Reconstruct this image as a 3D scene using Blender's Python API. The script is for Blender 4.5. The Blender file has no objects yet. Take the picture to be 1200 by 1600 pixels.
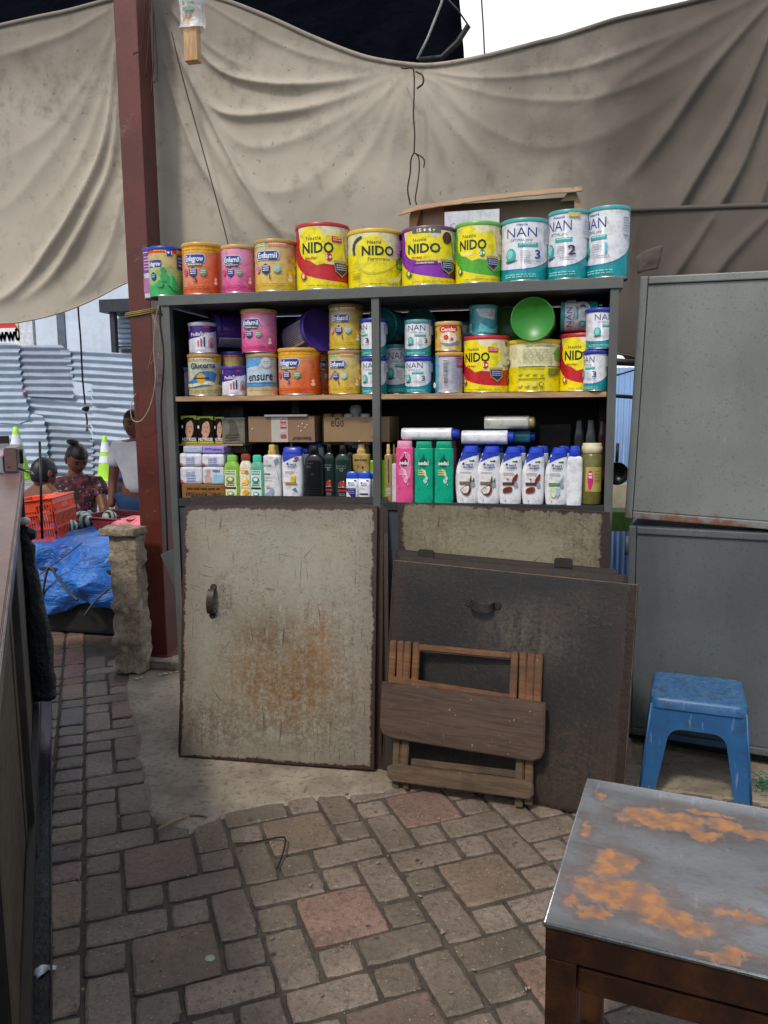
import bpy, bmesh, random
import numpy as np
from math import *
from mathutils import Vector, Matrix, noise
S = bpy.context.scene
C = S.collection
R = radians
random.seed(7)

# ---------------------------------------------------------------- camera
CH, YAW, PITCH, ROLL, FPX = 1.3, R(12), R(7.7), R(.47), 1200.0
fwd = np.array([-sin(YAW)*cos(PITCH), cos(YAW)*cos(PITCH), -sin(PITCH)])
_r = np.array([cos(YAW), sin(YAW), 0.]); _u = np.cross(_r, fwd)
rgt = _r*cos(ROLL)-_u*sin(ROLL); upv = _u*cos(ROLL)+_r*sin(ROLL)
cam = bpy.data.objects.new('camera', bpy.data.cameras.new('camera')); C.objects.link(cam)
cam.matrix_world = Matrix(((rgt[0], upv[0], -fwd[0], 0), (rgt[1], upv[1], -fwd[1], 0), (rgt[2], upv[2], -fwd[2], CH), (0, 0, 0, 1)))
cam.data.sensor_fit = 'VERTICAL'; cam.data.sensor_height = 36; cam.data.lens = 36*FPX/1600
cam.data.clip_start = .02; cam.data.clip_end = 2000
S.camera = cam
# ---------------------------------------------------------------- sky and sun
w = bpy.data.worlds.new('World'); S.world = w; w.use_nodes = True
nt = w.node_tree; nt.nodes.clear()
sky = nt.nodes.new('ShaderNodeTexSky'); sky.sky_type = 'NISHITA'; sky.sun_disc = False
SUN_TRAVEL = Vector((.34, 1.0, -1.42)).normalized()
SUN_EL = asin(-SUN_TRAVEL.z)
sky.sun_elevation = SUN_EL; sky.sun_rotation = atan2(-SUN_TRAVEL.x, -SUN_TRAVEL.y)
sky.air_density = 1.2; sky.dust_density = 3.0; sky.ozone_density = 1.0
# bright cloud bank low over the street side, clear sky elsewhere
tc = nt.nodes.new('ShaderNodeTexCoord'); nz = nt.nodes.new('ShaderNodeTexNoise'); nz.inputs['Scale'].default_value = 2.2; nz.inputs['Detail'].default_value = 6
dp = nt.nodes.new('ShaderNodeVectorMath'); dp.operation = 'DOT_PRODUCT'; dp.inputs[1].default_value = Vector((.15, .88, .42)).normalized()
ad = nt.nodes.new('ShaderNodeMath'); ad.operation = 'MULTIPLY_ADD'; ad.inputs[1].default_value = .5
mr = nt.nodes.new('ShaderNodeMapRange'); mr.inputs[1].default_value = .72; mr.inputs[2].default_value = 1.05; mr.inputs[3].default_value = .0; mr.inputs[4].default_value = 1
mx = nt.nodes.new('ShaderNodeMix'); mx.data_type = 'RGBA'; mx.inputs[7].default_value = (8.2, 8.5, 9.0, 1)
nt.links.new(tc.outputs['Generated'], nz.inputs['Vector']); nt.links.new(tc.outputs['Generated'], dp.inputs[0]); nt.links.new(nz.outputs[0], ad.inputs[0]); nt.links.new(dp.outputs['Value'], ad.inputs[2])
nt.links.new(ad.outputs[0], mr.inputs[0]); nt.links.new(mr.outputs[0], mx.inputs[0]); nt.links.new(sky.outputs[0], mx.inputs[6])
bg = nt.nodes.new('ShaderNodeBackground'); bg.inputs['Strength'].default_value = .15
wo = nt.nodes.new('ShaderNodeOutputWorld')
nt.links.new(mx.outputs[2], bg.inputs[0]); nt.links.new(bg.outputs[0], wo.inputs[0])
sl = bpy.data.lights.new('sun', 'SUN'); sl.energy = 2.0; sl.angle = R(6); sl.color = (1, .935, .84)
so = bpy.data.objects.new('sun', sl); C.objects.link(so)
so.rotation_euler = SUN_TRAVEL.to_track_quat('-Z', 'Y').to_euler()
S.view_settings.view_transform = 'Standard'; S.view_settings.look = 'None'
S.view_settings.exposure = 0; S.view_settings.gamma = 1

# ---------------------------------------------------------------- helpers
def ray(x, y): return fwd + rgt*(x-600)/FPX - upv*(y-800)/FPX
O3 = np.array([0, 0, CH])
def PY(x, y, Y): d = ray(x, y); return Vector(O3+d*Y/d[1])
def PZ(x, y, Z): d = ray(x, y); return Vector(O3+d*(Z-CH)/d[2])
def PN(x, y, o, n):
    d = Vector(ray(x, y)); o = Vector(o); n = Vector(n); c = Vector(O3); return c+d*((o-c).dot(n)/d.dot(n))
def lin(h):
    if not isinstance(h, str): return tuple(h[:3])
    h = h.lstrip('#'); o = []
    for i in (0, 2, 4):
        c = int(h[i:i+2], 16)/255; o.append(c/12.92 if c <= .04045 else ((c+.055)/1.055)**2.4)
    return tuple(o)

class NG:
    """small wrapper for material nodes"""
    def __init__(s, name):
        s.m = bpy.data.materials.new(name); s.m.use_nodes = True; s.t = s.m.node_tree; s.t.nodes.clear()
        s.out = s.n('ShaderNodeOutputMaterial'); s.p = s.n('ShaderNodeBsdfPrincipled')
        s.t.links.new(s.p.outputs[0], s.out.inputs[0])
    def n(s, k, **kw):
        x = s.t.nodes.new(k)
        for a, b in kw.items(): setattr(x, a, b)
        return x
    def put(s, sock, v):
        if hasattr(v, 'links') or hasattr(v, 'is_linked'): s.t.links.new(v, sock)
        elif isinstance(v, (int, float)):
            try: sock.default_value = v
            except Exception: sock.default_value = (v, v, v, 1)
        else:
            v = tuple(v); sock.default_value = v if len(v) == len(sock.default_value) else (v+(1,))[:len(sock.default_value)]
    def coord(s, k='Object', scale=(1, 1, 1)):
        c = s.n('ShaderNodeTexCoord').outputs[k]
        if scale == (1, 1, 1): return c
        m = s.n('ShaderNodeMapping'); s.put(m.inputs[0], c); m.inputs['Scale'].default_value = scale; return m.outputs[0]
    def noise(s, vec, scale, detail=6, rough=.6, dist=0):
        x = s.n('ShaderNodeTexNoise'); s.put(x.inputs['Vector'], vec); s.put(x.inputs['Scale'], scale)
        x.inputs['Detail'].default_value = detail; x.inputs['Roughness'].default_value = rough; x.inputs['Distortion'].default_value = dist
        return x.outputs[0]
    def vor(s, vec, scale, feat='F1', out=0):
        x = s.n('ShaderNodeTexVoronoi'); x.feature = feat; s.put(x.inputs['Vector'], vec); s.put(x.inputs['Scale'], scale); return x.outputs[out]
    def ma(s, op, a, b=0, c=None, clamp=False):
        x = s.n('ShaderNodeMath', operation=op); x.use_clamp = clamp; s.put(x.inputs[0], a); s.put(x.inputs[1], b)
        if c is not None: s.put(x.inputs[2], c)
        return x.outputs[0]
    def ss(s, v, lo, hi):
        x = s.n('ShaderNodeMapRange'); x.interpolation_type = 'SMOOTHSTEP'; s.put(x.inputs[0], v)
        x.inputs[1].default_value = lo; x.inputs[2].default_value = hi; return x.outputs[0]
    def mix(s, f, a, b, mode='MIX'):
        x = s.n('ShaderNodeMix'); x.data_type = 'RGBA'; x.blend_type = mode
        s.put(x.inputs[0], f); s.put(x.inputs[6], a); s.put(x.inputs[7], b); return x.outputs[2]
    def sep(s, v):
        x = s.n('ShaderNodeSeparateXYZ'); s.put(x.inputs[0], v); return x.outputs
    def warp(s, v, amt, scale, detail=5):
        x = s.n('ShaderNodeTexNoise'); s.put(x.inputs['Vector'], v); x.inputs['Scale'].default_value = scale; x.inputs['Detail'].default_value = detail; x.inputs['Roughness'].default_value = .65
        a = s.n('ShaderNodeVectorMath', operation='SUBTRACT'); s.put(a.inputs[0], x.outputs[1]); a.inputs[1].default_value = (.5, .5, .5)
        b = s.n('ShaderNodeVectorMath', operation='MULTIPLY_ADD'); s.put(b.inputs[0], a.outputs[0]); b.inputs[1].default_value = (amt, amt, amt); s.put(b.inputs[2], v); return b.outputs[0]
    def bump(s, h, st=.3, dist=.01):
        x = s.n('ShaderNodeBump'); x.inputs['Strength'].default_value = st; x.inputs['Distance'].default_value = dist
        s.put(x.inputs['Height'], h); s.put(s.p.inputs['Normal'], x.outputs[0])
    def set(s, **k):
        for a, b in k.items():
            s.put(s.p.inputs[{'col': 'Base Color', 'rough': 'Roughness', 'metal': 'Metallic', 'coat': 'Coat Weight', 'trans': 'Transmission Weight', 'alpha': 'Alpha', 'sheen': 'Sheen Weight', 'spec': 'Specular IOR Level'}[a]], b)
        return s.m
_mc = {}
def M(col, rough=.5, metal=0, var=.25, vs=9, bump=.15, bs=60, name=None, **kw):
    """generic procedural material: colour broken up by two noises, uneven gloss and a light bump"""
    key = (str(col), rough, metal, var, vs, bump, bs)
    if key in _mc: return _mc[key]
    g = NG(name or 'mat_%d' % len(_mc)); c = lin(col); v = g.coord()
    n1 = g.noise(v, vs, 8); n2 = g.noise(v, vs*7.3, 4)
    f = g.ma('ADD', g.ma('MULTIPLY', n1, .7), g.ma('MULTIPLY', n2, .3))
    f = g.ss(f, .35, .65)
    g.set(col=g.mix(f, tuple(x*(1-var) for x in c), tuple(min(1, x*(1+var*.5)) for x in c)), rough=g.ma('ADD', g.ma('MULTIPLY', n2, .2), rough-.1), metal=metal, **kw)
    if bump: g.bump(g.noise(v, bs, 5), bump, .004)
    _mc[key] = g.m
    return g.m

def me_obj(name, bm, mat=None, parent=None, smooth=False, mats=None):
    me = bpy.data.meshes.new(name); bm.to_mesh(me); bm.free()
    for m in (mats or [mat]):
        if m: me.materials.append(m)
    if smooth:
        me.polygons.foreach_set('use_smooth', [True]*len(me.polygons))
        if smooth != 'all': me.set_sharp_from_angle(angle=R(smooth if smooth is not True else 35))
    o = bpy.data.objects.new(name, me); C.objects.link(o)
    if parent: o.parent = parent
    return o
def empty(name, loc=(0, 0, 0), rz=0, mat=None):
    o = bpy.data.objects.new(name, None); C.objects.link(o); o.empty_display_size = .05
    if mat is not None: o.matrix_world = mat
    else: o.location = loc; o.rotation_euler = (0, 0, rz)
    return o
def tag(o, label, cat, group=None):
    o['label'] = label; o['category'] = cat
    if group: o['group'] = group
    return o
def struct(o): o['kind'] = 'structure'; return o
def frame(o, x, up):
    """matrix from origin, x direction, up direction (z); front is -y"""
    x = Vector(x).normalized(); z = Vector(up); z = (z-x*z.dot(x)).normalized(); y = z.cross(x); o = Vector(o)
    return Matrix(((x.x, y.x, z.x, o.x), (x.y, y.y, z.y, o.y), (x.z, y.z, z.z, o.z), (0, 0, 0, 1)))
def box(bm, x0, x1, y0, y1, z0, z1, bev=0, mi=0, mtx=None):
    r = bmesh.ops.create_cube(bm, size=1, matrix=Matrix.Translation(((x0+x1)/2, (y0+y1)/2, (z0+z1)/2)) @ Matrix.Diagonal((abs(x1-x0), abs(y1-y0), abs(z1-z0), 1)))
    vs = r['verts']
    if bev:
        es = list({e for v in vs for e in v.link_edges})
        rr = bmesh.ops.bevel(bm, geom=es, offset=bev, segments=2, affect='EDGES', profile=.6)
        vs = list({v for f in rr['faces'] for v in f.verts} | {v for v in vs if v.is_valid})
    for f in {f for v in vs if v.is_valid for f in v.link_faces}: f.material_index = mi
    if mtx is not None: bmesh.ops.transform(bm, matrix=mtx, verts=[v for v in vs if v.is_valid])
    return vs
def tube(bm, pts, r, seg=8, cap=True, mi=0):
    """swept tube; r a number or a list"""
    pts = [Vector(p) for p in pts]; n = len(pts); rs = r if isinstance(r, (list, tuple)) else [r]*n
    rings = []; ref = None
    for i, p in enumerate(pts):
        t = (pts[min(i+1, n-1)]-pts[max(i-1, 0)]).normalized()
        if ref is None: ref = Vector((0, 0, 1)) if abs(t.z) < .9 else Vector((1, 0, 0))
        a = (ref-t*ref.dot(t)).normalized(); b = t.cross(a); ref = a
        rings.append([bm.verts.new(p+(a*cos(2*pi*k/seg)+b*sin(2*pi*k/seg))*rs[i]) for k in range(seg)])
    for i in range(n-1):
        for k in range(seg):
            f = bm.faces.new((rings[i][k], rings[i][(k+1) % seg], rings[i+1][(k+1) % seg], rings[i+1][k])); f.material_index = mi; f.smooth = True
    if cap:
        bm.faces.new(list(reversed(rings[0]))).material_index = mi; bm.faces.new(rings[-1]).material_index = mi
def catmull(pts, n=8):
    P = [Vector(p) for p in pts]; P = [P[0]*2-P[1]]+P+[P[-1]*2-P[-2]]; o = []
    for i in range(1, len(P)-2):
        for k in range(n):
            t = k/n; a, b, c, d = P[i-1:i+3]
            o.append(.5*((2*b)+(c-a)*t+(2*a-5*b+4*c-d)*t*t+(3*b-a-3*c+d)*t**3))
    o.append(P[-2]); return o
def c2(pts, n=6): return [(p.x, p.y) for p in catmull([(a, b, 0) for a, b in pts], n)]
def lathe(bm, prof, seg=32, mi=0, cx=0, cy=0):
    """profile [(r,z)] revolved; closes ends when r==0"""
    rings = []
    for r, z in prof:
        rings.append([bm.verts.new((cx, cy, z))] if r < 1e-6 else [bm.verts.new((cx+r*sin(2*pi*k/seg), cy-r*cos(2*pi*k/seg), z)) for k in range(seg)])
    for a, b in zip(rings, rings[1:]):
        for k in range(seg):
            k2 = (k+1) % seg
            if len(a) == 1 and len(b) == 1: continue
            if len(a) == 1: f = bm.faces.new((a[0], b[k2], b[k]))
            elif len(b) == 1: f = bm.faces.new((a[k], a[k2], b[0]))
            else: f = bm.faces.new((a[k], a[k2], b[k2], b[k]))
            f.material_index = mi; f.smooth = True
    return rings
def prism(bm, poly, y0, y1, mi=0, bev=0):
    """polygon [(x,z)] extruded from y0 to y1"""
    a = [bm.verts.new((x, y0, z)) for x, z in poly]; b = [bm.verts.new((x, y1, z)) for x, z in poly]; n = len(a)
    fs = [bm.faces.new(a), bm.faces.new(list(reversed(b)))]
    for i in range(n): fs.append(bm.faces.new((a[i], b[i], b[(i+1) % n], a[(i+1) % n])))
    for f in fs: f.material_index = mi
    bmesh.ops.recalc_face_normals(bm, faces=fs)
    if bev: bmesh.ops.bevel(bm, geom=[e for e in fs[0].edges]+[e for e in fs[1].edges], offset=bev, segments=2, affect='EDGES')
def rrect(x0, x1, z0, z1, r, n=5, corners='1111'):
    o = []
    for (cx, cz, a, on) in ((x1-r, z0+r, -90, corners[0]), (x1-r, z1-r, 0, corners[1]), (x0+r, z1-r, 90, corners[2]), (x0+r, z0+r, 180, corners[3])):
        if on == '1': o += [(cx+r*cos(R(a+90*k/n)), cz+r*sin(R(a+90*k/n))) for k in range(n+1)]
        else: o.append((cx+(r if a in (-90, 0) else -r), cz+(r if a in (0, 90) else -r)))
    return o
def fbm(p, o=4, s=1.0):
    v = 0; a = 1; f = s
    for _ in range(o): v += a*noise.noise(Vector(p)*f); a *= .5; f *= 2.03
    return v
def warp(bm, amp, s, o=3, only=None):
    bm.normal_update()
    for v in (only or bm.verts): v.co += v.normal*amp*fbm(v.co+Vector((3.1, 1.7, 9.2)), o, s)

# ---------------------------------------------------------------- printed packaging
_txt = {}
def text_mesh(s, off):
    k = (s, off)
    if k in _txt: return _txt[k]
    cu = bpy.data.curves.new('t', 'FONT'); cu.body = s; cu.size = 1; cu.resolution_u = 2; cu.offset = off
    o = bpy.data.objects.new('t', cu); C.objects.link(o); bpy.context.view_layer.update()
    me = bpy.data.meshes.new_from_object(o.evaluated_get(bpy.context.evaluated_depsgraph_get()))
    vs = [(v.co.x, v.co.y) for v in me.vertices]; fs = [tuple(p.vertices) for p in me.polygons]
    bpy.data.objects.remove(o); bpy.data.curves.remove(cu); bpy.data.meshes.remove(me)
    xs = [v[0] for v in vs]; x0, x1 = min(xs), max(xs)
    vs = [((x-(x0+x1)/2)/.70, y/.70-.5) for x, y in vs]
    _txt[k] = (vs, fs, (x1-x0)/.70); return _txt[k]
class Cv:
    def __init__(s, sx, sy, kx=1, ox=0): s.sx, s.sy, s.sh, s.l, s.kx, s.ox = sx, sy, [], 0, kx, ox
    def _a(s, v, f, c): s.sh.append((([((a*s.kx+s.ox)*s.sx, b*s.sy) for a, b in v]), f, lin(c), s.l)); s.l += 1; return s
    def poly(s, pts, c): return s._a(pts, [tuple(range(len(pts)))], c)
    def rect(s, x0, x1, y0, y1, c): return s.poly([(x0, y0), (x1, y0), (x1, y1), (x0, y1)], c)
    def ell(s, x, y, rx, ry, c, n=28, a0=0): return s.poly([(x+rx*cos(2*pi*k/n+a0), y+ry*sin(2*pi*k/n+a0)) for k in range(n)], c)
    def hexa(s, x, y, rx, ry, c): return s.ell(x, y, rx, ry, c, 6, pi/2)
    def text(s, t, x, y, h, c, w=None, b=.01, slant=0, rot=0, ox=0):
        vs, fs, asp = text_mesh(t, b); hh = h*s.sy; ww = (w*s.sx/asp if w else hh)
        o = []
        for a, q in vs:
            X, Y = a*ww+q*hh*slant, q*hh
            if rot: X, Y = X*cos(rot)-Y*sin(rot), X*sin(rot)+Y*cos(rot)
            o.append((x+X/s.sx, y+Y/s.sy))
        return s._a(o, fs, c)
    def lines(s, x0, x1, y, dy, n, h, c, seed=1):
        """rows of small illegible print"""
        r = random.Random(seed)
        for i in range(n):
            x = x0
            while x < x1-.02*(x1-x0):
                wd = r.uniform(.08, .22)*(x1-x0); s.l -= 0
                s.rect(x, min(x1, x+wd), y-i*dy, y-i*dy+h, c); s.l -= 1; x += wd+.035*(x1-x0)
            s.l += 1
        return s
PRINT = None
def print_mat():
    global PRINT
    if PRINT: return PRINT
    g = NG('printed_surface'); a = g.n('ShaderNodeAttribute'); a.attribute_name = 'Col'
    v = g.coord(); n = g.noise(v, 40, 5)
    g.set(col=g.mix(g.ss(n, .4, .75), a.outputs[0], g.mix(.35, a.outputs[0], (.0, .0, .0))), rough=g.ma('ADD', g.ma('MULTIPLY', n, .3), .06))
    g.bump(g.noise(v, 30, 3), .06, .003); PRINT = g.m; return PRINT
def stamp(bm, L, cv, mapf, xs, ys=()):
    """cut the flat shapes of cv into strips and wrap them with mapf(x, y, layer)"""
    b = bmesh.new(); bl = b.loops.layers.float_color.new('Col')
    for vs, fs, c, l in cv.sh:
        V = [b.verts.new((x, y, l*.001)) for x, y in vs]
        for f in fs:
            try: F = b.faces.new([V[i] for i in f])
            except ValueError: continue
            for lp in F.loops: lp[bl] = (*c, 1)
    for x in xs: bmesh.ops.bisect_plane(b, geom=b.verts[:]+b.edges[:]+b.faces[:], plane_co=(x, 0, 0), plane_no=(1, 0, 0))
    for y in ys: bmesh.ops.bisect_plane(b, geom=b.verts[:]+b.edges[:]+b.faces[:], plane_co=(0, y, 0), plane_no=(0, 1, 0))
    b.normal_update(); bmesh.ops.triangulate(b, faces=b.faces[:])
    nv = {v: bm.verts.new(mapf(v.co.x, v.co.y, v.co.z/.001)) for v in b.verts}
    for f in b.faces:
        ok = f.normal.z >= 0; vv = [nv[v] for v in f.verts]
        try: F = bm.faces.new(vv if ok else vv[::-1])
        except ValueError: continue
        F.smooth = True
        for lp, ol in zip(F.loops, f.loops if ok else list(f.loops)[::-1]): lp[L] = ol[bl]
    b.free()
LAY = .00028
SEG = 64
RIM = None
def make_can(name, Rr, H, design, lid, parent_m=None, lid_h=.012, loc=(0, 0, 0), rz=0, mtx=None, base=None, rim=True):
    """tin: printed body, plastic lid, steel seam ring"""
    root = empty(name, loc, rz, mtx); bm = bmesh.new(); L = bm.loops.layers.float_color.new('Col')
    kx, ox = getattr(design, 'fit', (1.2, 0)); cv = Cv(Rr, H, kx, ox); colf = design(cv)
    zs = [0, .004/H]+[i/10 for i in range(1, 10)]+[1-lid_h/H]
    ring = lathe(bm, [(Rr, z*H) for z in zs], SEG)
    lathe(bm, [(0, .003), (Rr-.002, .003)], SEG); lathe(bm, [(Rr, H-lid_h), (0, H-lid_h)], SEG)
    for f in bm.faces:
        for lp in f.loops:
            co = lp.vert.co; a = atan2(co.x, -co.y); lp[L] = (*lin(colf(a, co.z/H)), 1)
    da = 2*pi/SEG
    stamp(bm, L, cv, lambda x, y, l: ((Rr+LAY*(l+1))*sin(x/Rr), -(Rr+LAY*(l+1))*cos(x/Rr), y), [k*da*Rr for k in range(-26, 27)])
    me_obj('printed_body', bm, print_mat(), root)
    bm = bmesh.new(); e = Rr+.0022; z0 = H-lid_h
    lathe(bm, [(e-.0008, z0-.002), (e, z0), (e, H-.0015), (e-.0015, H), (e-.005, H), (e-.0065, H-.004), (0, H-.004)], SEG)
    me_obj('lid', bm, M(lid, .35, var=.12, bump=0), root)
    if rim:
        bm = bmesh.new(); lathe(bm, [(Rr-.002, 0), (Rr+.0012, .0003), (Rr+.0016, .003), (Rr+.0002, .0048)], SEG)
        me_obj('seam_ring', bm, M('b8b8b4', .25, 1, var=.1, bump=0), root)
    return root
def sup(rx, ry, p, seg, k):
    a = 2*pi*k/seg; c, s_ = cos(a), sin(a)
    return (rx*copysign(abs(c)**(2/p), c), ry*copysign(abs(s_)**(2/p), s_))
def interp(prof, z):
    if z <= prof[0][0]: return prof[0][1:]
    for a, b in zip(prof, prof[1:]):
        if z <= b[0]:
            t = (z-a[0])/max(1e-9, b[0]-a[0]); return tuple(p+(q-p)*t for p, q in zip(a[1:], b[1:]))
    return prof[-1][1:]
def loft(bm, prof, p=2.6, seg=40, L=None, colf=None, caps=True):
    """prof [(z, cx, rx, ry)]"""
    rings = []
    for z, cx, rx, ry in prof:
        rings.append([bm.verts.new((cx+sup(rx, ry, p, seg, k)[0], sup(rx, ry, p, seg, k)[1], z)) for k in range(seg)])
    fs = []
    for a, b in zip(rings, rings[1:]):
        for k in range(seg):
            k2 = (k+1) % seg; f = bm.faces.new((a[k], a[k2], b[k2], b[k])); f.smooth = True; fs.append(f)
    if caps: fs += [bm.faces.new(rings[0][::-1]), bm.faces.new(rings[-1])]
    if L is not None:
        for f in fs:
            for lp in f.loops: lp[L] = (*lin(colf(lp.vert.co)), 1)
    return fs
def refine(prof, n=5):
    pts = catmull([(a[0], a[1], 0) for a in prof], n); q = catmull([(a[2], a[3], 0) for a in prof], n)
    return [(a.x, a.y, max(.002, b.x), max(.002, b.y)) for a, b in zip(pts, q)]
def make_bottle(name, W, H, T, prof, body, design=None, cap=None, capcol='#ffffff', p=2.6, loc=(0, 0, 0), rz=0, mtx=None, trans=0, smooth_prof=True, body_mat=None, cap_metal=0):
    """prof normalised [(z, cx, rx, ry)] of W/2,T/2,H; cap the same"""
    root = empty(name, loc, rz, mtx); bm = bmesh.new(); L = bm.loops.layers.float_color.new('Col')
    P = [(z*H, cx*W/2, rx*W/2, ry*T/2) for z, cx, rx, ry in prof]
    if smooth_prof: P = refine(P)
    loft(bm, P, p, 40, L, lambda co: body)
    if design:
        cv = Cv(W/2, H); design(cv)
        def mp(x, z, l):
            cx, rx, ry = interp(P, z); t = min(.995, abs(x-cx)/rx)
            return (cx+copysign(t, x-cx)*rx, -ry*(1-t**p)**(1/p)-.0005-LAY*(l+1), z)
        stamp(bm, L, cv, mp, [W/2*k/10 for k in range(-10, 11)], [H*k/24 for k in range(1, 24)])
    me_obj('printed_body', bm, body_mat or print_mat(), root)
    if cap:
        bm = bmesh.new(); Q = [(z*H, cx*W/2, rx*W/2, ry*T/2) for z, cx, rx, ry in cap]
        loft(bm, Q, 2.2 if p < 3 else 2.6, 32); me_obj('cap', bm, M(capcol, .28, cap_metal, var=.08, bump=0), root, smooth=40)
    return root
def make_pack(name, W, H, T, design, base, loc=(0, 0, 0), rz=0, mtx=None, soft=.004, part='printed_body', sidecol=None, amp=0):
    """box-shaped package with a printed front"""
    root = empty(name, loc, rz, mtx); bm = bmesh.new(); L = bm.loops.layers.float_color.new('Col')
    box(bm, -W/2, W/2, 0, T, 0, H, soft)
    for f in bm.faces:
        for lp in f.loops: lp[L] = (*lin(base), 1)
    if design:
        cv = Cv(W/2, H); design(cv); stamp(bm, L, cv, lambda x, y, l: (x, -.0004-LAY*l, y), ())
    if amp:
        for v in bm.verts: v.co += Vector((fbm(v.co, 2, 14), 0, fbm(v.co+Vector((5, 5, 5)), 2, 14)))*amp
    me_obj(part, bm, print_mat(), root); return root
# ---------------------------------------------------------------- ground, floor
D = 2.75                     # front face of the display shelf
ZT, ZM, ZB = 1.727, 1.350, .956
GZ = -.25
def stone_like(name, c1, c2, sc=6, bump=.5, rough=.75, spots=None):
    g = NG(name); v = g.coord(); n = g.noise(v, sc, 9, .65); n2 = g.noise(v, sc*9, 6, .7)
    c = g.mix(g.ss(n, .35, .65), c1, c2); c = g.mix(g.ss(n2, .5, .72), c, tuple(x*.55 for x in c1))
    if spots: c = g.mix(g.ss(g.vor(v, spots), .12, .05), c, (.02, .02, .02))
    g.set(col=c, rough=g.ma('ADD', g.ma('MULTIPLY', n2, .3), rough-.15)); g.bump(g.ma('ADD', n2, g.ma('MULTIPLY', n, .8)), bump, .012); return g.m
MORTAR = stone_like('damp_mortar', (.045, .037, .028), (.085, .07, .053), 8)
CONC = stone_like('worn_concrete', (.19, .16, .12), (.32, .275, .205), 5, .45, .62)
def street_mat():
    g = NG('street_stone'); v = g.coord(); n = g.noise(v, 1.2, 8); e = g.vor(v, 2.2, 'DISTANCE_TO_EDGE'); n2 = g.noise(v, 14, 6)
    c = g.mix(g.ss(n, .35, .65), (.22, .22, .23), (.36, .36, .38)); c = g.mix(g.ss(e, .06, .0), c, (.10, .10, .11))
    g.set(col=c, rough=.6); g.bump(g.ma('ADD', g.ss(e, 0, .1), g.ma('MULTIPLY', n2, .6)), .6, .05); return g.m
bm = bmesh.new(); v = [bm.verts.new(p) for p in ((-400, -400, GZ), (400, -400, GZ), (400, 800, GZ), (-400, 800, GZ))]; bm.faces.new(v)
struct(me_obj('street', bm, street_mat()))
bm = bmesh.new(); box(bm, -7, 3.2, -2.2, 4.35, GZ+.004, -.009); struct(me_obj('floor_bed', bm, MORTAR))

U = .1045; A33 = R(32.9); E1 = Vector((cos(A33), sin(A33), 0)); E2 = Vector((sin(A33), -cos(A33), 0))
ORG = Vector((-1.078, 1.897, 0))-E1*U-E2*U
def paver_mat():
    g = NG('concrete_pavers'); a = g.n('ShaderNodeAttribute'); a.attribute_name = 'Col'; v = g.coord()
    n = g.noise(v, 5, 8, .65); n2 = g.noise(v, 60, 6, .75); n3 = g.noise(v, 17, 5)
    c = g.mix(g.ss(n, .3, .7), g.mix(.45, a.outputs[0], (.04, .032, .022)), a.outputs[0])
    c = g.mix(g.ma('MULTIPLY', g.ss(n2, .46, .64), .6), c, (.06, .048, .034)); c = g.mix(g.ma('MULTIPLY', g.ss(g.noise(v, 1.3, 5), .45, .62), .35), c, (.07, .055, .04))
    c = g.mix(g.ma('MULTIPLY', g.ss(g.noise(v, 150, 2), .64, .74), .7), c, (.5, .47, .42))
    c = g.mix(g.ma('MULTIPLY', g.ss(g.vor(v, 13), .16, .11), g.ss(n3, .52, .6)), c, (.045, .04, .035))
    g.set(col=c, rough=g.ma('ADD', g.ma('MULTIPLY', n3, .35), .36)); g.bump(g.ma('ADD', n2, g.ma('MULTIPLY', n, .8)), .42, .007); return g.m
def paver(bm, L, i0, j0, ni, nj, col, rnd):
    gp = .0054; x0, x1, y0, y1 = i0*U+gp, (i0+ni)*U-gp, j0*U+gp, (j0+nj)*U-gp; st = .022
    dx, dy, dz = rnd.uniform(-.0015, .0015), rnd.uniform(-.0015, .0015), rnd.uniform(-.003, .001); r = .006
    def seg(a, b):
        n = max(2, int((Vector(b)-Vector(a)).length/st)); return [Vector(a).lerp(Vector(b), k/n) for k in range(n)]
    pts = seg((x0+r, y0), (x1-r, y0))+seg((x1, y0+r), (x1, y1-r))+seg((x1-r, y1), (x0+r, y1))+seg((x0, y1-r), (x0, y0+r))
    cx, cy = (x0+x1)/2, (y0+y1)/2; ring = []
    tx, ty = rnd.uniform(-.012, .012), rnd.uniform(-.012, .012)
    for z, ins in ((-.012, 0), (-.004, 0), (-.0008, .0025), (0, .007)):
        rr = []
        for p in pts:
            q = p.copy(); jit = 0 if ins == 0 else rnd.uniform(0, .0034)
            dr = Vector((cx-q.x, cy-q.y)); dr = Vector((copysign(1, dr.x) if abs(dr.x) > (x1-x0)/2-r-.002 else 0, copysign(1, dr.y) if abs(dr.y) > (y1-y0)/2-r-.002 else 0))
            q = q+dr*(ins+jit)+Vector((dx, dy)); wv = ORG+E1*q.x+E2*q.y
            zz = z+(dz+tx*(q.x-cx)+ty*(q.y-cy) if z > -.01 else 0)+(rnd.uniform(-.0008, .0004) if z > -.003 else 0)
            rr.append(bm.verts.new((wv.x, wv.y, zz)))
        ring.append(rr)
    fs = []; n = len(pts)
    for a, b in zip(ring, ring[1:]):
        for k in range(n): fs.append(bm.faces.new((a[k], b[k], b[(k+1) % n], a[(k+1) % n])))
    fs.append(bm.faces.new(ring[-1][::-1]))
    for f in fs:
        for lp in f.loops: lp[L] = (*col, 1)
bm = bmesh.new(); L = bm.loops.layers.float_color.new('Col'); rnd = random.Random(4)
reds = ['#9c7d6f', '#947668', '#9d7f6e', '#8f786b']; grays = ['#928373', '#9a897a', '#8b7d6d', '#9e8c7c', '#948576', '#857766', '#9f8e7e']
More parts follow.
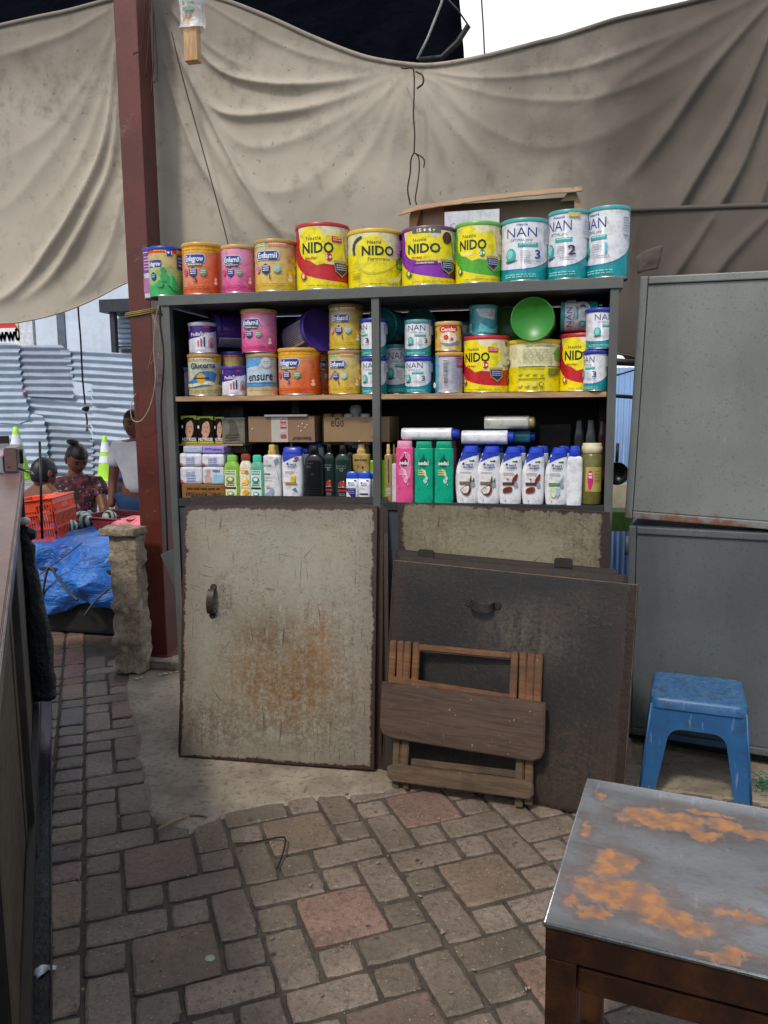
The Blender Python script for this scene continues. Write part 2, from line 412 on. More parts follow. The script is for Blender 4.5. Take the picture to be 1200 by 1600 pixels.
cell = [(0, 0, 2, 2, 1), (2, -1, 1, 2, 0), (2, 1, 1, 1, 0), (1, 2, 2, 1, 0), (0, 2, 1, 1, 0), (1, 3, 1, 1, 0), (-1, 3, 2, 1, 0), (3, 0, 1, 1, 0), (3, 1, 1, 2, 0)]
for I in range(-1, 8):
    for J in range(-6, 8):
        for (i, j, ni, nj, red) in cell:
            gi, gj = I*4+i, J*4+j
            ctr = ORG+E1*(gi+ni/2)*U+E2*(gj+nj/2)*U
            if ctr.x > 1.9 or ctr.y < .1 or ctr.y > 3.6 or ctr.x < -2.9 or gi < -1: continue
            if ctr.y > 3.05 and ctr.x > -1.6: continue
            col = lin(rnd.choice(reds if (red and rnd.random() < .85) else grays)); f = rnd.uniform(.66, .88)
            if red and rnd.random() < .4: col = lin('#94806c')
            paver(bm, L, gi, gj, ni, nj, tuple(c*f for c in col), rnd)
for ii in (-2, -3, -4, -5, -6):
    j = -30
    while j < 30:
        nj = rnd.choice((1, 1, 2)); ctr = ORG+E1*(ii+.5)*U+E2*(j+nj/2)*U
        if .1 < ctr.y < 4.2 and ctr.x > -4: paver(bm, L, ii, j, 1, nj, tuple(c*rnd.uniform(.66, .86) for c in lin(rnd.choice(grays if ctr.y < 3 else reds))), rnd)
        j += nj
struct(me_obj('paved_floor', bm, paver_mat()))
# concrete patch in front of the shelf
pp = [PZ(x, y, 0) for x, y in ((200, 1046), (196, 1095), (214, 1150), (217, 1190), (229, 1228), (236, 1262), (262, 1292), (300, 1296), (345, 1276), (385, 1262), (430, 1256), (480, 1246), (540, 1243), (600, 1238), (640, 1218))]
pp = [(p.x, p.y) for p in pp]; edge = []
for a, b in zip(pp, pp[1:]):
    for k in range(8):
        t = k/8; q = Vector((a[0]+(b[0]-a[0])*t, a[1]+(b[1]-a[1])*t, 0)); edge.append((q.x+.012*fbm(q*9), q.y+.012*fbm(q*9+Vector((7, 7, 7)))))
edge += [(-.2, 2.5), (.3, 2.62), (1.6, 2.5), (1.7, 4.1), (-1.6, 4.1), (-2.3, 3.75), (-2.15, 3.5)]
bm = bmesh.new(); cen = Vector((-1.0, 3.0, 0)); rings = [[], [], []]
for i, (x, y) in enumerate(edge):
    p_ = Vector((x, y, 0)); dr = (cen-p_).normalized(); wd_ = .028+.022*fbm(p_*14, 3)
    rings[0].append(bm.verts.new((x-dr.x*.01, y-dr.y*.01, -.010))); q_ = p_+dr*.012; rings[1].append(bm.verts.new((q_.x, q_.y, .0012+.0015*fbm(p_*40)))); q_ = p_+dr*(.02+abs(wd_)); rings[2].append(bm.verts.new((q_.x, q_.y, .0048)))
for A_, B_ in zip(rings, rings[1:]):
    for i in range(len(A_)): bm.faces.new((A_[i], B_[i], B_[(i+1) % len(A_)], A_[(i+1) % len(A_)]))
bm.normal_update(); bm.faces.new(rings[2]); bm.normal_update(); bmesh.ops.triangulate(bm, faces=[f for f in bm.faces if len(f.verts) > 4], ngon_method='EAR_CLIP')
bmesh.ops.recalc_face_normals(bm, faces=bm.faces[:]); struct(me_obj('concrete_floor', bm, CONC))
# raised kerb of old concrete at the post foot
bm = bmesh.new(); box(bm, -2.08, -1.55, 3.40, 3.80, .006, .052, .012); bmesh.ops.subdivide_edges(bm, edges=bm.edges[:], cuts=5, use_grid_fill=True); warp(bm, .012, 9)
tag(me_obj('post_footing', bm, stone_like('footing', (.17, .14, .11), (.28, .24, .19), 9, .8), smooth='all'), 'broken concrete footing under the dark red steel post', 'footing')

# ---------------------------------------------------------------- post, pillar
def paint_mat(name, col, chip, rough=.38, chipamt=.62, stain=None, metal=0, chipcol=(.12, .06, .035), sc=7, uv=False, bump=.25, dirt=.35):
    g = NG(name); v = g.coord('UV' if uv else 'Object'); n = g.noise(v, sc, 9, .7); n2 = g.noise(v, sc*8, 6, .7); n3 = g.noise(v, sc*.4, 4)
    col = lin(col); c = g.mix(g.ss(n3, .35, .7), col, tuple(x*(1-dirt) for x in col)); c = g.mix(g.ma('MULTIPLY', g.ss(n2, .5, .75), dirt*.6), c, tuple(x*.4 for x in col))
    k = g.ss(g.ma('ADD', g.ma('MULTIPLY', n, .75), g.ma('MULTIPLY', n2, .25)), chipamt, chipamt+.05)
    c = g.mix(k, c, chipcol)
    g.set(col=c, rough=g.ma('ADD', g.ma('MULTIPLY', k, .35), g.ma('ADD', g.ma('MULTIPLY', n2, .25), rough-.1)), metal=metal); g.bump(g.ma('SUBTRACT', n2, g.ma('MULTIPLY', k, .6)), bump, .004); return g.m
REDP = paint_mat('red_oxide_paint', '#632a21', 1, .36, .60, chipcol=(.15, .075, .05), sc=6, dirt=.5)
t = tag(empty('steel_post', (-1.945, 3.56, 0)), 'dark red painted square steel post left of the metal shelf', 'post')
bm = bmesh.new(); box(bm, -.058, .058, -.066, .066, .04, 4.2, .006)
me_obj('post_tube', bm, REDP, t)
bm = bmesh.new(); box(bm, -.1, .1, -.1, .1, .046, .056, .002); me_obj('base_plate', bm, REDP, t)
# wires knotted round the post
WY = M('8a7a42', .6, var=.3, bump=0); WT = M('9c927c', .7, bump=0)
def wire(name, pts, r, mat, label, cat, n=8, seg=6):
    bm = bmesh.new(); tube(bm, catmull(pts, n) if n else pts, r, seg); return tag(me_obj(name, bm, mat), label, cat)
bm = bmesh.new()
for dz, off in ((0, .004), (.008, .006), (.016, .003)):
    z = PY(225, 490, 3.49).z+dz; o = .068+off
    tube(bm, [Vector((-1.945+x*o, 3.56+y*o, z+h)) for x, y, h in ((-1, -1, -.012), (0, -1.03, -.004), (1, -1, .006), (1.03, 0, .012), (1, 1, .008), (0, 1.03, 0), (-1, 1, -.008), (-1.03, 0, -.014), (-1, -1, -.012))], .0035, 6)
for k in range(4):
    tube(bm, catmull([(-1.87, 3.48, 1.74+k*.006), (-1.85+.01*k, 3.46, 1.69-.01*k), (-1.86+.014*k, 3.45, 1.60-.02*k), (-1.9+.02*k, 3.45, 1.48+.03*k)], 5), .0012, 5)
tag(me_obj('wire_tie', bm, WY), 'yellow wire wrapped around the dark red post', 'wire')
p = lambda x, y, Y=3.44: PY(x, y, Y)
wire('loose_wire', [p(250, 470), p(243, 500), p(240, 545), p(243, 590), p(236, 630), p(222, 656), p(208, 657), p(204, 640), p(207, 625, 3.47), p(212, 615, 3.48)], .0028, WT, 'pale loose wire looping down across the dark red post', 'wire')
wire('black_cable', [p(252, 455, 3.3), p(250, 500, 3.3), p(256, 560, 3.3), p(252, 640, 3.3), p(258, 760, 3.3), p(262, 860, 3.3)], .005, M('141414', .5, bump=0), 'black cable hanging between red post and metal shelf', 'cable')

def rubble_mat():
    g = NG('rubble_mortar'); v = g.coord(); n = g.noise(v, 9, 9, .7); n2 = g.noise(v, 50, 7, .7); e = g.vor(v, 11)
    c = g.mix(g.ss(n, .35, .65), (.19, .15, .105), (.40, .33, .24)); c = g.mix(g.ss(n2, .5, .7), c, (.10, .085, .06)); c = g.mix(g.ss(e, .32, .1), c, (.46, .40, .31))
    g.set(col=c, rough=.9); g.bump(g.ma('ADD', n, g.ma('MULTIPLY', n2, .7)), .9, .02); return g.m
t = tag(empty('stone_pillar', (-1.985, 3.37, 0)), 'crumbling stub pillar of rough stone and mortar with wider cap', 'pillar')
def rough_block(name, x0, x1, y0, y1, z0, z1, amp, s, par, n=18):
    bm = bmesh.new(); box(bm, x0, x1, y0, y1, z0, z1, .006); bmesh.ops.triangulate(bm, faces=[f for f in bm.faces if len(f.verts) > 4])
    for _ in range(5):
        es = [e for e in bm.edges if e.calc_length() > .018]
        if es: bmesh.ops.subdivide_edges(bm, edges=es, cuts=1)
    bmesh.ops.triangulate(bm, faces=bm.faces[:]); bm.normal_update()
    for v in bm.verts: v.co += v.normal*(amp*fbm(v.co, 4, s)+amp*.9*max(0, noise.cell(v.co*s*1.3)-.3))
    return me_obj(name, bm, rubble_mat(), par, smooth='all')
rough_block('shaft', -.085, .058, -.06, .04, .01, .70, .013, 15, t)
rough_block('cap', -.125, .066, -.08, .055, .70, .738, .007, 13, t)

# ---------------------------------------------------------------- display shelf
SG = paint_mat('shelf_grey_paint', '#5d615f', 1, .42, .63, sc=6, chipcol=(.07, .05, .04))
SD = M('1a2024', .75, var=.4, bump=.1)
SDK = M('23282b', .7, var=.35)
xl, xr, xm = -1.437, .226, -.611; DB = D+.43
t = tag(empty('display_shelf', (xl, D, 0)), 'grey steel shelf unit crowded with milk tins and shampoo', 'shelf')
def part(name, x0, x1, y0, y1, z0, z1, mat, par, bev=.0015, org=None, smooth=False):
    o = org or par.location; bm = bmesh.new(); box(bm, x0-o[0], x1-o[0], y0-o[1], y1-o[1], z0-o[2], z1-o[2], bev); return me_obj(name, bm, mat, par, smooth)
W = .028
for x in (xl, xm-.5*W, xr-W): part('upright', x, x+W, D, D+.030, .01, ZT-.036, SG, t)
for x in (xl, xr-W): part('upright', x, x+W, DB-.03, DB, .01, ZT-.036, SG, t)
part('top_board', xl-.012, xr+.012, D-.006, DB+.01, ZT-.036, ZT, SG, t)
g = NG('plywood_edge'); v = g.coord('Object', (1, 8, 8)); n = g.noise(v, 9, 7)
g.set(col=g.mix(g.ss(n, .35, .65), (.30, .17, .085), (.46, .29, .16)), rough=.6); PLY = g.m
part('plywood_shelf', xl+W+.002, xm-.5*W-.002, D+.012, DB-.035, ZM-.018, ZM, PLY, t)
part('plywood_shelf', xm+.5*W+.002, xr-W-.002, D+.012, DB-.035, ZM-.018, ZM, PLY, t)
part('bottom_shelf', xl+W+.002, xr-W-.002, D+.002, DB-.035, ZB-.030, ZB, SDK, t)
part('back_panel', xl+.004, xr-.004, DB-.008, DB-.002, .03, ZT-.04, SD, t, 0)
part('side_panel', xl+.003, xl+.008, D+.032, DB-.032, .03, ZT-.04, SDK, t, 0)
part('side_panel', xr-.008, xr-.003, D+.032, DB-.032, .03, ZT-.04, SDK, t, 0)
part('side_panel', xm-.003, xm+.003, D+.032, DB-.04, .03, ZB-.035, SDK, t, 0)
part('cabinet_front', xl+W+.003, xr-W-.003, D+.008, D+.014, .03, ZB-.034, M('39444a', .5, var=.3), t, 0)
bm = bmesh.new()
for (x, z) in ((xm, ZT-.055), (xm, ZM+.2), (xl+W/2, ZT-.06), (xr-W/2, ZT-.055), (xr-W/2, ZB+.05)):
    lathe(bm, [(0, -.003), (.005, -.002), (.006, 0)], 10)
    for vv in bm.verts[-21:]:
        if vv.is_valid: pass
bm.free()
# narrow grey side post beside the shelf
bm = bmesh.new(); box(bm, -.018, .018, -.018, .018, .01, 1.66, .002); o = me_obj('angle_post', bm, paint_mat('old_grey_angle', '#4c4d49', 1, .5, .55, sc=9))
o.location = (-1.53, 3.0, 0); tag(o, 'slim weathered grey steel post standing between red post and shelf', 'post')
bm = bmesh.new(); box(bm, -.03, .03, -.012, .012, -.16, 0, .002); o = me_obj('metal_strap', bm, SG); o.location = PY(262, 862, 2.9); o.rotation_euler = (0, R(-22), 0)
tag(o, 'bent grey metal strap at lower left of shelf', 'strap')

# ---------------------------------------------------------------- lockers on the right
LD = Vector((cos(R(-14)), sin(R(-14)), 0)); LN = Vector((-LD.y, LD.x, 0))
def locker_mat(name, col, rust_lo):
    g = NG(name); v = g.coord(); s = g.sep(g.coord('Object')); n = g.noise(v, 3, 8); n2 = g.noise(v, 30, 7, .75); n3 = g.noise(v, 120, 3)
    c = lin(col); cc = g.mix(g.ss(n, .3, .7), tuple(x*.86 for x in c), tuple(x*1.08 for x in c))
    sc_ = g.vor(g.coord('Object', (1, 1, 4)), 22); cc = g.mix(g.ma('MULTIPLY', g.ss(sc_, .09, .05), g.ss(n, .5, .6)), cc, (.09, .09, .085))
    cc = g.mix(g.ma('MULTIPLY', g.ss(g.noise(g.coord('Object', (1, 1, .35)), 2.2, 5, .6, .6), .46, .6), .30), cc, tuple(x*.5 for x in c)); cc = g.mix(g.ma('MULTIPLY', g.ss(g.noise(g.coord('Object', (4, 1, .5)), 30, 4), .66, .72), .5), cc, tuple(min(1, x*1.8) for x in c)); cc = g.mix(g.ma('MULTIPLY', g.ss(n3, .60, .68), .7), cc, tuple(x*.5 for x in c))
    if rust_lo is not None:
        k = g.ss(g.ma('SUBTRACT', g.ma('ADD', s[2], g.ma('MULTIPLY', g.ma('SUBTRACT', n2, .5), .16)), rust_lo), .034, .004)
        k = g.ma('MULTIPLY', k, g.ss(g.noise(g.coord('Object', (1, 1, .2)), 5, 4), .40, .52))
        cc = g.mix(k, cc, (.17, .075, .045))
    g.set(col=cc, rough=g.ma('ADD', g.ma('MULTIPLY', n2, .2), .36)); g.bump(g.ma('ADD', n2, g.ma('MULTIPLY', n3, .4)), .12, .004); return g.m
def locker(name, org, h, wd, rot, col, label, rust, hinge=False):
    m = frame(org, LD, Vector((0, 0, 1))); t = tag(empty(name, mat=m @ Matrix.Rotation(rot, 4, 'Y')), label, 'cabinet')
    mt = locker_mat(name+'_paint', col, rust)
    bm = bmesh.new(); box(bm, 0, wd, .012, .42, 0, h, .003); me_obj('carcass', bm, mt, t)
    bm = bmesh.new(); b = .030
    box(bm, b, wd-b, -.004, .010, b, h-b, .002); me_obj('door_sheet', bm, mt, t)
    bm = bmesh.new()
    box(bm, .001, b-.002, -.012, .010, .001, h-.001, .004); box(bm, wd-b+.002, wd-.001, -.012, .010, .001, h-.001, .004)
    box(bm, b, wd-b, -.0125, .010, h-b+.002, h-.002, .004); box(bm, b, wd-b, -.0125, .010, .002, b-.002, .004)
    me_obj('door_frame', bm, mt, t)
    if hinge:
        for z in (h-.11, h*.45): bm = bmesh.new(); tube(bm, [(-.004, -.012, z), (-.004, -.012, z+.07)], .007, 8); me_obj('hinge', bm, mt, t)
    return t
locker('upper_cabinet', (.290, 2.977, .885), .875, 1.25, R(1.7), '#787d7b', 'upper plain grey metal cabinet door with rust along its bottom edge', 0.0)
locker('lower_cabinet', (.312, 2.972, .045), .812, 1.25, R(-.4), '#565c5e', 'lower scuffed grey metal cabinet standing behind the blue stool', None, True)
bm = bmesh.new(); box(bm, 0, 1.2, .02, .42, .012, .05); o = me_obj('plinth', bm, M('1d1b19', .8)); o.matrix_world = frame((.33, 2.98, 0), LD, (0, 0, 1))
tag(o, 'dark plinth under the grey metal cabinets', 'plinth')

# ---------------------------------------------------------------- hanging tarpaulins
def in_px(gx, gy, line, wd, asym=0):
    """smooth ridge field around a pixel polyline"""
    pts = c2(line, 5); best = np.full(gx.shape, 1e9); tt = np.zeros(gx.shape); n = len(pts)-1
    for i in range(n):
        ax, ay = pts[i]; bx, by = pts[i+1]; dx, dy = bx-ax, by-ay; l2 = dx*dx+dy*dy+1e-6
        t = np.clip(((gx-ax)*dx+(gy-ay)*dy)/l2, 0, 1); d = np.hypot(gx-ax-t*dx, gy-ay-t*dy)
        m = d < best; best = np.where(m, d, best); tt = np.where(m, (i+t)/n, tt)
    wl = wd*(.35+.65*np.minimum(1, tt*1.6)); fade = np.clip(tt*12, 0.15, 1)*np.clip((1-tt)*2.6, 0, 1)
    return np.exp(-(best/wl)**1.5)*fade*(wl/wd)
TOP = [(-260, 110), (-100, 66), (0, 42), (100, 20), (185, -2), (250, -18), (330, -4), (400, 20), (480, 56), (550, 84), (600, 97), (660, 104), (720, 97), (790, 82), (860, 63), (960, 34), (1100, 0), (1200, -26), (1350, -70), (1500, -110)]
BOT = [(-260, 470), (-100, 500), (0, 505), (50, 499), (100, 486), (150, 466), (205, 440), (260, 432), (400, 470), (600, 500), (900, 520), (975, 552), (1010, 560), (1500, 560)]
FOLDS = [
 (((187, 40), (172, 180), (135, 285), (85, 375), (20, 455), (-40, 480)), 9, .030), (((190, 120), (172, 250), (135, 345), (85, 425), (20, 478)), 9, .028),
 (((194, 260), (180, 360), (150, 430), (100, 476)), 8, .018), (((182, 10), (110, 50), (30, 80), (-60, 100)), 9, .014), (((184, 40), (130, 130), (60, 210), (-40, 260)), 11, .010),
 (((186, 20), (150, 120), (90, 220), (10, 310), (-60, 350)), 12, .012), (((196, 330), (170, 420), (130, 466)), 7, .012), (((188, 60), (160, 150), (110, 260), (40, 350)), 8, .012),
 (((245, -10), (285, 90), (335, 190), (385, 280), (430, 350), (470, 400)), 7, .020), (((242, 0), (266, 120), (305, 230), (350, 310), (400, 390)), 7, .017),
 (((238, 10), (250, 160), (275, 280), (300, 380)), 8, .010), (((255, -10), (335, 105), (420, 136), (510, 132), (612, 112)), 8, .020), (((255, 0), (305, 120), (350, 180), (440, 182), (530, 158), (620, 116)), 9, .018),
 (((260, 20), (320, 160), (390, 232), (470, 220), (560, 172), (630, 120)), 11, .016), (((262, 30), (310, 180), (390, 290), (470, 300), (545, 230), (632, 126)), 14, .015),
 (((250, 0), (300, 150), (360, 270), (440, 360), (520, 380)), 9, .014), (((300, -8), (380, 40), (470, 84), (590, 108)), 6, .012), (((248, -5), (290, 40), (350, 90), (400, 110)), 6, .012),
 (((634, 122), (592, 215), (545, 285), (500, 330)), 12, .014), (((638, 122), (618, 210), (600, 300)), 9, .010), (((634, 118), (560, 190), (500, 240)), 8, .010), (((630, 114), (610, 140), (596, 180)), 4, .008),
 (((640, 120), (652, 180), (655, 260)), 6, .007), (((648, 120), (700, 190), (745, 240), (790, 310)), 9, .013), (((645, 122), (680, 210), (720, 300)), 9, .013), (((652, 116), (700, 145), (760, 230)), 6, .008),
 (((656, 110), (760, 122), (900, 106), (1040, 60), (1150, 10)), 8, .014), (((656, 114), (780, 150), (930, 150), (1080, 90), (1190, 10)), 10, .011), (((655, 120), (780, 210), (900, 220), (1050, 150), (1200, 20)), 16, .010),
 (((1215, 20), (1150, 170), (1080, 290), (1020, 390), (985, 430)), 11, .030), (((1220, 70), (1170, 230), (1110, 340), (1050, 430)), 10, .028), (((1215, -10), (1110, 110), (1030, 220), (960, 300)), 11, .018),
 (((1225, 120), (1195, 280), (1150, 390), (1110, 440)), 10, .022), (((1210, -20), (1080, 50), (960, 130), (880, 190)), 12, .012), (((1230, 60), (1200, 160), (1130, 280), (1060, 360)), 6, .016)]
def cloth_mat(name, base, dirt, side, lo=None):
    g = NG(name); v = g.coord(); n = g.noise(v, 1.3, 8, .6); n2 = g.noise(v, 9, 8, .7); n3 = g.noise(v, 240, 2); s = g.sep(v)
    c = g.mix(g.ss(n, .35, .7), base, tuple(x*.80 for x in base)); c = g.mix(g.ma('MULTIPLY', g.ss(n2, .5, .72), .35), c, dirt)
    if side is not None:   # the right half of the old canvas is browner
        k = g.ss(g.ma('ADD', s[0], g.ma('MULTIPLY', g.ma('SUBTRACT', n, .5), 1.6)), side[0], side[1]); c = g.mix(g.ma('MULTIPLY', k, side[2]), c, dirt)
        k2 = g.ss(g.ma('ADD', s[2], g.ma('MULTIPLY', g.ma('SUBTRACT', n2, .5), .5)), 2.75, 3.15); c = g.mix(g.ma('MULTIPLY', k2, .5), c, dirt)  # top band: shade along the upper edge put into the cloth colour
    c = g.mix(g.ss(g.vor(v, 7), .035, .02), c, (.04, .025, .015))
    c = g.mix(g.ma('MULTIPLY', g.ss(g.noise(v, 34, 3), .66, .72), .5), c, (.10, .075, .05))
    g.set(col=c, rough=.85, sheen=.1); g.bump(g.ma('ADD', n3, g.ma('MULTIPLY', g.noise(v, 25, 5), 1.5)), .22, .003)
    return g
def hang(name, gx0, gx1, nx, ny, top, bot, Y, folds, mat, base_wave=.02, hem=True, sgn=1):
    xs = np.linspace(gx0, gx1, nx); ty = np.interp(xs, *zip(*c2(top, 6))); by = np.interp(xs, *zip(*c2(bot, 6)))
    vv = np.linspace(0, 1, ny)[:, None]; gx = np.repeat(xs[None, :], ny, 0); gy = ty[None, :]+(by-ty)[None, :]*vv
    d = np.zeros(gx.shape)
    for ln, wd, am in folds: d += (.85 if am < .0165 else 2.0)*am*in_px(gx, gy, ln, wd)
    d += .05*np.sin((gx-200)/440*pi)*np.sin(vv*pi)+.02*np.sin(gx/130+gy/90)*np.sin(vv*pi)
    fl = (ray(0, 0)*0)
    xyz = np.zeros(gx.shape+(3,)); dirs = fwd[None, None, :]+rgt[None, None, :]*((gx-600)/FPX)[..., None]-upv[None, None, :]*((gy-800)/FPX)[..., None]
    xyz = O3+dirs*(Y/dirs[..., 1])[..., None]
    nz = np.array([[fbm(Vector((x*.007, y*.007, 3)), 2)*.014+abs(fbm(Vector((x*.02+y*.008, y*.008-x*.006, 8)), 1))*.003 for x, y in zip(a, b)] for a, b in zip(gx, gy)])
    xyz[..., 1] -= sgn*d+nz
    bm = bmesh.new(); V = [[bm.verts.new(xyz[j, i]) for i in range(nx)] for j in range(ny)]
    for j in range(ny-1):
        for i in range(nx-1): bm.faces.new((V[j][i], V[j+1][i], V[j+1][i+1], V[j][i+1])).smooth = True
    if hem:
        tube(bm, [Vector(xyz[0, i])+Vector((0, 0, .004)) for i in range(0, nx, 3)], .011, 8)
        tube(bm, [Vector(xyz[-1, i]) for i in range(0, nx, 3)], .005, 6)
    return me_obj(name, bm, mat.m)
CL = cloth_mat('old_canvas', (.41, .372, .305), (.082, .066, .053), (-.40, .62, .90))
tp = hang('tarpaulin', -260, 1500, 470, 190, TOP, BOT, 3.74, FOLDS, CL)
sm = tp.modifiers.new('thickness', 'SOLIDIFY'); sm.thickness = .003
tag(tp, 'big cream canvas tarpaulin hanging in folds behind the shelf', 'tarpaulin')
CL2 = cloth_mat('brown_canvas', (.095, .078, .064), (.055, .045, .037), None)
tp2 = hang('tarpaulin', 962, 1500, 130, 60, [(962, 330), (1100, 326), (1240, 322), (1500, 320)], [(962, 552), (985, 556), (1100, 575), (1500, 600)], 3.58,
    [(((1120, 330), (1060, 420), (1000, 500)), 8, .02), (((1210, 330), (1130, 410), (1080, 480)), 9, .02), (((1000, 330), (985, 420), (975, 540)), 7, .012)], CL2)
tp2.modifiers.new('thickness', 'SOLIDIFY').thickness = .003
tag(tp2, 'darker brown canvas sheet hanging behind the upper cabinet', 'tarpaulin')
# torn pocket of cloth right of the tins
bm = bmesh.new(); q = [PY(x, y, 3.50) for x, y in ((994, 402), (1004, 393), (1036, 382), (1034, 398), (1028, 420), (1008, 424), (996, 428))]
ct = sum(q, Vector())/len(q); cv_ = bm.verts.new(ct+Vector((0, -.004, 0))); vs = [bm.verts.new(a) for a in q]
for i in range(len(vs)): bm.faces.new((cv_, vs[i], vs[(i+1) % len(vs)]))
bmesh.ops.subdivide_edges(bm, edges=bm.edges[:], cuts=3, use_grid_fill=True); warp(bm, .006, 30)
o = me_obj('cloth_flap', bm, CL2.m, smooth='all'); o.modifiers.new('t', 'SOLIDIFY').thickness = .003; tag(o, 'small loose flap of torn brown cloth above the cabinet corner', 'cloth')
# dark canopy beyond the tarpaulin, rising away from it
bm = bmesh.new(); nx, ny = 60, 16; V = []
for j in range(ny+1):
    k = j/ny; Y = 3.98+2.6*k; z = 2.92+2.55*k; row = []
    px_ = 728-28*min(1, k*1.35); xe = PY(px_, 96-150*k, Y).x
    for i in range(nx+1):
        X = xe-(9.5)*(i/nx); row.append(bm.verts.new((X, Y+.06*sin(X*3.1+k*3)+.05*fbm(Vector((X, Y, 0)), 3, 2), z)))
    V.append(row)
for j in range(ny):
    for i in range(nx): bm.faces.new((V[j][i], V[j+1][i], V[j+1][i+1], V[j][i+1])).smooth = True
o = me_obj('canopy', bm, M((.003, .0036, .006), 1.0, var=.4, vs=3, bump=.2, bs=15, spec=0.0)); o.modifiers.new('t', 'SOLIDIFY').thickness = .006
tag(o, 'dark navy cloth canopy stretched up beyond the tarpaulin', 'canopy')
t = tag(empty('unseen_board_wall', (0, -3.4, 0)), 'dark board wall of the stalls across the walkway', 'wall')  # added out of view to hold back sky light from behind
for k in range(40):
    bm = bmesh.new() if k == 0 else bm; box(bm, -6+k*.3, -5.705+k*.3, 0, .03+.004*(k % 2), GZ+.01, 1.75)
me_obj('boards', bm, M('2a2622', .8, var=.4), t)
bm = bmesh.new(); box(bm, -6.05, 6.05, -.04, .07, 1.76, 1.82); me_obj('top_rail', bm, M('3a342e', .8), t)
BLK = M('121214', .6, bump=0)
bm = bmesh.new()
tube(bm, [PY(652, 92, 3.8), PY(668, 60, 3.8), PY(690, 4, 3.8), PY(694, -20, 3.8)], .006, 6)
tag(me_obj('rope', bm, M('9a9a98', .7, bump=0)), 'pale grey rope rising from the knot of the tarpaulin', 'rope')
bm = bmesh.new()
tube(bm, [PY(655, 94, 3.86), PY(690, 90, 3.86), PY(715, 66, 3.86), PY(732, 40, 3.86)], .014, 8); tube(bm, [PY(732, 40, 3.86), PY(715, 15, 3.86), PY(695, -6, 3.86)], .004, 6)
tag(me_obj('hose', bm, BLK), 'black hose looping up beside the dark canopy edge', 'hose')
wire('overhead_cable', [PY(757, 84, 4.2), PY(755, 40, 4.2), PY(752, -10, 4.2), PY(750, -80, 4.2)], .004, BLK, 'thin black cable crossing the white sky', 'cable')
# string hanging from the knot
SR = M('3c2320', .8, bump=0); s_ = lambda x, y, Y=3.62: PY(x, y, Y)
bm = bmesh.new()
tube(bm, catmull([s_(627, 106, 3.68), s_(634, 107), s_(643, 106), s_(647, 115), s_(647, 150), s_(646, 180), s_(648, 210), s_(647, 238)], 5), .0035, 6)
tube(bm, catmull([s_(647, 238), s_(642, 250), s_(641, 270), s_(637, 295), s_(641, 320)], 5), .0035, 6)
tube(bm, catmull([s_(647, 238), s_(654, 246), s_(655, 265), s_(652, 290), s_(649, 310), s_(651, 320)], 5), .003, 6)
tube(bm, catmull([s_(650, 240), s_(660, 246), s_(663, 252), s_(662, 262)], 5), .003, 6)
tube(bm, catmull([s_(650, 112, 3.58), s_(660, 118, 3.55), s_(661, 130, 3.54), s_(652, 138, 3.56)], 5), .004, 6)
tag(me_obj('string', bm, SR), 'dark maroon string dangling from the knot in mid tarpaulin', 'string')
wire('cord', [PY(268, 50, 3.60), PY(285, 120, 3.6), PY(310, 210, 3.6), PY(335, 300, 3.6), PY(356, 380, 3.6), PY(362, 420, 3.55)], .0028, SR, 'thin dark cord slanting down the tarpaulin right of the red post', 'cord', 3)
bm = bmesh.new()
for k, (a, b, c) in enumerate((((236, -10), (232, 60), (228, 120)), ((238, -10), (240, 90), (236, 150)), ((239, 0), (246, 110), (241, 130)), ((228, -5), (222, 70), (208, 85)))):
    tube(bm, catmull([PY(*a, 3.44), PY(*b, 3.44+.01*k), PY(*c, 3.44)], 6), .0028, 5)
tag(me_obj('frayed_cord', bm, SR), 'frayed dark strands hanging at the top of the red post', 'cord')
# wood block in plastic bag hung from above
t = tag(empty('hanging_block', PY(300, 50, 2.6)), 'wooden stick end poking out of a clear plastic bag hung at the top', 'wood block')
o_ = t.location; bm = bmesh.new(); a = PY(301, 98, 2.6)-o_; b = PY(300, -40, 2.6)-o_
box(bm, -.024, .024, -.017, .017, a.z, b.z, .003); g = NG('raw_timber'); v = g.coord('Object', (6, 6, 1)); n = g.noise(v, 8, 6)
g.set(col=g.mix(g.ss(n, .35, .65), (.38, .22, .09), (.58, .38, .19)), rough=.6); g.bump(n, .2); me_obj('stick', bm, g.m, t)
bm = bmesh.new(); z0 = PY(300, 48, 2.6).z-o_.z; z1 = b.z
for k in range(1): loft(bm, [(z0, .01, .050, .026), (z0+.03, .008, .046, .026), (z0+.08, .004, .042, .03), (z1, 0, .05, .03)], 2.2, 28, caps=False)
for vv in bm.verts: vv.co += Vector((fbm(vv.co, 3, 25), fbm(vv.co+Vector((4, 4, 4)), 3, 25), .6*fbm(vv.co+Vector((8, 4, 1)), 2, 18)))*.016
g = NG('clear_film'); v = g.coord(); g.set(col=(.80, .82, .80), rough=.22, alpha=g.ma('ADD', .42, g.ma('MULTIPLY', g.ss(g.noise(v, 30, 4), .4, .7), .45))); g.bump(g.noise(v, 40, 3), .5); FILM = g.m
me_obj('plastic_bag', bm, FILM, t, smooth='all')
bm = bmesh.new()
for k in range(6): box(bm, -.018, .022, -.0295-.0004, -.029, z0+.05+k*.024, z0+.062+k*.024)
me_obj('bag_print', bm, M('6f9a90', .5, bump=0), t)
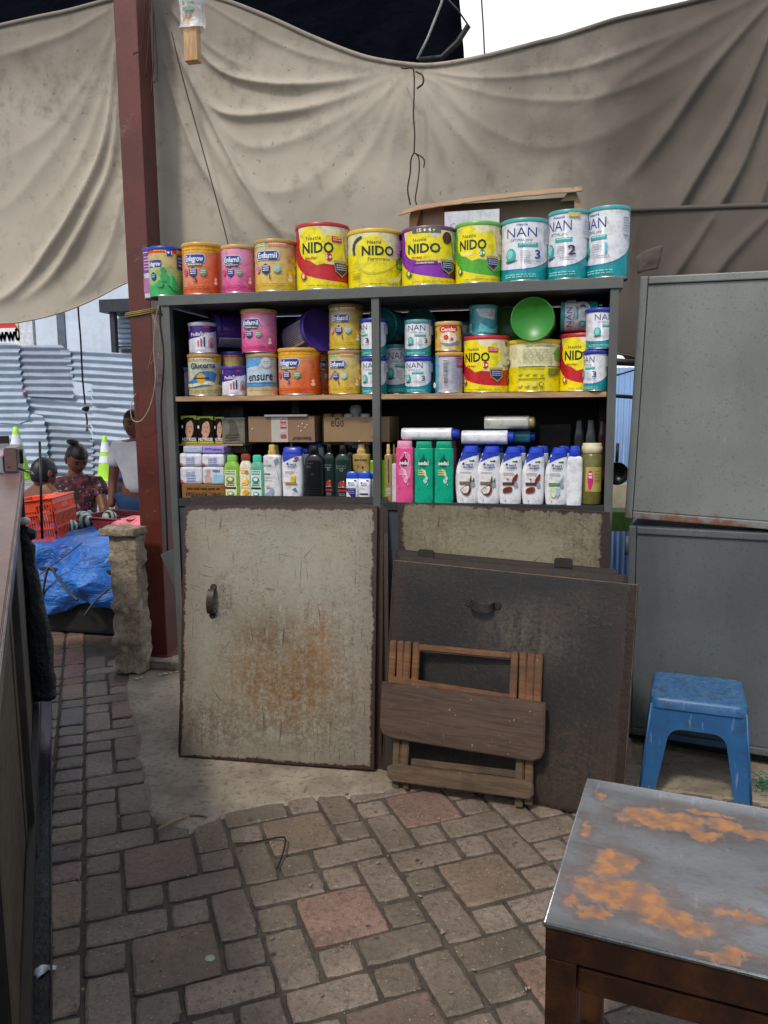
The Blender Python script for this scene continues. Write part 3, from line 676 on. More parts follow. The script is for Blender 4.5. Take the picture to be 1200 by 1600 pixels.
# ---------------------------------------------------------------- leaning steel doors
def rust_panel_mat(name, base, rust, blobs, edge=.03, dark=False, edgebias=.5, w=.75, h=.95, scratch=1.0):
    g = NG(name); v = g.coord('UV'); s = g.sep(v); x, y = s[0], s[1]
    wv = g.sep(g.warp(g.warp(v, .16, 5), .05, 28)); wx, wy = wv[0], wv[1]
    n = g.noise(v, 5, 10, .7); n2 = g.noise(v, 26, 9, .8); n3 = g.noise(v, 2.2, 6); n4 = g.noise(v, 75, 7, .8); runs = g.noise(g.coord('UV', (1, .07, 1)), 40, 6, .7)
    base = lin(base); rust = lin(rust)
    c = g.mix(g.ss(n3, .35, .65), base, tuple(b*.80 for b in base)); c = g.mix(g.ma('MULTIPLY', g.ss(n2, .46, .68), .45), c, tuple(b*.52 for b in base)); c = g.mix(g.ma('MULTIPLY', g.ss(n4, .40, .30), .35), c, tuple(min(1, b*1.35) for b in base))
    for (cx, cy, rx, ry, col, amt) in blobs:
        dx = g.ma('DIVIDE', g.ma('SUBTRACT', wx, cx), rx*1.25); dy = g.ma('DIVIDE', g.ma('SUBTRACT', wy, cy), ry*1.25)
        r = g.ma('SQRT', g.ma('ADD', g.ma('MULTIPLY', dx, dx), g.ma('MULTIPLY', dy, dy)))
        k = g.ma('MULTIPLY', g.ss(r, 1.25, .1), g.ss(g.ma('ADD', g.ma('ADD', g.ma('MULTIPLY', n4, .45), g.ma('MULTIPLY', n2, .33)), g.ma('MULTIPLY', runs, .22)), .42, .57))
        c = g.mix(g.ma('MULTIPLY', k, amt), c, lin(col))
    c = g.mix(g.ma('MULTIPLY', g.ss(runs, .58, .70), .35), c, tuple(b*.5 for b in base))
    for sc_, rot, th in ((110, .22, .70), (90, 1.45, .70), (100, 2.3, .71), (120, .9, .71), (80, 1.62, .69)):   # thin scratches in several directions
        mp = g.n('ShaderNodeMapping'); g.put(mp.inputs[0], g.warp(v, .015, 5)); mp.inputs['Rotation'].default_value = (0, 0, rot); mp2 = g.n('ShaderNodeMapping'); g.put(mp2.inputs[0], mp.outputs[0]); mp2.inputs['Scale'].default_value = (.06, 1, 1)
        c = g.mix(g.ma('MULTIPLY', g.ss(g.noise(mp2.outputs[0], sc_, 3, .55), th-.03, th+.02), .7*scratch), c, (.05, .035, .025))
    c = g.mix(g.ma('MULTIPLY', g.ma('MULTIPLY', g.ss(n4, .53, .62), g.ss(n, .42, .62)), .85), c, (.075, .048, .032)); c = g.mix(g.ma('MULTIPLY', g.ss(g.noise(v, 150, 4, .8), .60, .66), .7), c, (.06, .04, .028))
    ed = g.ma('MINIMUM', g.ma('MINIMUM', x, g.ma('SUBTRACT', w, x)), g.ma('MINIMUM', y, g.ma('SUBTRACT', h, y)))
    mask = g.ma('SUBTRACT', ed, g.ma('MULTIPLY', g.ma('SUBTRACT', g.ma('ADD', g.ma('ADD', g.ma('MULTIPLY', n, .45), g.ma('MULTIPLY', n2, .3)), g.ma('MULTIPLY', n4, .25)), edgebias), edge*5))
    halo = g.ma('MULTIPLY', g.ss(mask, edge*5.0, edge*.3), .55); c = g.mix(halo, c, g.mix(.5, c, tuple(r_*1.8 for r_ in rust)))
    k = g.ss(mask, edge*.55, edge*.28)
    c = g.mix(k, c, g.mix(g.ss(n4, .35, .65), rust, tuple(r_*.4 for r_ in rust)))
    g.set(col=c, rough=g.ma('ADD', g.ma('MULTIPLY', n2, .35), .30), metal=0); g.bump(g.ma('ADD', g.ma('ADD', n2, n4), g.ma('MULTIPLY', k, -.6)), .35, .004); return g.m
RB = M('4a3226', .65, var=.45, vs=12, bump=.4, bs=40)
def quad_panel(label, BL, BR, TR, TL, mat, th=.022, edge=RB, handle=None, group=None, tabs=()):
    BL, BR, TR, TL = map(Vector, (BL, BR, TR, TL)); m = frame(BL, BR-BL, TL-BL); t = tag(empty('steel_door', mat=m), label, 'door', group)
    iv = m.inverted(); q = [iv @ p for p in (BL, BR, TR, TL)]; wd = (q[1].x+q[2].x-q[3].x)/2; ht = (q[2].z+q[3].z)/2
    bm = bmesh.new(); uv = bm.loops.layers.uv.new('UVMap'); nx, nz = 16, 20; V = []
    for j in range(nz+1):
        row = []
        for i in range(nx+1):
            a, b = i/nx, j/nz; p = q[0].lerp(q[1], a).lerp(q[3].lerp(q[2], a), b)
            p.y = -.001-.0025*fbm(Vector((a*3+ht, b*3, wd)), 2)*min(1, 12*min(a, 1-a))*min(1, 12*min(b, 1-b))
            row.append((bm.verts.new(p), (a*wd, b*ht)))
        V.append(row)
    for j in range(nz):
        for i in range(nx):
            qd = (V[j][i], V[j][i+1], V[j+1][i+1], V[j+1][i]); f = bm.faces.new([k[0] for k in qd]); f.smooth = True
            for lp, k in zip(f.loops, qd): lp[uv].uv = k[1]
    me_obj('sheet', bm, mat, t)
    bm = bmesh.new(); cs = [Vector((k.x, 0, k.z)) for k in q]
    for a, b in ((0, 1), (1, 2), (2, 3), (3, 0)):
        A, B = cs[a], cs[b]; d = (B-A).normalized(); nrm = Vector((-d.z, 0, d.x)) if False else Vector((d.z, 0, -d.x))
        vs = [A, B, B+Vector((0, th, 0)), A+Vector((0, th, 0))]; inn = -nrm*.012
        P = [bm.verts.new(k+e_) for k, e_ in ((A, nrm*.0012), (B, nrm*.0012), (B+Vector((0, th, 0)), nrm*.0012), (A+Vector((0, th, 0)), nrm*.0012))]
        Q = [bm.verts.new(k+inn+Vector((0, yy, 0))) for k, yy in ((A, .0012), (B, .0012), (B+Vector((0, th, 0)), 0), (A+Vector((0, th, 0)), 0))]
        for k in range(4): bm.faces.new((P[k], P[(k+1) % 4], Q[(k+1) % 4], Q[k]))
        bm.faces.new(P); bm.faces.new(Q[::-1])
    bmesh.ops.recalc_face_normals(bm, faces=bm.faces[:]); me_obj('folded_edge', bm, edge, t)
    if handle:
        hx, hz, vert = handle; bm = bmesh.new()
        pts = [(0, 0, -.045), (0, -.018, -.042), (0, -.030, -.018), (0, -.030, .018), (0, -.018, .042), (0, 0, .045)] if vert else [(-.042, 0, 0), (-.038, -.02, -.004), (-.016, -.03, -.008), (.016, -.03, -.008), (.038, -.02, -.004), (.042, 0, 0)]
        pts = catmull(pts, 5)
        for a, b in zip(pts, pts[1:]):
            o_ = Vector((.013, 0, 0)) if vert else Vector((0, 0, .011)); thk = (b-a).cross(o_).normalized()*.002
            vv = [bm.verts.new(p+Vector((hx, -.003, hz))) for p in (a-o_-thk, a+o_-thk, b+o_-thk, b-o_-thk, a-o_+thk, a+o_+thk, b+o_+thk, b-o_+thk)]
            for f in ((0, 1, 2, 3), (7, 6, 5, 4), (0, 4, 5, 1), (1, 5, 6, 2), (2, 6, 7, 3), (3, 7, 4, 0)): bm.faces.new([vv[k] for k in f])
        for sg in (-1, 1):
            c_ = Vector((hx, -.003, hz+sg*.052)) if vert else Vector((hx+sg*.052, -.003, hz))
            r = bmesh.ops.create_cone(bm, segments=16, radius1=.014, radius2=.012, depth=.005, cap_ends=True, matrix=Matrix.Translation(c_) @ Matrix.Rotation(R(90), 4, 'X'))
        me_obj('handle', bm, M('38332e', .5, .4, var=.4, bump=.3), t)
    for tx in tabs:
        bm = bmesh.new(); prism(bm, rrect(q[3].x+tx-.03, q[3].x+tx+.03, ht-.012, ht+.018, .01, 4, '0110'), -.006, .002); me_obj('latch_tab', bm, M('2c2723', .6, .3, bump=.3), t)
    return t
ht = .945
PM1 = rust_panel_mat('rusted_pale_enamel', '#8f8d7e', '#3e241a', [(.36, .475, .09, .08, '#3f2d22', 1.0), (.34, .52, .22, .10, '#6b5a48', .8), (.60, .50, .10, .2, '#6e6252', .6), (.30, .60, .30, .10, '#8a8270', .5), (.42, .30, .28, .18, '#806036', .85), (.42, .26, .20, .12, '#6b4a28', .8), (.28, .34, .12, .10, '#70502c', .7), (.50, .36, .05, .18, '#6e4a24', .8), (.36, .12, .3, .08, '#594838', .7), (.64, .2, .1, .25, '#5e5144', .5), (.08, .12, .16, .10, '#5b4536', .75), (.55, .44, .03, .12, '#8a5526', .7), (.16, .60, .05, .09, '#3b3028', .75), (.62, .83, .12, .10, '#8c7c5c', .5), (.1, .86, .14, .10, '#8c7c5c', .5)], w=.75, h=.945, edge=.022, edgebias=.48)
PM2 = rust_panel_mat('stained_pale_enamel', '#87836c', '#33231b', [(.5, .55, .2, .2, '#5d4a33', .7), (.1, .8, .15, .2, '#6a5a3d', .7), (.66, .8, .12, .2, '#5a4a33', .8), (.35, .93, .2, .06, '#54422e', .7)], w=.73, h=.96, edge=.03, edgebias=.46)
PM3 = rust_panel_mat('sooty_dark_enamel', '#262625', '#33231b', [(.4, .4, .35, .2, '#1d1c1b', .8), (.25, .2, .3, .2, '#352e27', .5), (.7, .15, .2, .15, '#46382c', .7), (.5, .55, .16, .12, '#6a6056', .6), (.12, .72, .14, .06, '#3c3128', .7), (.62, .66, .16, .05, '#4a4036', .6), (.45, .1, .3, .06, '#40352a', .7)], w=.82, h=.82, edge=.018, edgebias=.5)
PM4 = rust_panel_mat('dark_brown_enamel', '#3a332d', '#2c1f19', [(.4, .4, .3, .3, '#2b2825', .7)], w=.8, h=.85, edge=.02)
# left stack
v3 = Vector
quad_panel('pale rusty steel door with curved handle leaning frontmost at left', (-1.332, 2.52, .006), (-.585, 2.535, .018), (-.606, 2.725, .945), (-1.362, 2.71, .925), PM1, handle=(.118, .585, True))
quad_panel('steel door leaning right behind the pale rusty door with handle', (-1.352, 2.555, .006), (-.565, 2.57, .006), (-.588, 2.748, .948), (-1.368, 2.735, .93), PM1, .014)
PME = M('332520', .65, var=.5, bump=.3)
quad_panel('rearmost brown steel door of the stack leaning at left', (-1.335, 2.60, .006), (-.545, 2.61, .006), (-.572, 2.765 if False else 2.748, .975), (-1.35, 2.748, .97), PM4, .002, PME)
# right stack
quad_panel('stained cream steel door, tallest of the stack leaning at right', (-.515, 2.64, .006), (.215, 2.62, .006), PY(952, 800, 2.725), PY(622, 786, 2.725), PM2, .018)
quad_panel('dark steel door with two latch tabs leaning behind the frontmost one', (-.54, 2.63, .006), (.225, 2.50, .006), PY(966, 886, 2.655), PY(619, 859, 2.70), PM4, .014, PME, tabs=(.115, .60))
quad_panel('thin dark steel door showing its upper edge in the right stack', (-.55, 2.605, .006), (.240, 2.44, .006), PY(984, 897, 2.59), PY(620, 867, 2.69), PM4, .012, PME, handle=None)
quad_panel('large dark sooty steel door with small handle, frontmost at right', (-.560, 2.565, .006), (.252, 2.36, .006), PY(1001, 912, 2.54), PY(615, 876, 2.67), PM3, .026, M('6b5b48', .65, var=.5, vs=14, bump=.4), handle=(.345, .635, False))

# ---------------------------------------------------------------- folded wooden stool
def wood_mat(name, a, b, dirt=.3):
    g = NG(name); v = g.coord('Object', (1.2, 6, 14)); n = g.noise(v, 5, 8, .65, 1.0); n2 = g.noise(g.coord(), 30, 6); n3 = g.noise(g.coord(), 6, 5)
    c = g.mix(g.ss(n, .35, .65), lin(a), lin(b)); c = g.mix(g.ma('MULTIPLY', g.ss(n3, .45, .7), dirt), c, (.03, .02, .014))
    c = g.mix(g.ma('MULTIPLY', g.ss(g.noise(g.coord(), 60, 3), .68, .73), .6), c, (.4, .36, .3))
    g.set(col=c, rough=g.ma('ADD', g.ma('MULTIPLY', n2, .3), .42)); g.bump(g.ma('ADD', n, n2), .3, .003); return g.m
WD = wood_mat('dark_seat_wood', '#3f3026', '#534136', .5); WD2 = wood_mat('varnished_slat_wood', '#5d3b23', '#74502f', .55); WD3 = wood_mat('foot_wood', '#4d3e2f', '#64533f', .5)
FO = v3((-.485, 2.452, 0)); FX = v3((.425, -.072, 0)); FU = v3((-.005, .11, .52)); FM = frame(FO, FX, FU)
fn = FM.to_3x3() @ v3((0, 1, 0)); fi = FM.inverted()
def LP(x, y): p = fi @ PN(x, y, FO, fn); return p.x, p.z
t = tag(empty('folding_stool', mat=FM), 'folded brown wooden stool leaning against the dark steel door', 'stool')
def lbar(name, x0, y0, x1, y1, wpx, d0, d1, mat, rad=.003):
    (a, b), (c, d) = LP(x0, y0), LP(x1, y1); w_ = wpx/505.
    bm = bmesh.new(); dv = v3((c-a, 0, d-b)); nn = v3((-dv.z, 0, dv.x)).normalized()*w_/2
    A, B = v3((a, 0, b)), v3((c, 0, d)); P = [A-nn, B-nn, B+nn, A+nn]; prism(bm, [(p.x, p.z) for p in P], d0, d1); 
    bmesh.ops.bevel(bm, geom=bm.edges[:], offset=rad, segments=2, affect='EDGES'); return me_obj(name, bm, mat, t)
for k, (xt, xb) in enumerate(((614, 611), (625, 622), (637, 634), (650, 647))): lbar('slat', xt, 1001+k, xb-2+(0), 1215 if k in (1,) else 1100, 12.2, .000+.003*(k % 2), .022, WD2)
for k, (xt, xb) in enumerate(((804, 801), (817, 814), (830, 827), (842, 839))): lbar('slat', xt, 1019+k, xb-2, 1240 if k in (1,) else 1130, 12.2, .000+.003*(k % 2), .022, WD2)
lbar('top_rail', 652, 1012, 800, 1026, 12, .002, .022, WD2, .006)
def LQ(pts): return [LP(*p) for p in pts]
bm = bmesh.new(); q = LQ(((600, 1064), (854, 1097), (852, 1172), (846, 1183), (834, 1188), (614, 1152), (602, 1146), (597, 1134))); prism(bm, q, -.024, -.002, bev=.004); me_obj('seat_board', bm, WD, t)
bm = bmesh.new(); q = LQ(((609, 1056), (800, 1086), (800, 1096), (609, 1066))); prism(bm, q, -.001, .012, bev=.002); me_obj('cross_rail', bm, WD2, t)
for x in (620, 634): lbar('foot_leg', x, 1145, x-3, 1232 if x == 620 else 1196, 13, .000, .020, WD3)
for x in (812, 827): lbar('foot_leg', x, 1180, x-2, 1262 if x == 812 else 1258, 13, .000, .020, WD3)
lbar('foot_leg', 636, 1205, 633, 1234, 12, .004, .024, WD3)
bm = bmesh.new(); q = LQ(((608, 1196), (618, 1192), (828, 1218), (835, 1226), (835, 1240), (828, 1247), (616, 1219), (607, 1210))); prism(bm, q, -.022, -.001, bev=.004); me_obj('foot_board', bm, WD3, t)
lbar('rear_rail', 640, 1192, 806, 1212, 12, .012, .024, WD3)

# ---------------------------------------------------------------- blue plastic stool
g = NG('blue_plastic'); v = g.coord(); n = g.noise(v, 9, 8, .7); n2 = g.noise(v, 60, 5); s = g.sep(v)
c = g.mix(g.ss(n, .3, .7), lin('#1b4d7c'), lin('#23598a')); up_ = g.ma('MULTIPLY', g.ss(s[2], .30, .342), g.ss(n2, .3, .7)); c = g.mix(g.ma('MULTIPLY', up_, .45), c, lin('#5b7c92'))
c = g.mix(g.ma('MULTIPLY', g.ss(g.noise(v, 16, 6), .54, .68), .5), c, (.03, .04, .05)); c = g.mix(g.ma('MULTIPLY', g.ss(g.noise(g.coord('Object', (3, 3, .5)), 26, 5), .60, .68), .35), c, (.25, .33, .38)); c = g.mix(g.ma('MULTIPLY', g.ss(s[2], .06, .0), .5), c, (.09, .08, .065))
g.set(col=c, rough=g.ma('ADD', g.ma('MULTIPLY', n2, .3), .30)); g.bump(g.noise(v, 90, 3), .1, .002); BLU = g.m
a = PZ(1018, 1088, .345); b = PZ(1168, 1106, .345); c0 = PZ(1034, 1052, .345); c1 = PZ(1152, 1062, .345)
fl, fr = PZ(999, 1236, 0), PZ(1174, 1262, 0)
bx = (b-a); wT = bx.length; depT = ((c0-a)+(c1-b)).length/2
m = frame(v3(((a.x+b.x)/2, (a.y+b.y)/2, 0)), v3((bx.x, bx.y, 0)), (0, 0, 1)); mi_ = m.inverted(); lf, rf = mi_ @ fl, mi_ @ fr
wB = wT+.055; HT = .345; dep = .27
t = tag(empty('plastic_stool', mat=m @ Matrix.Translation((0, dep/2, 0))), 'blue plastic stool standing in front of the grey metal cabinets', 'stool')
def sidepl(wb, wt, h, th, legw, arch_h, r, mt):
    """a leg frame: trapezoid with an arched opening"""
    hb, htp = wb/2, wt/2; n = 10; inner = [(-hb+legw, 0)]
    xa = htp-legw*1.15
    for k in range(n+1): A_ = R(180-90*k/n); inner.append((-xa+r+r*cos(A_), arch_h-r+r*sin(A_)))
    for k in range(n+1): A_ = R(90-90*k/n); inner.append((xa-r+r*cos(A_), arch_h-r+r*sin(A_)))
    inner.append((hb-legw, 0)); outer = [(hb, 0), (htp, h), (-htp, h), (-hb, 0)]
    return inner, outer
bm = bmesh.new()
for ang in (0, 90, 180, 270):
    wb, wt_ = (wB, wT) if ang in (0, 180) else (dep+.05, dep)
    off_t = (dep if ang in (0, 180) else wT)/2; off_b = off_t+.026
    inner, outer = sidepl(wb, wt_, HT-.02, .003, .046, .245, .045, None)
    poly = inner+outer; rot = Matrix.Rotation(R(ang), 4, 'Z')
    vf = []; vb = []
    for x, z in poly:
        y = off_b+(off_t-off_b)*z/(HT-.02); vf.append(bm.verts.new(rot @ v3((x, -y, z)))); vb.append(bm.verts.new(rot @ v3((x, -y+.004, z))))
    k = len(poly); nI = len(inner)
    fs = [bm.faces.new(vf), bm.faces.new(vb[::-1])]
    for i in range(k): fs.append(bm.faces.new((vf[i], vb[i], vb[(i+1) % k], vf[(i+1) % k])))
bm.normal_update(); bmesh.ops.triangulate(bm, faces=[f for f in bm.faces if len(f.verts) > 4], ngon_method='EAR_CLIP')
for sx in (-1, 1):
    for sy in (-1, 1):
        tube(bm, [(sx*wB/2, sy*(dep+.05)/2, 0), (sx*(wT/2-.001), sy*(dep/2-.001), HT-.022)], .0042, 8)
bmesh.ops.recalc_face_normals(bm, faces=bm.faces[:]); me_obj('leg_frame', bm, BLU, t)
bm = bmesh.new(); pr = []
for z, gx, r in ((HT-.034, .007, .03), (HT-.010, .004, .03), (HT-.003, .001, .028), (HT, -.006, .024), (HT+.001, -.014, .02), (HT-.002, -.022, .02)):
    pr.append([bm.verts.new((x, y, z)) for x, y in rrect(-wT/2-gx, wT/2+gx, -dep/2-gx, dep/2+gx, r, 5)])
for A_, B_ in zip(pr, pr[1:]):
    for k in range(len(A_)): bm.faces.new((A_[k], A_[(k+1) % len(A_)], B_[(k+1) % len(A_)], B_[k])).smooth = True
bm.faces.new(pr[-1])
me_obj('seat', bm, BLU, t)
bm = bmesh.new(); box(bm, -wT/2+.02, wT/2-.02, dep/2+.006, dep/2+.020, .085, .105, .003); me_obj('brace', bm, BLU, t)
# green net scrap
bm = bmesh.new(); rr = random.Random(3); c_ = PZ(1200, 1232, .012)
for k in range(46):
    p0 = c_+v3((rr.gauss(0, .03), rr.gauss(0, .022), abs(rr.gauss(0, .012)))); tube(bm, catmull([p0, p0+v3((rr.gauss(0, .02), rr.gauss(0, .02), abs(rr.gauss(.01, .01)))), p0+v3((rr.gauss(0, .03), rr.gauss(0, .02), .004))], 4), .0012, 4)
tag(me_obj('net_scrap', bm, M('1f6b4c', .6, bump=0)), 'crumpled green net scrap on the floor right of the blue stool', 'net')

# ---------------------------------------------------------------- rusty steel table
TZ = .60; p0 = PZ(851, 1441, TZ); p1 = PZ(918, 1216, TZ); px = PZ(1200, 1262, TZ)-p1
yv = (p1-p0); TD = yv.length; xv = v3((yv.y, -yv.x, 0)).normalized(); TWD = .95
m = frame(v3((p0.x, p0.y, 0)), xv, (0, 0, 1)); t = tag(empty('steel_table', mat=m), 'worn galvanised steel table with orange rust patches in front corner', 'table')
g = NG('rusted_galvanised'); v = g.coord(); s = g.sep(g.warp(g.warp(v, .10, 11), .03, 60)); n = g.noise(v, 7, 9, .65); n2 = g.noise(v, 40, 7, .7); n3 = g.noise(g.coord('Object', (1, 3, 1)), 3, 4)
fac = None
for (cx, cy, rx, ry) in ((.095, .105, .085, .050), (.075, .175, .04, .055), (.17, .075, .06, .035), (.055, .055, .03, .02), (.10, .33, .05, .035), (.16, .345, .055, .04), (.21, .315, .035, .02), (.235, .36, .03, .03), (.03, .385, .014, .02), (.022, .27, .012, .03), (.02, .06, .012, .018), (.29, .345, .05, .02), (.26, .12, .05, .015), (.235, .025, .045, .014), (.30, .19, .025, .01), (.36, .30, .03, .03), (.21, .44-.04, .06, .008), (.5, .2, .1, .04)):
    dx = g.ma('DIVIDE', g.ma('SUBTRACT', s[0], cx), rx); dy = g.ma('DIVIDE', g.ma('SUBTRACT', s[1], cy), ry)
    q = g.ma('SUBTRACT', 1.0, g.ma('SQRT', g.ma('ADD', g.ma('MULTIPLY', dx, dx), g.ma('MULTIPLY', dy, dy))))
    fac = q if fac is None else g.ma('MAXIMUM', fac, q)
q = g.ma('ADD', fac, g.ma('MULTIPLY', g.ma('SUBTRACT', g.ma('ADD', g.ma('MULTIPLY', n, .6), g.ma('MULTIPLY', n2, .4)), .5), 2.0))
k = g.ma('MULTIPLY', g.ss(q, .02, .45), g.ma('ADD', .62, g.ma('MULTIPLY', g.ss(n2, .38, .55), .38))); k = g.ma('MULTIPLY', k, g.ss(fac, -.9, -.3))
mc = g.mix(g.ss(n3, .3, .7), (.27, .275, .285), (.40, .405, .42)); mc = g.mix(g.ma('MULTIPLY', g.ss(n2, .5, .75), .4), mc, (.14, .14, .14))
mc = g.mix(g.ma('MULTIPLY', g.ss(g.noise(g.coord('Object', (.1, 1, 1)), 90, 3), .62, .68), .35), mc, (.12, .115, .11)); mc = g.mix(g.ma('MULTIPLY', g.ss(g.noise(g.coord('Object', (1, .15, 1)), 70, 3), .64, .70), .3), mc, (.6, .6, .62)); mc = g.mix(g.ma('MULTIPLY', g.ss(g.noise(v, 110, 5, .8), .60, .68), .6), mc, (.13, .09, .07)); mc = g.mix(g.ma('MULTIPLY', g.ss(q, -.9, .2), .45), mc, lin('#8d6a58'))
rc = g.mix(g.ss(n2, .35, .65), lin('#7d4f2a'), lin('#a97544'))
g.set(col=g.mix(g.ma('MULTIPLY', k, .92), mc, rc), rough=g.ma('ADD', g.ma('MULTIPLY', k, .3), g.ma('ADD', g.ma('MULTIPLY', n2, .22), .26)), metal=g.ma('SUBTRACT', .85, g.ma('MULTIPLY', k, .8)))
g.bump(g.ma('ADD', g.ma('MULTIPLY', n, 1.5), n2), .12, .006); TOPM = g.m
bm = bmesh.new(); nx, ny = 60, 30; V = []
for j in range(ny+1):
    row = []
    for i in range(nx+1):
        x = TWD*i/nx; y = TD*j/ny; e = min(x/.035, y/.03, (TD-y)/.03, 1)
        z = TZ-.0035*(1-(1-min(1, e))**2)+.0016*fbm(v3((x*6, y*6, 1)), 2)
        if i in (0, nx) or j in (0, ny): z = TZ
        row.append(bm.verts.new((x, y, z)))
    V.append(row)
for j in range(ny):
    for i in range(nx): bm.faces.new((V[j][i], V[j][i+1], V[j+1][i+1], V[j+1][i])).smooth = True
me_obj('table_top', bm, TOPM, t)
bm = bmesh.new(); tube(bm, [(0, 0, TZ-.003), (TWD, 0, TZ-.003), (TWD, TD, TZ-.003), (0, TD, TZ-.003), (0, .0, TZ-.003)], .0034, 8)
me_obj('rolled_rim', bm, M('a9a6a2', .25, .9, var=.3, vs=30, bump=.2), t)
BR = paint_mat('brown_rusted_tube', '#3a2013', 1, .3, .60, sc=9, chipcol=(.11, .05, .02), dirt=.5)
g = NG('rust_mottled_tube'); v = g.coord(); n = g.noise(g.warp(v, .05, 12), 7, 9, .7); n2 = g.noise(v, 45, 7, .75)
c = g.mix(g.ss(n, .42, .70), lin('#26150d'), lin('#4a2b17')); c = g.mix(g.ma('MULTIPLY', g.ss(n2, .5, .7), .6), c, lin('#1d110b')); c = g.mix(g.ma('MULTIPLY', g.ss(g.noise(v, 3, 6), .5, .65), .45), c, lin('#5f3b20'))
g.set(col=c, rough=g.ma('ADD', g.ma('MULTIPLY', n2, .3), .22), metal=.2); g.bump(g.ma('ADD', n, n2), .25, .003); BR = g.m
bm = bmesh.new(); box(bm, .001, TWD-.001, .001, .030, TZ-.052, TZ-.005, .002); box(bm, .001, .03, .031, TD-.031, TZ-.052, TZ-.005, .002); box(bm, .001, TWD-.001, TD-.03, TD-.001, TZ-.052, TZ-.005, .002)
me_obj('apron', bm, BR, t)
for x, y in ((.002, .002), (TWD-.047, .002), (.002, TD-.047), (TWD-.047, TD-.047)):
    bm = bmesh.new(); box(bm, x, x+.042, y, y+.045, .006, TZ-.053, .003); me_obj('leg', bm, BR, t)
bm = bmesh.new(); box(bm, .045, TWD-.05, .008, .042, TZ-.098, TZ-.060, .004); me_obj('lower_rail', bm, BR, t)
bm = bmesh.new(); box(bm, .006, .036, .050, TD-.05, .10, .13, .004); me_obj('side_rail', bm, BR, t)

# ---------------------------------------------------------------- counter on the far left
a35 = R(35.5); CVv = v3((-sin(a35), cos(a35), 0)); CN = v3((CVv.y, -CVv.x, 0)); CC = -.105
def CP(v_, n_, z): return CVv*v_+CN*(CC+n_)+v3((0, 0, z))
m = frame(CP(3.42, 0, 0), -CVv, (0, 0, 1)); t = tag(empty('stall_counter', mat=m), 'long weathered stall counter with tilted brown metal lid along left edge', 'counter')
# local x runs toward the camera, -y faces the walkway
GW = wood_mat('grimy_side_boards', '#3f3a2f', '#5b5443', .5)
Ln = 3.3
def topz(x): return 1.055-.095*x
mm = frame((0, 0, 0), (1, 0, 0), (0, 0, 1))
bm = bmesh.new(); nb = 11
for k in range(nb):
    x0, x1 = Ln*k/nb+.003, Ln*(k+1)/nb-.003; dd = random.uniform(-.004, .004)
    prism(bm, [(x0, .09), (x1, .09), (x1, topz(x1)-.05), (x0, topz(x0)-.05)], .02+dd, .045)
me_obj('side_boards', bm, GW, t)
for k in range(3):
    bm = bmesh.new(); x0 = (.0, 1.05, 2.2)[k]; prism(bm, [(x0, .006), (x0+.045, .006), (x0+.045, topz(x0)-.045), (x0, topz(x0)-.045)], -.002, .022, bev=.003); me_obj('upright', bm, M('3b362e', .6, var=.4), t)
bm = bmesh.new(); prism(bm, [(0, .07), (Ln, .07), (Ln, .115), (0, .115)], -.004, .018, bev=.003); me_obj('bottom_rail', bm, M('2a2320', .6, var=.4), t)
LIDM = paint_mat('brown_lid_paint', '#7a625b', 1, .30, .66, sc=5, dirt=.3, chipcol=(.2, .12, .09))
bm = bmesh.new(); prism(bm, [(0, topz(0)-.035), (Ln, topz(Ln)-.035), (Ln, topz(Ln)), (0, topz(0))], -.001, .70, bev=.003); me_obj('lid', bm, LIDM, t)
bm = bmesh.new(); prism(bm, [(0, topz(0)-.04), (Ln, topz(Ln)-.04), (Ln, topz(Ln)+.004), (0, topz(0)+.004)], -.008, -.003, bev=.002); me_obj('edge_strip', bm, M('8b8582', .35, .7, var=.4, bump=.2), t)
bm = bmesh.new(); box(bm, 0, .04, .046, .7, .02, topz(0)-.05); me_obj('end_panel', bm, GW, t)
# raised box on the far end with bracket
t2 = tag(empty('display_case', mat=m), 'glass-topped brown metal display case at far end of the counter', 'display case')
bm = bmesh.new(); prism(bm, [(-.62, .92), (.02, topz(0)+.008), (.02, topz(0)+.10), (-.62, 1.145)], .012, .060, bev=.004); me_obj('case_rail', bm, LIDM, t2)
bm = bmesh.new(); prism(bm, [(-.62, .99), (.02, topz(0)+.008), (.02, topz(0)+.07), (-.62, 1.15)], .064, .70, bev=.003); me_obj('case_glass', bm, M('aab0b4', .12, .2, var=.2, vs=4, bump=.05), t2)
bm = bmesh.new(); box(bm, -.66, -.62, .064, .72, 1.08, 1.185, .003); me_obj('end_bar', bm, BLK, t2)
bm = bmesh.new(); prism(bm, rrect(-.14, -.075, 1.085, 1.145, .006, 3), -.006, .008, bev=.001); me_obj('bracket', bm, M('22201f', .5, .5), t2)
bm = bmesh.new(); lathe(bm, [(0, .003), (.010, .003), (.012, 0)], 20); bmesh.ops.transform(bm, matrix=Matrix.Translation((-.108, -.0095, 1.116)) @ Matrix.Rotation(R(90), 4, 'X'), verts=bm.verts[:]); me_obj('bracket_hole', bm, M('e8eaec', .6, bump=0), t2)
bm = bmesh.new(); tube(bm, catmull([(.02, .05, topz(0)+.03), (-.01, 0, topz(0)+.012), (.01, -.034, topz(0)-.002), (.05, -.04, topz(0)-.01)], 5), .006, 6); me_obj('clip', bm, M('6d665c', .4, .7), t2)
bm = bmesh.new(); q0 = PY(62, 690, 2.72); q1 = PY(66, 842, 2.66); tube(bm, [q0, q1], .005, 8); tag(me_obj('thin_rod', bm, M('2b2b2e', .35, .6)), 'thin upright metal rod at the end of the counter', 'rod')
for r_ in (t, t2):
    for ch in r_.children:
        ch.data.transform(Matrix.Diagonal((1, -1, 1, 1))); ch.data.flip_normals()
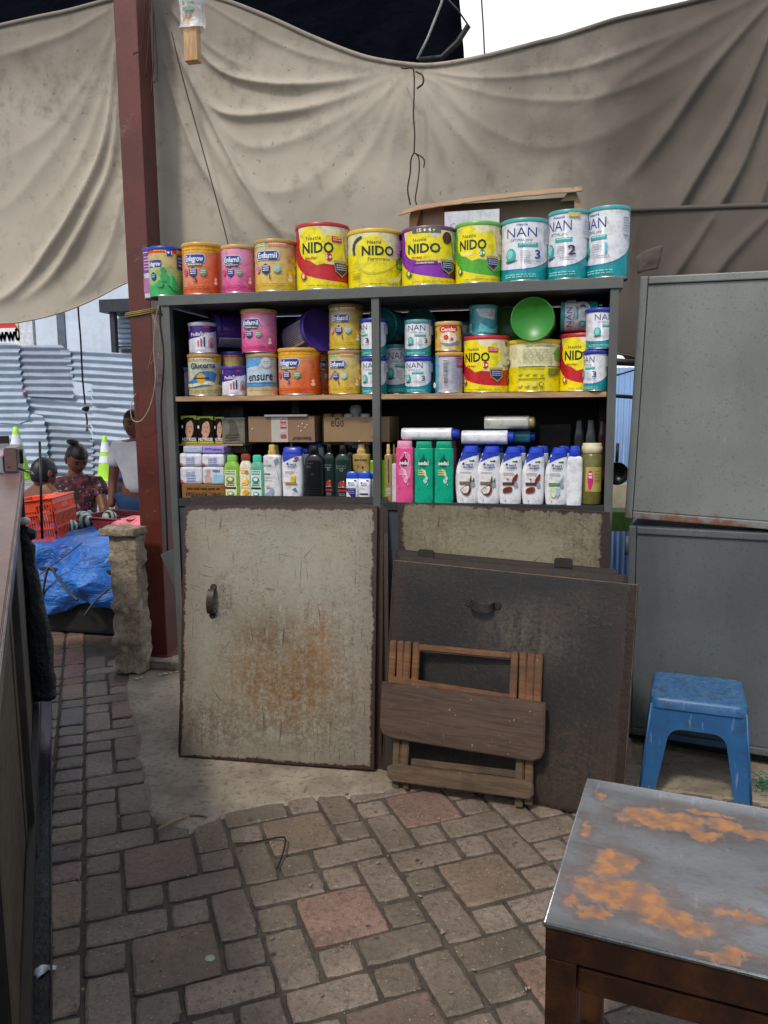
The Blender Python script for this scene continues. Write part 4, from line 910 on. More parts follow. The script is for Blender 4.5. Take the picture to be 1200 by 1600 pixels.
# steel channel along the floor
bm = bmesh.new()
A, B = PZ(72, 1078, 0), PZ(64, 1600, 0); dv = (B-A).normalized(); nv = v3((-dv.y, dv.x, 0))
mm = frame(A, dv, (0, 0, 1)); lg = (B-A).length+.4
bm = bmesh.new()
for y0, y1, z1 in ((-.024, -.020, .034), (.020, .024, .034), (-.0195, .0195, .008)): box(bm, 0, lg, y0, y1, .004, z1, .001)
o = me_obj('floor_channel', bm, M('2e3034', .3, .7, var=.5, vs=14, bump=.3)); o.matrix_world = mm
tag(o, 'shiny steel channel running along the floor beside the counter', 'channel')
# black plastic bag hanging at the counter end
g = NG('black_film'); v = g.coord(); g.set(col=(.012, .012, .013), rough=.28); g.bump(g.noise(v, 28, 6, .7), .9, .02); BF = g.m
BO = CP(3.34, .012, 0); t = tag(empty('black_bag', BO), 'black plastic bag hanging from the end of the counter', 'bag')
bm = bmesh.new(); loft(bm, [(.14, .025, .035, .035), (.17, .02, .05, .04), (.3, .01, .058, .042), (.5, .0, .050, .038), (.66, -.006, .036, .03), (.76, -.012, .02, .018), (.79, -.012, .014, .014)], 2, 36)
bmesh.ops.subdivide_edges(bm, edges=bm.edges[:], cuts=2, use_grid_fill=True); warp(bm, .016, 14, 4); me_obj('bag_body', bm, BF, t, smooth='all')
bm = bmesh.new(); bmesh.ops.create_icosphere(bm, subdivisions=4, radius=.034, matrix=Matrix.Translation((-.012, -.0, .81)))
warp(bm, .018, 24, 3); me_obj('bag_knot', bm, BF, t, smooth='all')
bm = bmesh.new(); bmesh.ops.create_icosphere(bm, subdivisions=3, radius=.022, matrix=Matrix.Translation((-.018, 0, .868)) @ Matrix.Diagonal((1.2, 1, .8, 1))); warp(bm, .006, 30)
me_obj('white_tie', bm, M('d4d4d4', .5, bump=0), t, smooth='all')

# ---------------------------------------------------------------- litter
bm = bmesh.new(); rr = random.Random(11)
for k in range(150):
    p = PZ(rr.uniform(60, 1000), rr.uniform(1120, 1590), .004); r_ = rr.choice((.0015, .002, .003, .004))
    if p.y > 2.45 and p.x > -1.4: continue
    bmesh.ops.create_icosphere(bm, subdivisions=1, radius=r_, matrix=Matrix.Translation(p) @ Matrix.Rotation(rr.random()*3, 4, 'Z') @ Matrix.Diagonal((rr.uniform(1, 2.4), 1, .5, 1)))
tag(me_obj('floor_grit', bm, M('8d8271', .8, var=.6, vs=3, bump=.1)), 'tiny crumbs and grit scattered over the brick floor', 'grit')['kind'] = 'stuff'
bm = bmesh.new(); c_ = PZ(67, 1518, .006); pts = [(-.020, .004), (-.012, .020), (.004, .014), (.020, .022), (.027, .010), (.012, .002), (.010, -.014), (.004, -.024), (-.010, -.018), (-.018, -.008)]
vs = [bm.verts.new((x, y, .004*random.random())) for x, y in pts]; cc = bm.verts.new((0, 0, .012))
for i in range(len(vs)): bm.faces.new((cc, vs[i], vs[(i+1) % len(vs)]))
bmesh.ops.subdivide_edges(bm, edges=bm.edges[:], cuts=2, use_grid_fill=True); warp(bm, .004, 60)
o = me_obj('paper_scrap', bm, M('e2e4ea', .7, bump=0), smooth='all'); o.location = c_; o.modifiers.new('t', 'SOLIDIFY').thickness = .0015; tag(o, 'torn white paper scrap on the floor at lower left', 'litter')
z_ = lambda x, y, h=.006: PZ(x, y, h)
wire('bent_wire', [z_(366, 1318), z_(395, 1316), z_(420, 1311), z_(440, 1308, .02), z_(446, 1312, .02), z_(443, 1330, .015), z_(436, 1350), z_(433, 1357)], .0028, BLK, 'thin bent black wire lying on the pavers', 'wire')
bm = bmesh.new(); lathe(bm, [(0, 0), (.007, 0), (.006, .008), (0, .010)], 10); 
wood_ = M('a98f68', .7, bump=.1)
bm.free(); bm = bmesh.new(); tube(bm, [z_(246, 1296, .010), z_(272, 1283, .011), z_(292, 1275, .012)], [.003, .005, .004], 6); tag(me_obj('wood_splinter', bm, wood_), 'pale wood splinter lying at the broken concrete edge', 'splinter')
bm = bmesh.new(); tube(bm, [z_(296, 1274, .010), z_(312, 1272, .012), z_(324, 1276, .010)], [.004, .006, .003], 6); tag(me_obj('straw_bit', bm, M('8d8370', .6, bump=.1)), 'crumpled straw bit beside the wood splinter', 'litter')
bm = bmesh.new(); lathe(bm, [(0, .002), (.011, .0015), (.0125, 0)], 14); o = me_obj('gum_spot', bm, M('9fb09b', .7, bump=0)); o.location = PZ(328, 1497, .001); o.scale = (1, .9, 1); tag(o, 'flattened pale greenish gum on a red paver', 'litter')
bm = bmesh.new(); c_ = PZ(232, 1052, .02)
for k in range(9):
    p = PZ(204+k*9, 1062-k*1.6, .012); bmesh.ops.create_icosphere(bm, subdivisions=1, radius=random.uniform(.004, .010), matrix=Matrix.Translation(p) @ Matrix.Diagonal((1.6, 1, .5, 1)))
warp(bm, .003, 80); tag(me_obj('rubble_crumbs', bm, M('b9b2a4', .8, bump=.2)), 'pale crumbs of plaster scattered at the foot of the pillar', 'rubble')['kind'] = 'stuff'
# ---------------------------------------------------------------- beyond the stall
def fill_poly_grid(bm, poly, step, f3, mi=0):
    """polygon in px -> clipped fine grid mapped by f3"""
    b = bmesh.new(); b.faces.new([b.verts.new((x, y, 0)) for x, y in poly])
    xs = [p[0] for p in poly]; ys = [p[1] for p in poly]
    y = min(ys)+step[1]
    while y < max(ys): bmesh.ops.bisect_plane(b, geom=b.verts[:]+b.edges[:]+b.faces[:], plane_co=(0, y, 0), plane_no=(0, 1, 0)); y += step[1]
    x = min(xs)+step[0]
    while x < max(xs): bmesh.ops.bisect_plane(b, geom=b.verts[:]+b.edges[:]+b.faces[:], plane_co=(x, 0, 0), plane_no=(1, 0, 0)); x += step[0]
    mp = {v: bm.verts.new(f3(v.co.x, v.co.y)) for v in b.verts}
    for f in b.faces:
        n = bm.faces.new([mp[v] for v in f.verts]); n.smooth = True; n.material_index = mi
    b.free()
def galv(name, base, rust=.2):
    g = NG(name); v = g.coord(); n = g.noise(v, .8, 8, .65); n2 = g.noise(v, 6, 7, .7); base = lin(base)
    c = g.mix(g.ss(n, .3, .7), base, tuple(b*.75 for b in base)); c = g.mix(g.ma('MULTIPLY', g.ss(n2, .55, .75), rust), c, (.16, .11, .10))
    g.set(col=c, rough=g.ma('ADD', g.ma('MULTIPLY', n2, .25), .3), metal=.05); g.bump(n2, .2, .03); return g.m
GA = [galv('galvanised_sheet_a', '#a6b7cb'), galv('galvanised_sheet_b', '#95a2b6', .6), galv('galvanised_sheet_c', '#adbccf', .25)]
FY = 16.3
t = tag(empty('corrugated_fence', (-8, FY, GZ)), 'patchwork fence of overlapping grey corrugated metal sheets across street', 'fence')
sheets = [
 ([(-60, 534), (30, 537), (31, 570), (34, 590), (36, 615), (44, 630), (46, 655), (30, 662), (-60, 658)], .00, 0, .10, 2),
 ([(20, 540), (95, 539), (110, 548), (113, 580), (116, 622), (44, 619), (30, 600), (28, 560)], .01, 1, .05, 1),
 ([(95, 547), (150, 549), (300, 560), (300, 648), (145, 633), (143, 600), (116, 596)], .055, 0, .02, 0),
 ([(36, 612), (116, 618), (142, 610), (145, 640), (142, 675), (70, 670), (40, 655)], .07, 2, -.04, 0),
 ([(143, 632), (300, 650), (300, 700), (145, 690)], .09, 0, .0, 1),
 ([(142, 684), (300, 694), (300, 790), (145, 780)], .10, 1, -.05, 0),
 ([(-60, 660), (30, 660), (48, 646), (68, 650), (74, 690), (76, 720), (74, 790), (-60, 790)], .0, 2, .06, 2),
 ([(66, 664), (142, 672), (146, 700), (146, 790), (70, 790)], .05, 1, -.03, 0)]
for k, (poly, sl_, mi_, dy, ph) in enumerate(sheets):
    bm = bmesh.new(); per = 11.2
    def f3(x, y, sl_=sl_, dy=dy, ph=ph):
        p = PY(x, y, FY-dy); q = (y-sl_*(x-60))/per
        return p+v3((0, .034*sin(2*pi*(q+ph*.3))+.05*fbm(v3((x*.03, y*.03, ph)), 2), 0))-v3((-8, FY, GZ))
    dense = []
    for a, b in zip(poly, poly[1:]+poly[:1]):
        for i in range(6): dense.append((a[0]+(b[0]-a[0])*i/6+random.uniform(-.5, .5), a[1]+(b[1]-a[1])*i/6))
    fill_poly_grid(bm, dense, (16, 1.4), f3); bmesh.ops.recalc_face_normals(bm, faces=bm.faces[:])
    me_obj('metal_sheet', bm, GA[mi_], t, smooth='all')
# buildings
PW = M('c9d6e6', .8, var=.15, vs=1, bump=.1, bs=3); DKG = M('2b3038', .6, var=.3)
def pbox(name, x0, y0, x1, y1, Y, dep, mat, par=None, bev=.01):
    a, b = PY(x0, y1, Y), PY(x1, y0, Y); o = par.location if par else v3((0, 0, 0)); bm = bmesh.new(); box(bm, a.x-o.x, b.x-o.x, Y-o.y, Y+dep-o.y, a.z-o.z, b.z-o.z, bev); return me_obj(name, bm, mat, par)
t = tag(empty('pale_building', PY(150, 640, 19.5)), 'pale blue plastered building behind the corrugated fence', 'building')
pbox('wall', 68, 330, 420, 700, 19.5, 6, PW, t); pbox('wall_joint', 92, 400, 94, 560, 19.46, .03, M('5c6672', .8, bump=0), t, 0)
aw = pbox('awning', 155, 462, 300, 488, 18.6, .88, DKG, t); pbox('awning_post', 174, 488, 178, 552, 18.7, .15, DKG, t)
bm = bmesh.new(); a, b = PY(178, 545, 19.3), PY(300, 492, 19.3)
for k in range(6):
    z0 = a.z+(b.z-a.z)*k/6; tube(bm, [v3((a.x, 19.35, z0+.05))-t.location, v3((b.x, 19.35, z0+.05))-t.location], .065, 8)
me_obj('roller_shutter', bm, GA[0], t); pbox('window', 190, 545, 207, 551, 19.4, .05, M('1c2530', .2, bump=0), t); pbox('sill', 180, 538, 300, 541, 19.2, .1, DKG, t)
g = NG('grey_blocks'); v = g.coord(); br = g.n('ShaderNodeTexBrick'); g.put(br.inputs['Vector'], g.coord('Object', (1, 1, 1)))
mpn = g.n('ShaderNodeMapping'); mpn.inputs['Rotation'].default_value = (R(90), 0, 0); g.put(mpn.inputs[0], v); g.put(br.inputs['Vector'], mpn.outputs[0]); br.inputs['Scale'].default_value = 1.6
br.inputs['Color1'].default_value = (.16, .15, .14, 1); br.inputs['Color2'].default_value = (.22, .2, .19, 1); br.inputs['Mortar'].default_value = (.07, .065, .06, 1)
g.set(col=br.outputs[0], rough=.9)
t = tag(empty('block_wall', PY(57, 600, 20)), 'strip of bare grey block wall between red sign and pale building', 'wall')
pbox('blocks', 45, 460, 71, 640, 20, .2, g.m, t)
t = tag(empty('shop_sign', PY(15, 540, 19.8)), 'red and white painted sign with blue letters at far left', 'sign')
pbox('board', -120, 470, 41, 640, 19.8, .12, M('c8322f', .5, var=.1, bump=0), t); pbox('white_field', -120, 512, 30, 560, 19.74, .03, M('e2e6ea', .5, var=.1, bump=0), t, 0); pbox('white_post', 39, 470, 48, 640, 19.66, .2, M('cfd6dd', .5, bump=0), t); pbox('cream_strip', 31, 512, 36, 560, 19.73, .03, M('d9cf9a', .5, bump=0), t, 0)
# painted letters (only their upper halves clear the fence)
vs, fs, asp = text_mesh('ww0', .035); bm = bmesh.new(); A_ = PY(14, 522, 19.72); V = [bm.verts.new((A_.x+x*.26-t.location.x, 19.72-t.location.y, A_.z+y*.36-t.location.z)) for x, y in vs]
for f in fs: bm.faces.new([V[i] for i in f])
bmesh.ops.solidify(bm, geom=bm.faces[:], thickness=.01); me_obj('lettering', bm, M('2c7fc0', .5, bump=0), t)
bm = bmesh.new(); tube(bm, [PY(30, 514, 19.7)-t.location, PY(26, 505, 19.7)-t.location, PY(23, 500, 19.7)-t.location], .05, 6); me_obj('cream_stroke', bm, M('e3dca0', .5, bump=0), t)
# blue corrugated sheet seen through the gap
bm = bmesh.new(); a, b = PY(900, 830, 5.6), PY(1040, 573, 5.6); n = 90; V = []
for z in (GZ, b.z):
    V.append([bm.verts.new((a.x+(b.x-a.x)*k/n, 5.6+.016*sin(k*1.05), z)) for k in range(n+1)])
for k in range(n): bm.faces.new((V[0][k], V[0][k+1], V[1][k+1], V[1][k])).smooth = True
o = me_obj('blue_sheet', bm, galv('blue_galvanised', '#8fb2e0', .1)); o.modifiers.new('t', 'SOLIDIFY').thickness = .002
tag(o, 'pale blue corrugated sheet seen through the gap beside the cabinets', 'sheet')
bm = bmesh.new(); tube(bm, [PY(940, 617, 5.0), PY(1010, 622, 5.0)], .012, 8); tube(bm, [PY(930, 564, 4.95), PY(1020, 568, 4.95)], .022, 6); tag(me_obj('dark_bar', bm, BLK), 'dark horizontal bar crossing the gap beside the cabinets', 'bar')
wire('gap_cable', [PY(930, 592, 4.9), PY(960, 587, 4.9), PY(985, 580, 4.9), PY(1010, 572, 4.9)], .005, BLK, 'thin black cable crossing the gap above the dark bar', 'cable')
t = tag(empty('hanging_pan', PY(963, 741, 3.9)), 'round black pan hanging in the gap beside the cabinets', 'pan')
bm = bmesh.new(); lathe(bm, [(0, .0), (.045, .004), (.052, .018), (.056, .035), (.053, .034), (.047, .02), (0, .008)], 28); bmesh.ops.transform(bm, matrix=Matrix.Rotation(R(80), 4, 'X'), verts=bm.verts[:]); me_obj('bowl', bm, M('17181a', .25, .6), t)
bm = bmesh.new(); tube(bm, [(0, 0, .06), (.003, .01, .15)], .008, 8); me_obj('handle', bm, BLK, t)
t = pbox('yellow_sheet', 955, 755, 990, 805, 5.3, .03, M('d8cfae', .6, var=.2)); tag(t, 'cream board low in the gap beside the cabinets', 'board')
t = pbox('green_tub', 940, 800, 990, 830, 5.0, .2, M('4c6b26', .5, var=.3)); tag(t, 'green plastic tub low in the gap beside the cabinets', 'tub')

# hanging cable with bulb holder
bm = bmesh.new(); t = tag(empty('hanging_cable', PY(135, 640, 5.2)), 'brown cable with knotted connector hanging before the corrugated fence', 'cable')
o_ = t.location
tube(bm, catmull([PY(120, 420, 5.2)-o_, PY(122, 480, 5.2)-o_, PY(126, 530, 5.2)-o_, PY(129, 590, 5.2)-o_, PY(133, 632, 5.2)-o_], 5), .007, 6); tube(bm, catmull([PY(134, 645, 5.2)-o_, PY(136, 656, 5.2)-o_, PY(136, 664, 5.2)-o_], 4), .007, 6); me_obj('cord', bm, SR, t)
bm = bmesh.new(); bmesh.ops.create_icosphere(bm, subdivisions=3, radius=.021, matrix=Matrix.Translation(PY(134, 639, 5.2)-o_)); warp(bm, .012, 30); me_obj('knot', bm, BLK, t)
bm = bmesh.new(); z = PY(136, 670, 5.2)-o_; lathe(bm, [(0, .022), (.007, .02), (.009, 0), (.013, -.018), (0, -.018)], 14); bmesh.ops.translate(bm, vec=z, verts=bm.verts[:]); me_obj('plug', bm, M('8a7c78', .5, bump=0), t)

# cones
def cone(base, h, label):
    t = tag(empty('traffic_cone', base), label, 'traffic cone', 'lime traffic cones by the fence'); G_ = M('a6e03a', .5, var=.12, vs=3, bump=0); Wm = M('dfe8ec', .4, var=.1, bump=0)
    r = lambda z: .155*h*(1-z/h)*1.15+.042*h
    bm = bmesh.new(); s = .26*h; prism_pts = rrect(-s, s, -s, s, .05*h, 4); 
    lo = [bm.verts.new((x, y, .0)) for x, y in prism_pts]; hi = [bm.verts.new((x*.96, y*.96, .035*h)) for x, y in prism_pts]
    for k in range(len(lo)): bm.faces.new((lo[k], lo[(k+1) % len(lo)], hi[(k+1) % len(lo)], hi[k]))
    bm.faces.new(hi); me_obj('base', bm, G_, t)
    for nm, z0, z1, mt, e in (('shell', .035, .40, G_, 0), ('reflective_band', .40, .55, Wm, .004), ('shell_band', .55, .64, G_, 0), ('reflective_band', .64, .86, Wm, .004), ('tip', .86, 1.0, G_, 0)):
        bm = bmesh.new(); lathe(bm, [(r(z0*h)+e, z0*h), (r(z1*h)+e, z1*h)]+([(r(z1*h)*.8, z1*h+.004), (0, z1*h+.004)] if nm == 'tip' else []), 28); me_obj(nm, bm, mt, t)
    return t
b = PZ(167, 750, GZ); dd = (b-v3((0, 0, CH))).length; cone(b, PY(166, 681, b.y).z-GZ, 'lime green traffic cone with white bands standing behind the woman')
p = PY(24, 667, 15.4); cone(v3((p.x, p.y, GZ)), p.z-GZ, 'lime green traffic cone of which only the tip shows above the counter')

# ---------------------------------------------------------------- bundle, crate, produce
g = NG('blue_tarp'); v = g.coord(); n = g.noise(v, 5, 8); n2 = g.noise(v, 30, 5)
g.set(col=g.mix(g.ss(n, .35, .65), lin('#174e9c'), lin('#2f76cc')), rough=g.ma('ADD', g.ma('MULTIPLY', n2, .25), .25)); g.bump(g.ma('ADD', g.noise(v, 14, 7, .65), g.ma('MULTIPLY', g.noise(g.coord('Object', (1, 1, 3)), 9, 4, .5, 1.5), 1.2)), .7, .02); BT = g.m
BX0, BX1, BY0, BY1 = -3.75, -2.02, 3.86, 4.95
TOPZ = .49
BOx = v3((-2.75, 4.3, 0)); bm = bmesh.new(); nu, nv_ = 150, 80; V = []
# profile: hem at front, up over front, across top
for j in range(nv_+1):
    s_v = j/nv_; row = []
    for i in range(nu+1):
        x = BX0+(BX1-BX0)*i/nu
        hem = .17+.03*sin(x*7)+.06*fbm(v3((x*3, 2, 0)), 3)-.10*max(0, (x+2.65))*1.2
        if s_v < .45:
            k = s_v/.45; z = hem+(TOPZ-hem)*k; y = BY0+.02+.10*(k**3)-.05*sin(k*pi)*(.6+.5*fbm(v3((x*4, 0, 5)), 2))
        else:
            k = (s_v-.45)/.55; z = TOPZ+.03*sin(k*pi); y = BY0+.12+(BY1-BY0-.12)*k
        p = v3((x, y, z)); c1 = 1-abs(fbm(v3((x*3.3+z*1.5, z*2.2-x, y*2)), 3))*2; c2_ = 1-abs(fbm(v3((x*5-z*4, z*5+x*3, y*4+9)), 2))*2
        am = .028*c1+.018*c2_
        p += v3((0, -am, am*.8)) if s_v > .3 else v3((0, -am*1.3, 0))
        row.append(bm.verts.new(p-BOx))
    V.append(row)
for j in range(nv_):
    for i in range(nu): bm.faces.new((V[j][i], V[j][i+1], V[j+1][i+1], V[j+1][i])).smooth = True
t = tag(empty('tarp_table', BOx), 'low table covered by a shiny crumpled blue plastic tarp', 'table')
o = me_obj('blue_tarp', bm, BT, t); o.modifiers.new('t', 'SOLIDIFY').thickness = .003
bm = bmesh.new()
tube(bm, catmull([PY(62, 958, 3.85)-BOx, PY(75, 888, 3.80)-BOx, PY(90, 903, 3.80)-BOx, PY(108, 925, 3.80)-BOx, PY(122, 938, 3.80)-BOx], 6), .008, 6)
tube(bm, catmull([PY(56, 902, 3.84)-BOx, PY(75, 888, 3.80)-BOx, PY(105, 866, 3.81)-BOx, PY(128, 848, 3.82)-BOx], 6), .004, 6)
tube(bm, catmull([PY(132, 962, 3.81)-BOx, PY(150, 938, 3.80)-BOx, PY(170, 920, 3.81)-BOx], 6), .007, 6)
me_obj('tie_rope', bm, M('4a4d52', .7, bump=.2), t)
for x in (BX0+.1, BX1-.25):
    for y in (BY0+.22, BY1-.1):
        bm = bmesh.new(); box(bm, x-.03-BOx.x, x+.03-BOx.x, y-.03-BOx.y, y+.03-BOx.y, .0, TOPZ-.05); me_obj('leg', bm, M('1d1a18', .8), t)
bm = bmesh.new(); box(bm, BX0+.02-BOx.x, BX1-.05-BOx.x, BY0+.16-BOx.y, BY1-BOx.y, TOPZ-.09, TOPZ-.06); me_obj('board', bm, M('2c2620', .8), t)
t = tag(empty('shade_block', (-2.75, 4.28, 0)), 'dark storage box pushed under the blue tarp table', 'box')  # black block added in place of the dark shade below the hem
bm = bmesh.new(); box(bm, -.85, .68, -.37, .5, .006, .36, .02); me_obj('shade_block_body', bm, M('0d0d0e', .8, var=.3), t)
bm = bmesh.new(); box(bm, -.86, .69, -.38, .51, .361, .39, .01); me_obj('shade_block_top', bm, M('111112', .8, var=.3), t)

# red crate
def crate(mtx, W, Dp, H, mat, label, name='plastic_crate', rows=3, cat='crate'):
    t = tag(empty(name, mat=mtx), label, cat); th = .006; fl = .035
    def wall(wd, rot, off):
        bm = bmesh.new(); n = 17
        for (z0, z1, y) in [(0, .03, 0), (H-.035, H, 0)]+[(H*k/rows-.007, H*k/rows+.007, -.004) for k in range(1, rows)]: box(bm, -wd/2-.0, wd/2, -th/2+y, th/2, z0, z1)
        for k in range(n+1):
            x = -wd/2+(wd-.006)*k/n; box(bm, x, x+.006, -th/2+.0007, th/2-.0007, .031, H-.036)
        box(bm, -wd*.14, wd*.14, -th/2-.001, th/2-.001, H*.74, H-.04)
        for v_ in bm.verts:
            s = 1-.10*(1-v_.co.z/H); v_.co.x *= s; v_.co.y -= 0
        bmesh.ops.transform(bm, matrix=Matrix.Rotation(rot, 4, 'Z') @ Matrix.Translation((0, -off, 0)), verts=bm.verts[:])
        return bm
    for rot, wd, off in ((0, W, Dp/2), (pi, W, Dp/2), (pi/2, Dp, W/2), (-pi/2, Dp, W/2)):
        bm = wall(wd, rot, off)
        for v_ in bm.verts: v_.co.x *= (1-.0*(1-v_.co.z/H))
        me_obj('side', bm, mat, t)
    bm = bmesh.new(); box(bm, -W/2+.01, W/2-.01, -Dp/2+.01, Dp/2-.01, .004, .012); me_obj('bottom', bm, mat, t)
    bm = bmesh.new(); q = rrect(-W/2-.008, W/2+.008, -Dp/2-.008, Dp/2+.008, .02, 4); tube(bm, [(x, y, H) for x, y in q]+[(q[0][0], q[0][1], H)], .006, 8); me_obj('rim', bm, mat, t)
    return t
g = NG('red_plastic'); v = g.coord(); n = g.noise(v, 12, 6); g.set(col=g.mix(g.ss(n, .35, .7), lin('#e04a25'), lin('#c23a1c')), rough=.4, trans=0); REDC = g.m
pc = PY(70, 840, 4.15); cm = Matrix.Translation((pc.x-.03, 4.22, .50)) @ Matrix.Rotation(R(14), 4, 'Z') @ Matrix.Rotation(R(-6), 4, 'Y')
crate(cm, .27, .36, .265, REDC, 'orange-red slatted plastic crate sitting on the blue tarp')
bm = bmesh.new()
r_ = bmesh.ops.create_grid(bm, x_segments=24, y_segments=24, size=.5)
for v_ in bm.verts: v_.co.x *= .24; v_.co.y *= .32; v_.co.z = .04*sin(v_.co.x*25)+.05*fbm(v_.co*6, 3)
o = me_obj('orange_sack', bm, M('e8542a', .5, var=.2), smooth='all'); o.matrix_world = cm @ Matrix.Translation((0, 0, .215)); o.modifiers.new('t', 'SOLIDIFY').thickness = .003
tag(o, 'orange plastic sheeting stuffed in the top of the red crate', 'sack')
g = NG('striped_squash'); v = g.coord(); wv = g.n('ShaderNodeTexWave'); g.put(wv.inputs['Vector'], v); wv.inputs['Scale'].default_value = 9; wv.inputs['Distortion'].default_value = 5; wv.inputs['Detail'].default_value = 3
g.set(col=g.mix(g.ss(wv.outputs[0], .35, .6), lin('#23382a'), lin('#a9bcae')), rough=.35); SQ = g.m
def squash(p, a, b, rz, label):
    bm = bmesh.new(); bmesh.ops.create_uvsphere(bm, u_segments=28, v_segments=18, radius=1)
    for v_ in bm.verts:
        k = 1-.25*max(0, v_.co.x); v_.co = v3((v_.co.x*a, v_.co.y*b*k, v_.co.z*b*k))
    t = tag(empty('squash', p, rz), label, 'squash', 'striped squashes on the blue tarp'); me_obj('fruit', bm, SQ, t, smooth='all')
    bm = bmesh.new(); tube(bm, [(a*.97, 0, 0), (a*1.08, .004, .008), (a*1.2, .006, .018)], [.010, .007, .008], 8); me_obj('stem', bm, M('6b7a44', .8, bump=0), t)
squash(PY(118, 815, 4.45)+v3((0, 0, 0)), .12, .062, .3, 'largest striped green squash lying on the blue tarp beside the crate')
squash(PY(104, 823, 4.30), .085, .052, 1.1, 'small striped squash just in front of the largest one')
squash(PY(130, 811, 4.62), .11, .055, -.5, 'striped squash behind the largest one, touching it')
pt = PY(172, 812, 4.55); g_ = M('7d2a35', .45, var=.25)
crate(Matrix.Translation((pt.x+.05, 4.62, .535)) @ Matrix.Rotation(R(-12), 4, 'Z'), .46, .34, .07, g_, 'shallow dark red plastic tray on the blue tarp', 'plastic_tray', 1, 'tray')
squash(PY(172, 815, 4.6)+v3((0, 0, .03)), .055, .048, 1.4, 'round pale-striped squash sitting alone in the dark red tray')
bm = bmesh.new(); bmesh.ops.create_icosphere(bm, subdivisions=5, radius=.13); 
for v_ in bm.verts: v_.co = v3((v_.co.x*1.15, v_.co.y*.8, v_.co.z*.38)); v_.co += v_.co.normalized()*.02*(1-2*abs(fbm(v_.co*9, 3)))
o = me_obj('pink_bag', bm, M('e07a86', .35, var=.25, vs=20), smooth='all'); o.location = PY(212, 822, 4.45); tag(o, 'pink plastic bag of produce just behind the stone pillar', 'bag')
bm = bmesh.new(); bmesh.ops.create_icosphere(bm, subdivisions=5, radius=.16)
for v_ in bm.verts: v_.co = v3((v_.co.x*.75, v_.co.y*.6, v_.co.z*1.15)); v_.co += v_.co.normalized()*.035*(1-2*abs(fbm(v_.co*7, 3)))
t = tag(empty('grey_sack', PY(200, 775, 6.2)), 'grey sack with white and violet plastic on top near standing person', 'sack'); me_obj('sack_body', bm, M('5a5c62', .5, var=.3, vs=10, bump=.4), t, smooth='all')
bm = bmesh.new(); bmesh.ops.create_icosphere(bm, subdivisions=5, radius=.14)
for v_ in bm.verts: v_.co = v3((v_.co.x*.7-.02, v_.co.y*.5, v_.co.z*.8+.30)); v_.co += v3((1, 0, 1))*.03*(1-2*abs(fbm(v_.co*9, 3)))
me_obj('white_plastic', bm, M('dfe4ec', .3, var=.25, vs=18, bump=.3), t, smooth='all')
bm = bmesh.new(); bmesh.ops.create_icosphere(bm, subdivisions=4, radius=.06, matrix=Matrix.Translation((-.05, -.08, .21))); warp(bm, .02, 12); me_obj('violet_plastic', bm, M('6f6ab8', .35, bump=0), t, smooth='all')

# ---------------------------------------------------------------- people
def skin_eval(verts, edges, rads, root=0, sub=2):
    me = bpy.data.meshes.new('s'); me.from_pydata([tuple(v_) for v_ in verts], edges, []); o = bpy.data.objects.new('s', me); C.objects.link(o)
    md = o.modifiers.new('skin', 'SKIN'); md.use_smooth_shade = True
    for i, r in enumerate(rads): me.skin_vertices[0].data[i].radius = (r, r) if not isinstance(r, tuple) else r; me.skin_vertices[0].data[i].use_root = (i == root)
    o.modifiers.new('sub', 'SUBSURF').levels = sub; bpy.context.view_layer.update()
    m2 = bpy.data.meshes.new_from_object(o.evaluated_get(bpy.context.evaluated_depsgraph_get())); bpy.data.objects.remove(o); return m2
def chain(bm, pts, rads, sub=2):
    m2 = skin_eval(pts, [(i, i+1) for i in range(len(pts)-1)], rads, 0, sub); bm.from_mesh(m2); bpy.data.meshes.remove(m2)
def hand(bm, wrist, dirv, palmn, s=1.0, curl=.5, side=1):
    d = dirv.normalized(); n = (palmn-d*palmn.dot(d)).normalized(); x = d.cross(n)*side
    chain(bm, [wrist, wrist+d*.035*s, wrist+d*.075*s], [(.026*s, .014*s), (.036*s, .016*s), (.038*s, .014*s)], 2)
    for k, ln in enumerate((.062, .074, .070, .055)):
        b0 = wrist+d*.078*s+x*(-.028+.0185*k)*s; p_ = [b0]; dd_ = d.copy()
        for q_ in range(3): dd_ = (dd_+n*curl*(.35+.1*q_)).normalized(); p_.append(p_[-1]+dd_*ln*s/3)
        chain(bm, p_, [.0088*s, .0085*s, .008*s, .0065*s], 1)
    b0 = wrist+d*.025*s-x*.026*s; chain(bm, [b0, b0+(-x*.7+d*.6+n*.2).normalized()*.03*s, b0+(-x*.7+d*.6+n*.2).normalized()*.03*s+(d-x*.2+n*.3).normalized()*.028*s], [.012*s, .010*s, .008*s], 1)
SKN = M('7a4b36', .5, var=.12, vs=10, bump=.05, name='skin'); HAIR = M('120d0b', .45, var=.4, vs=30, bump=.5, bs=120)
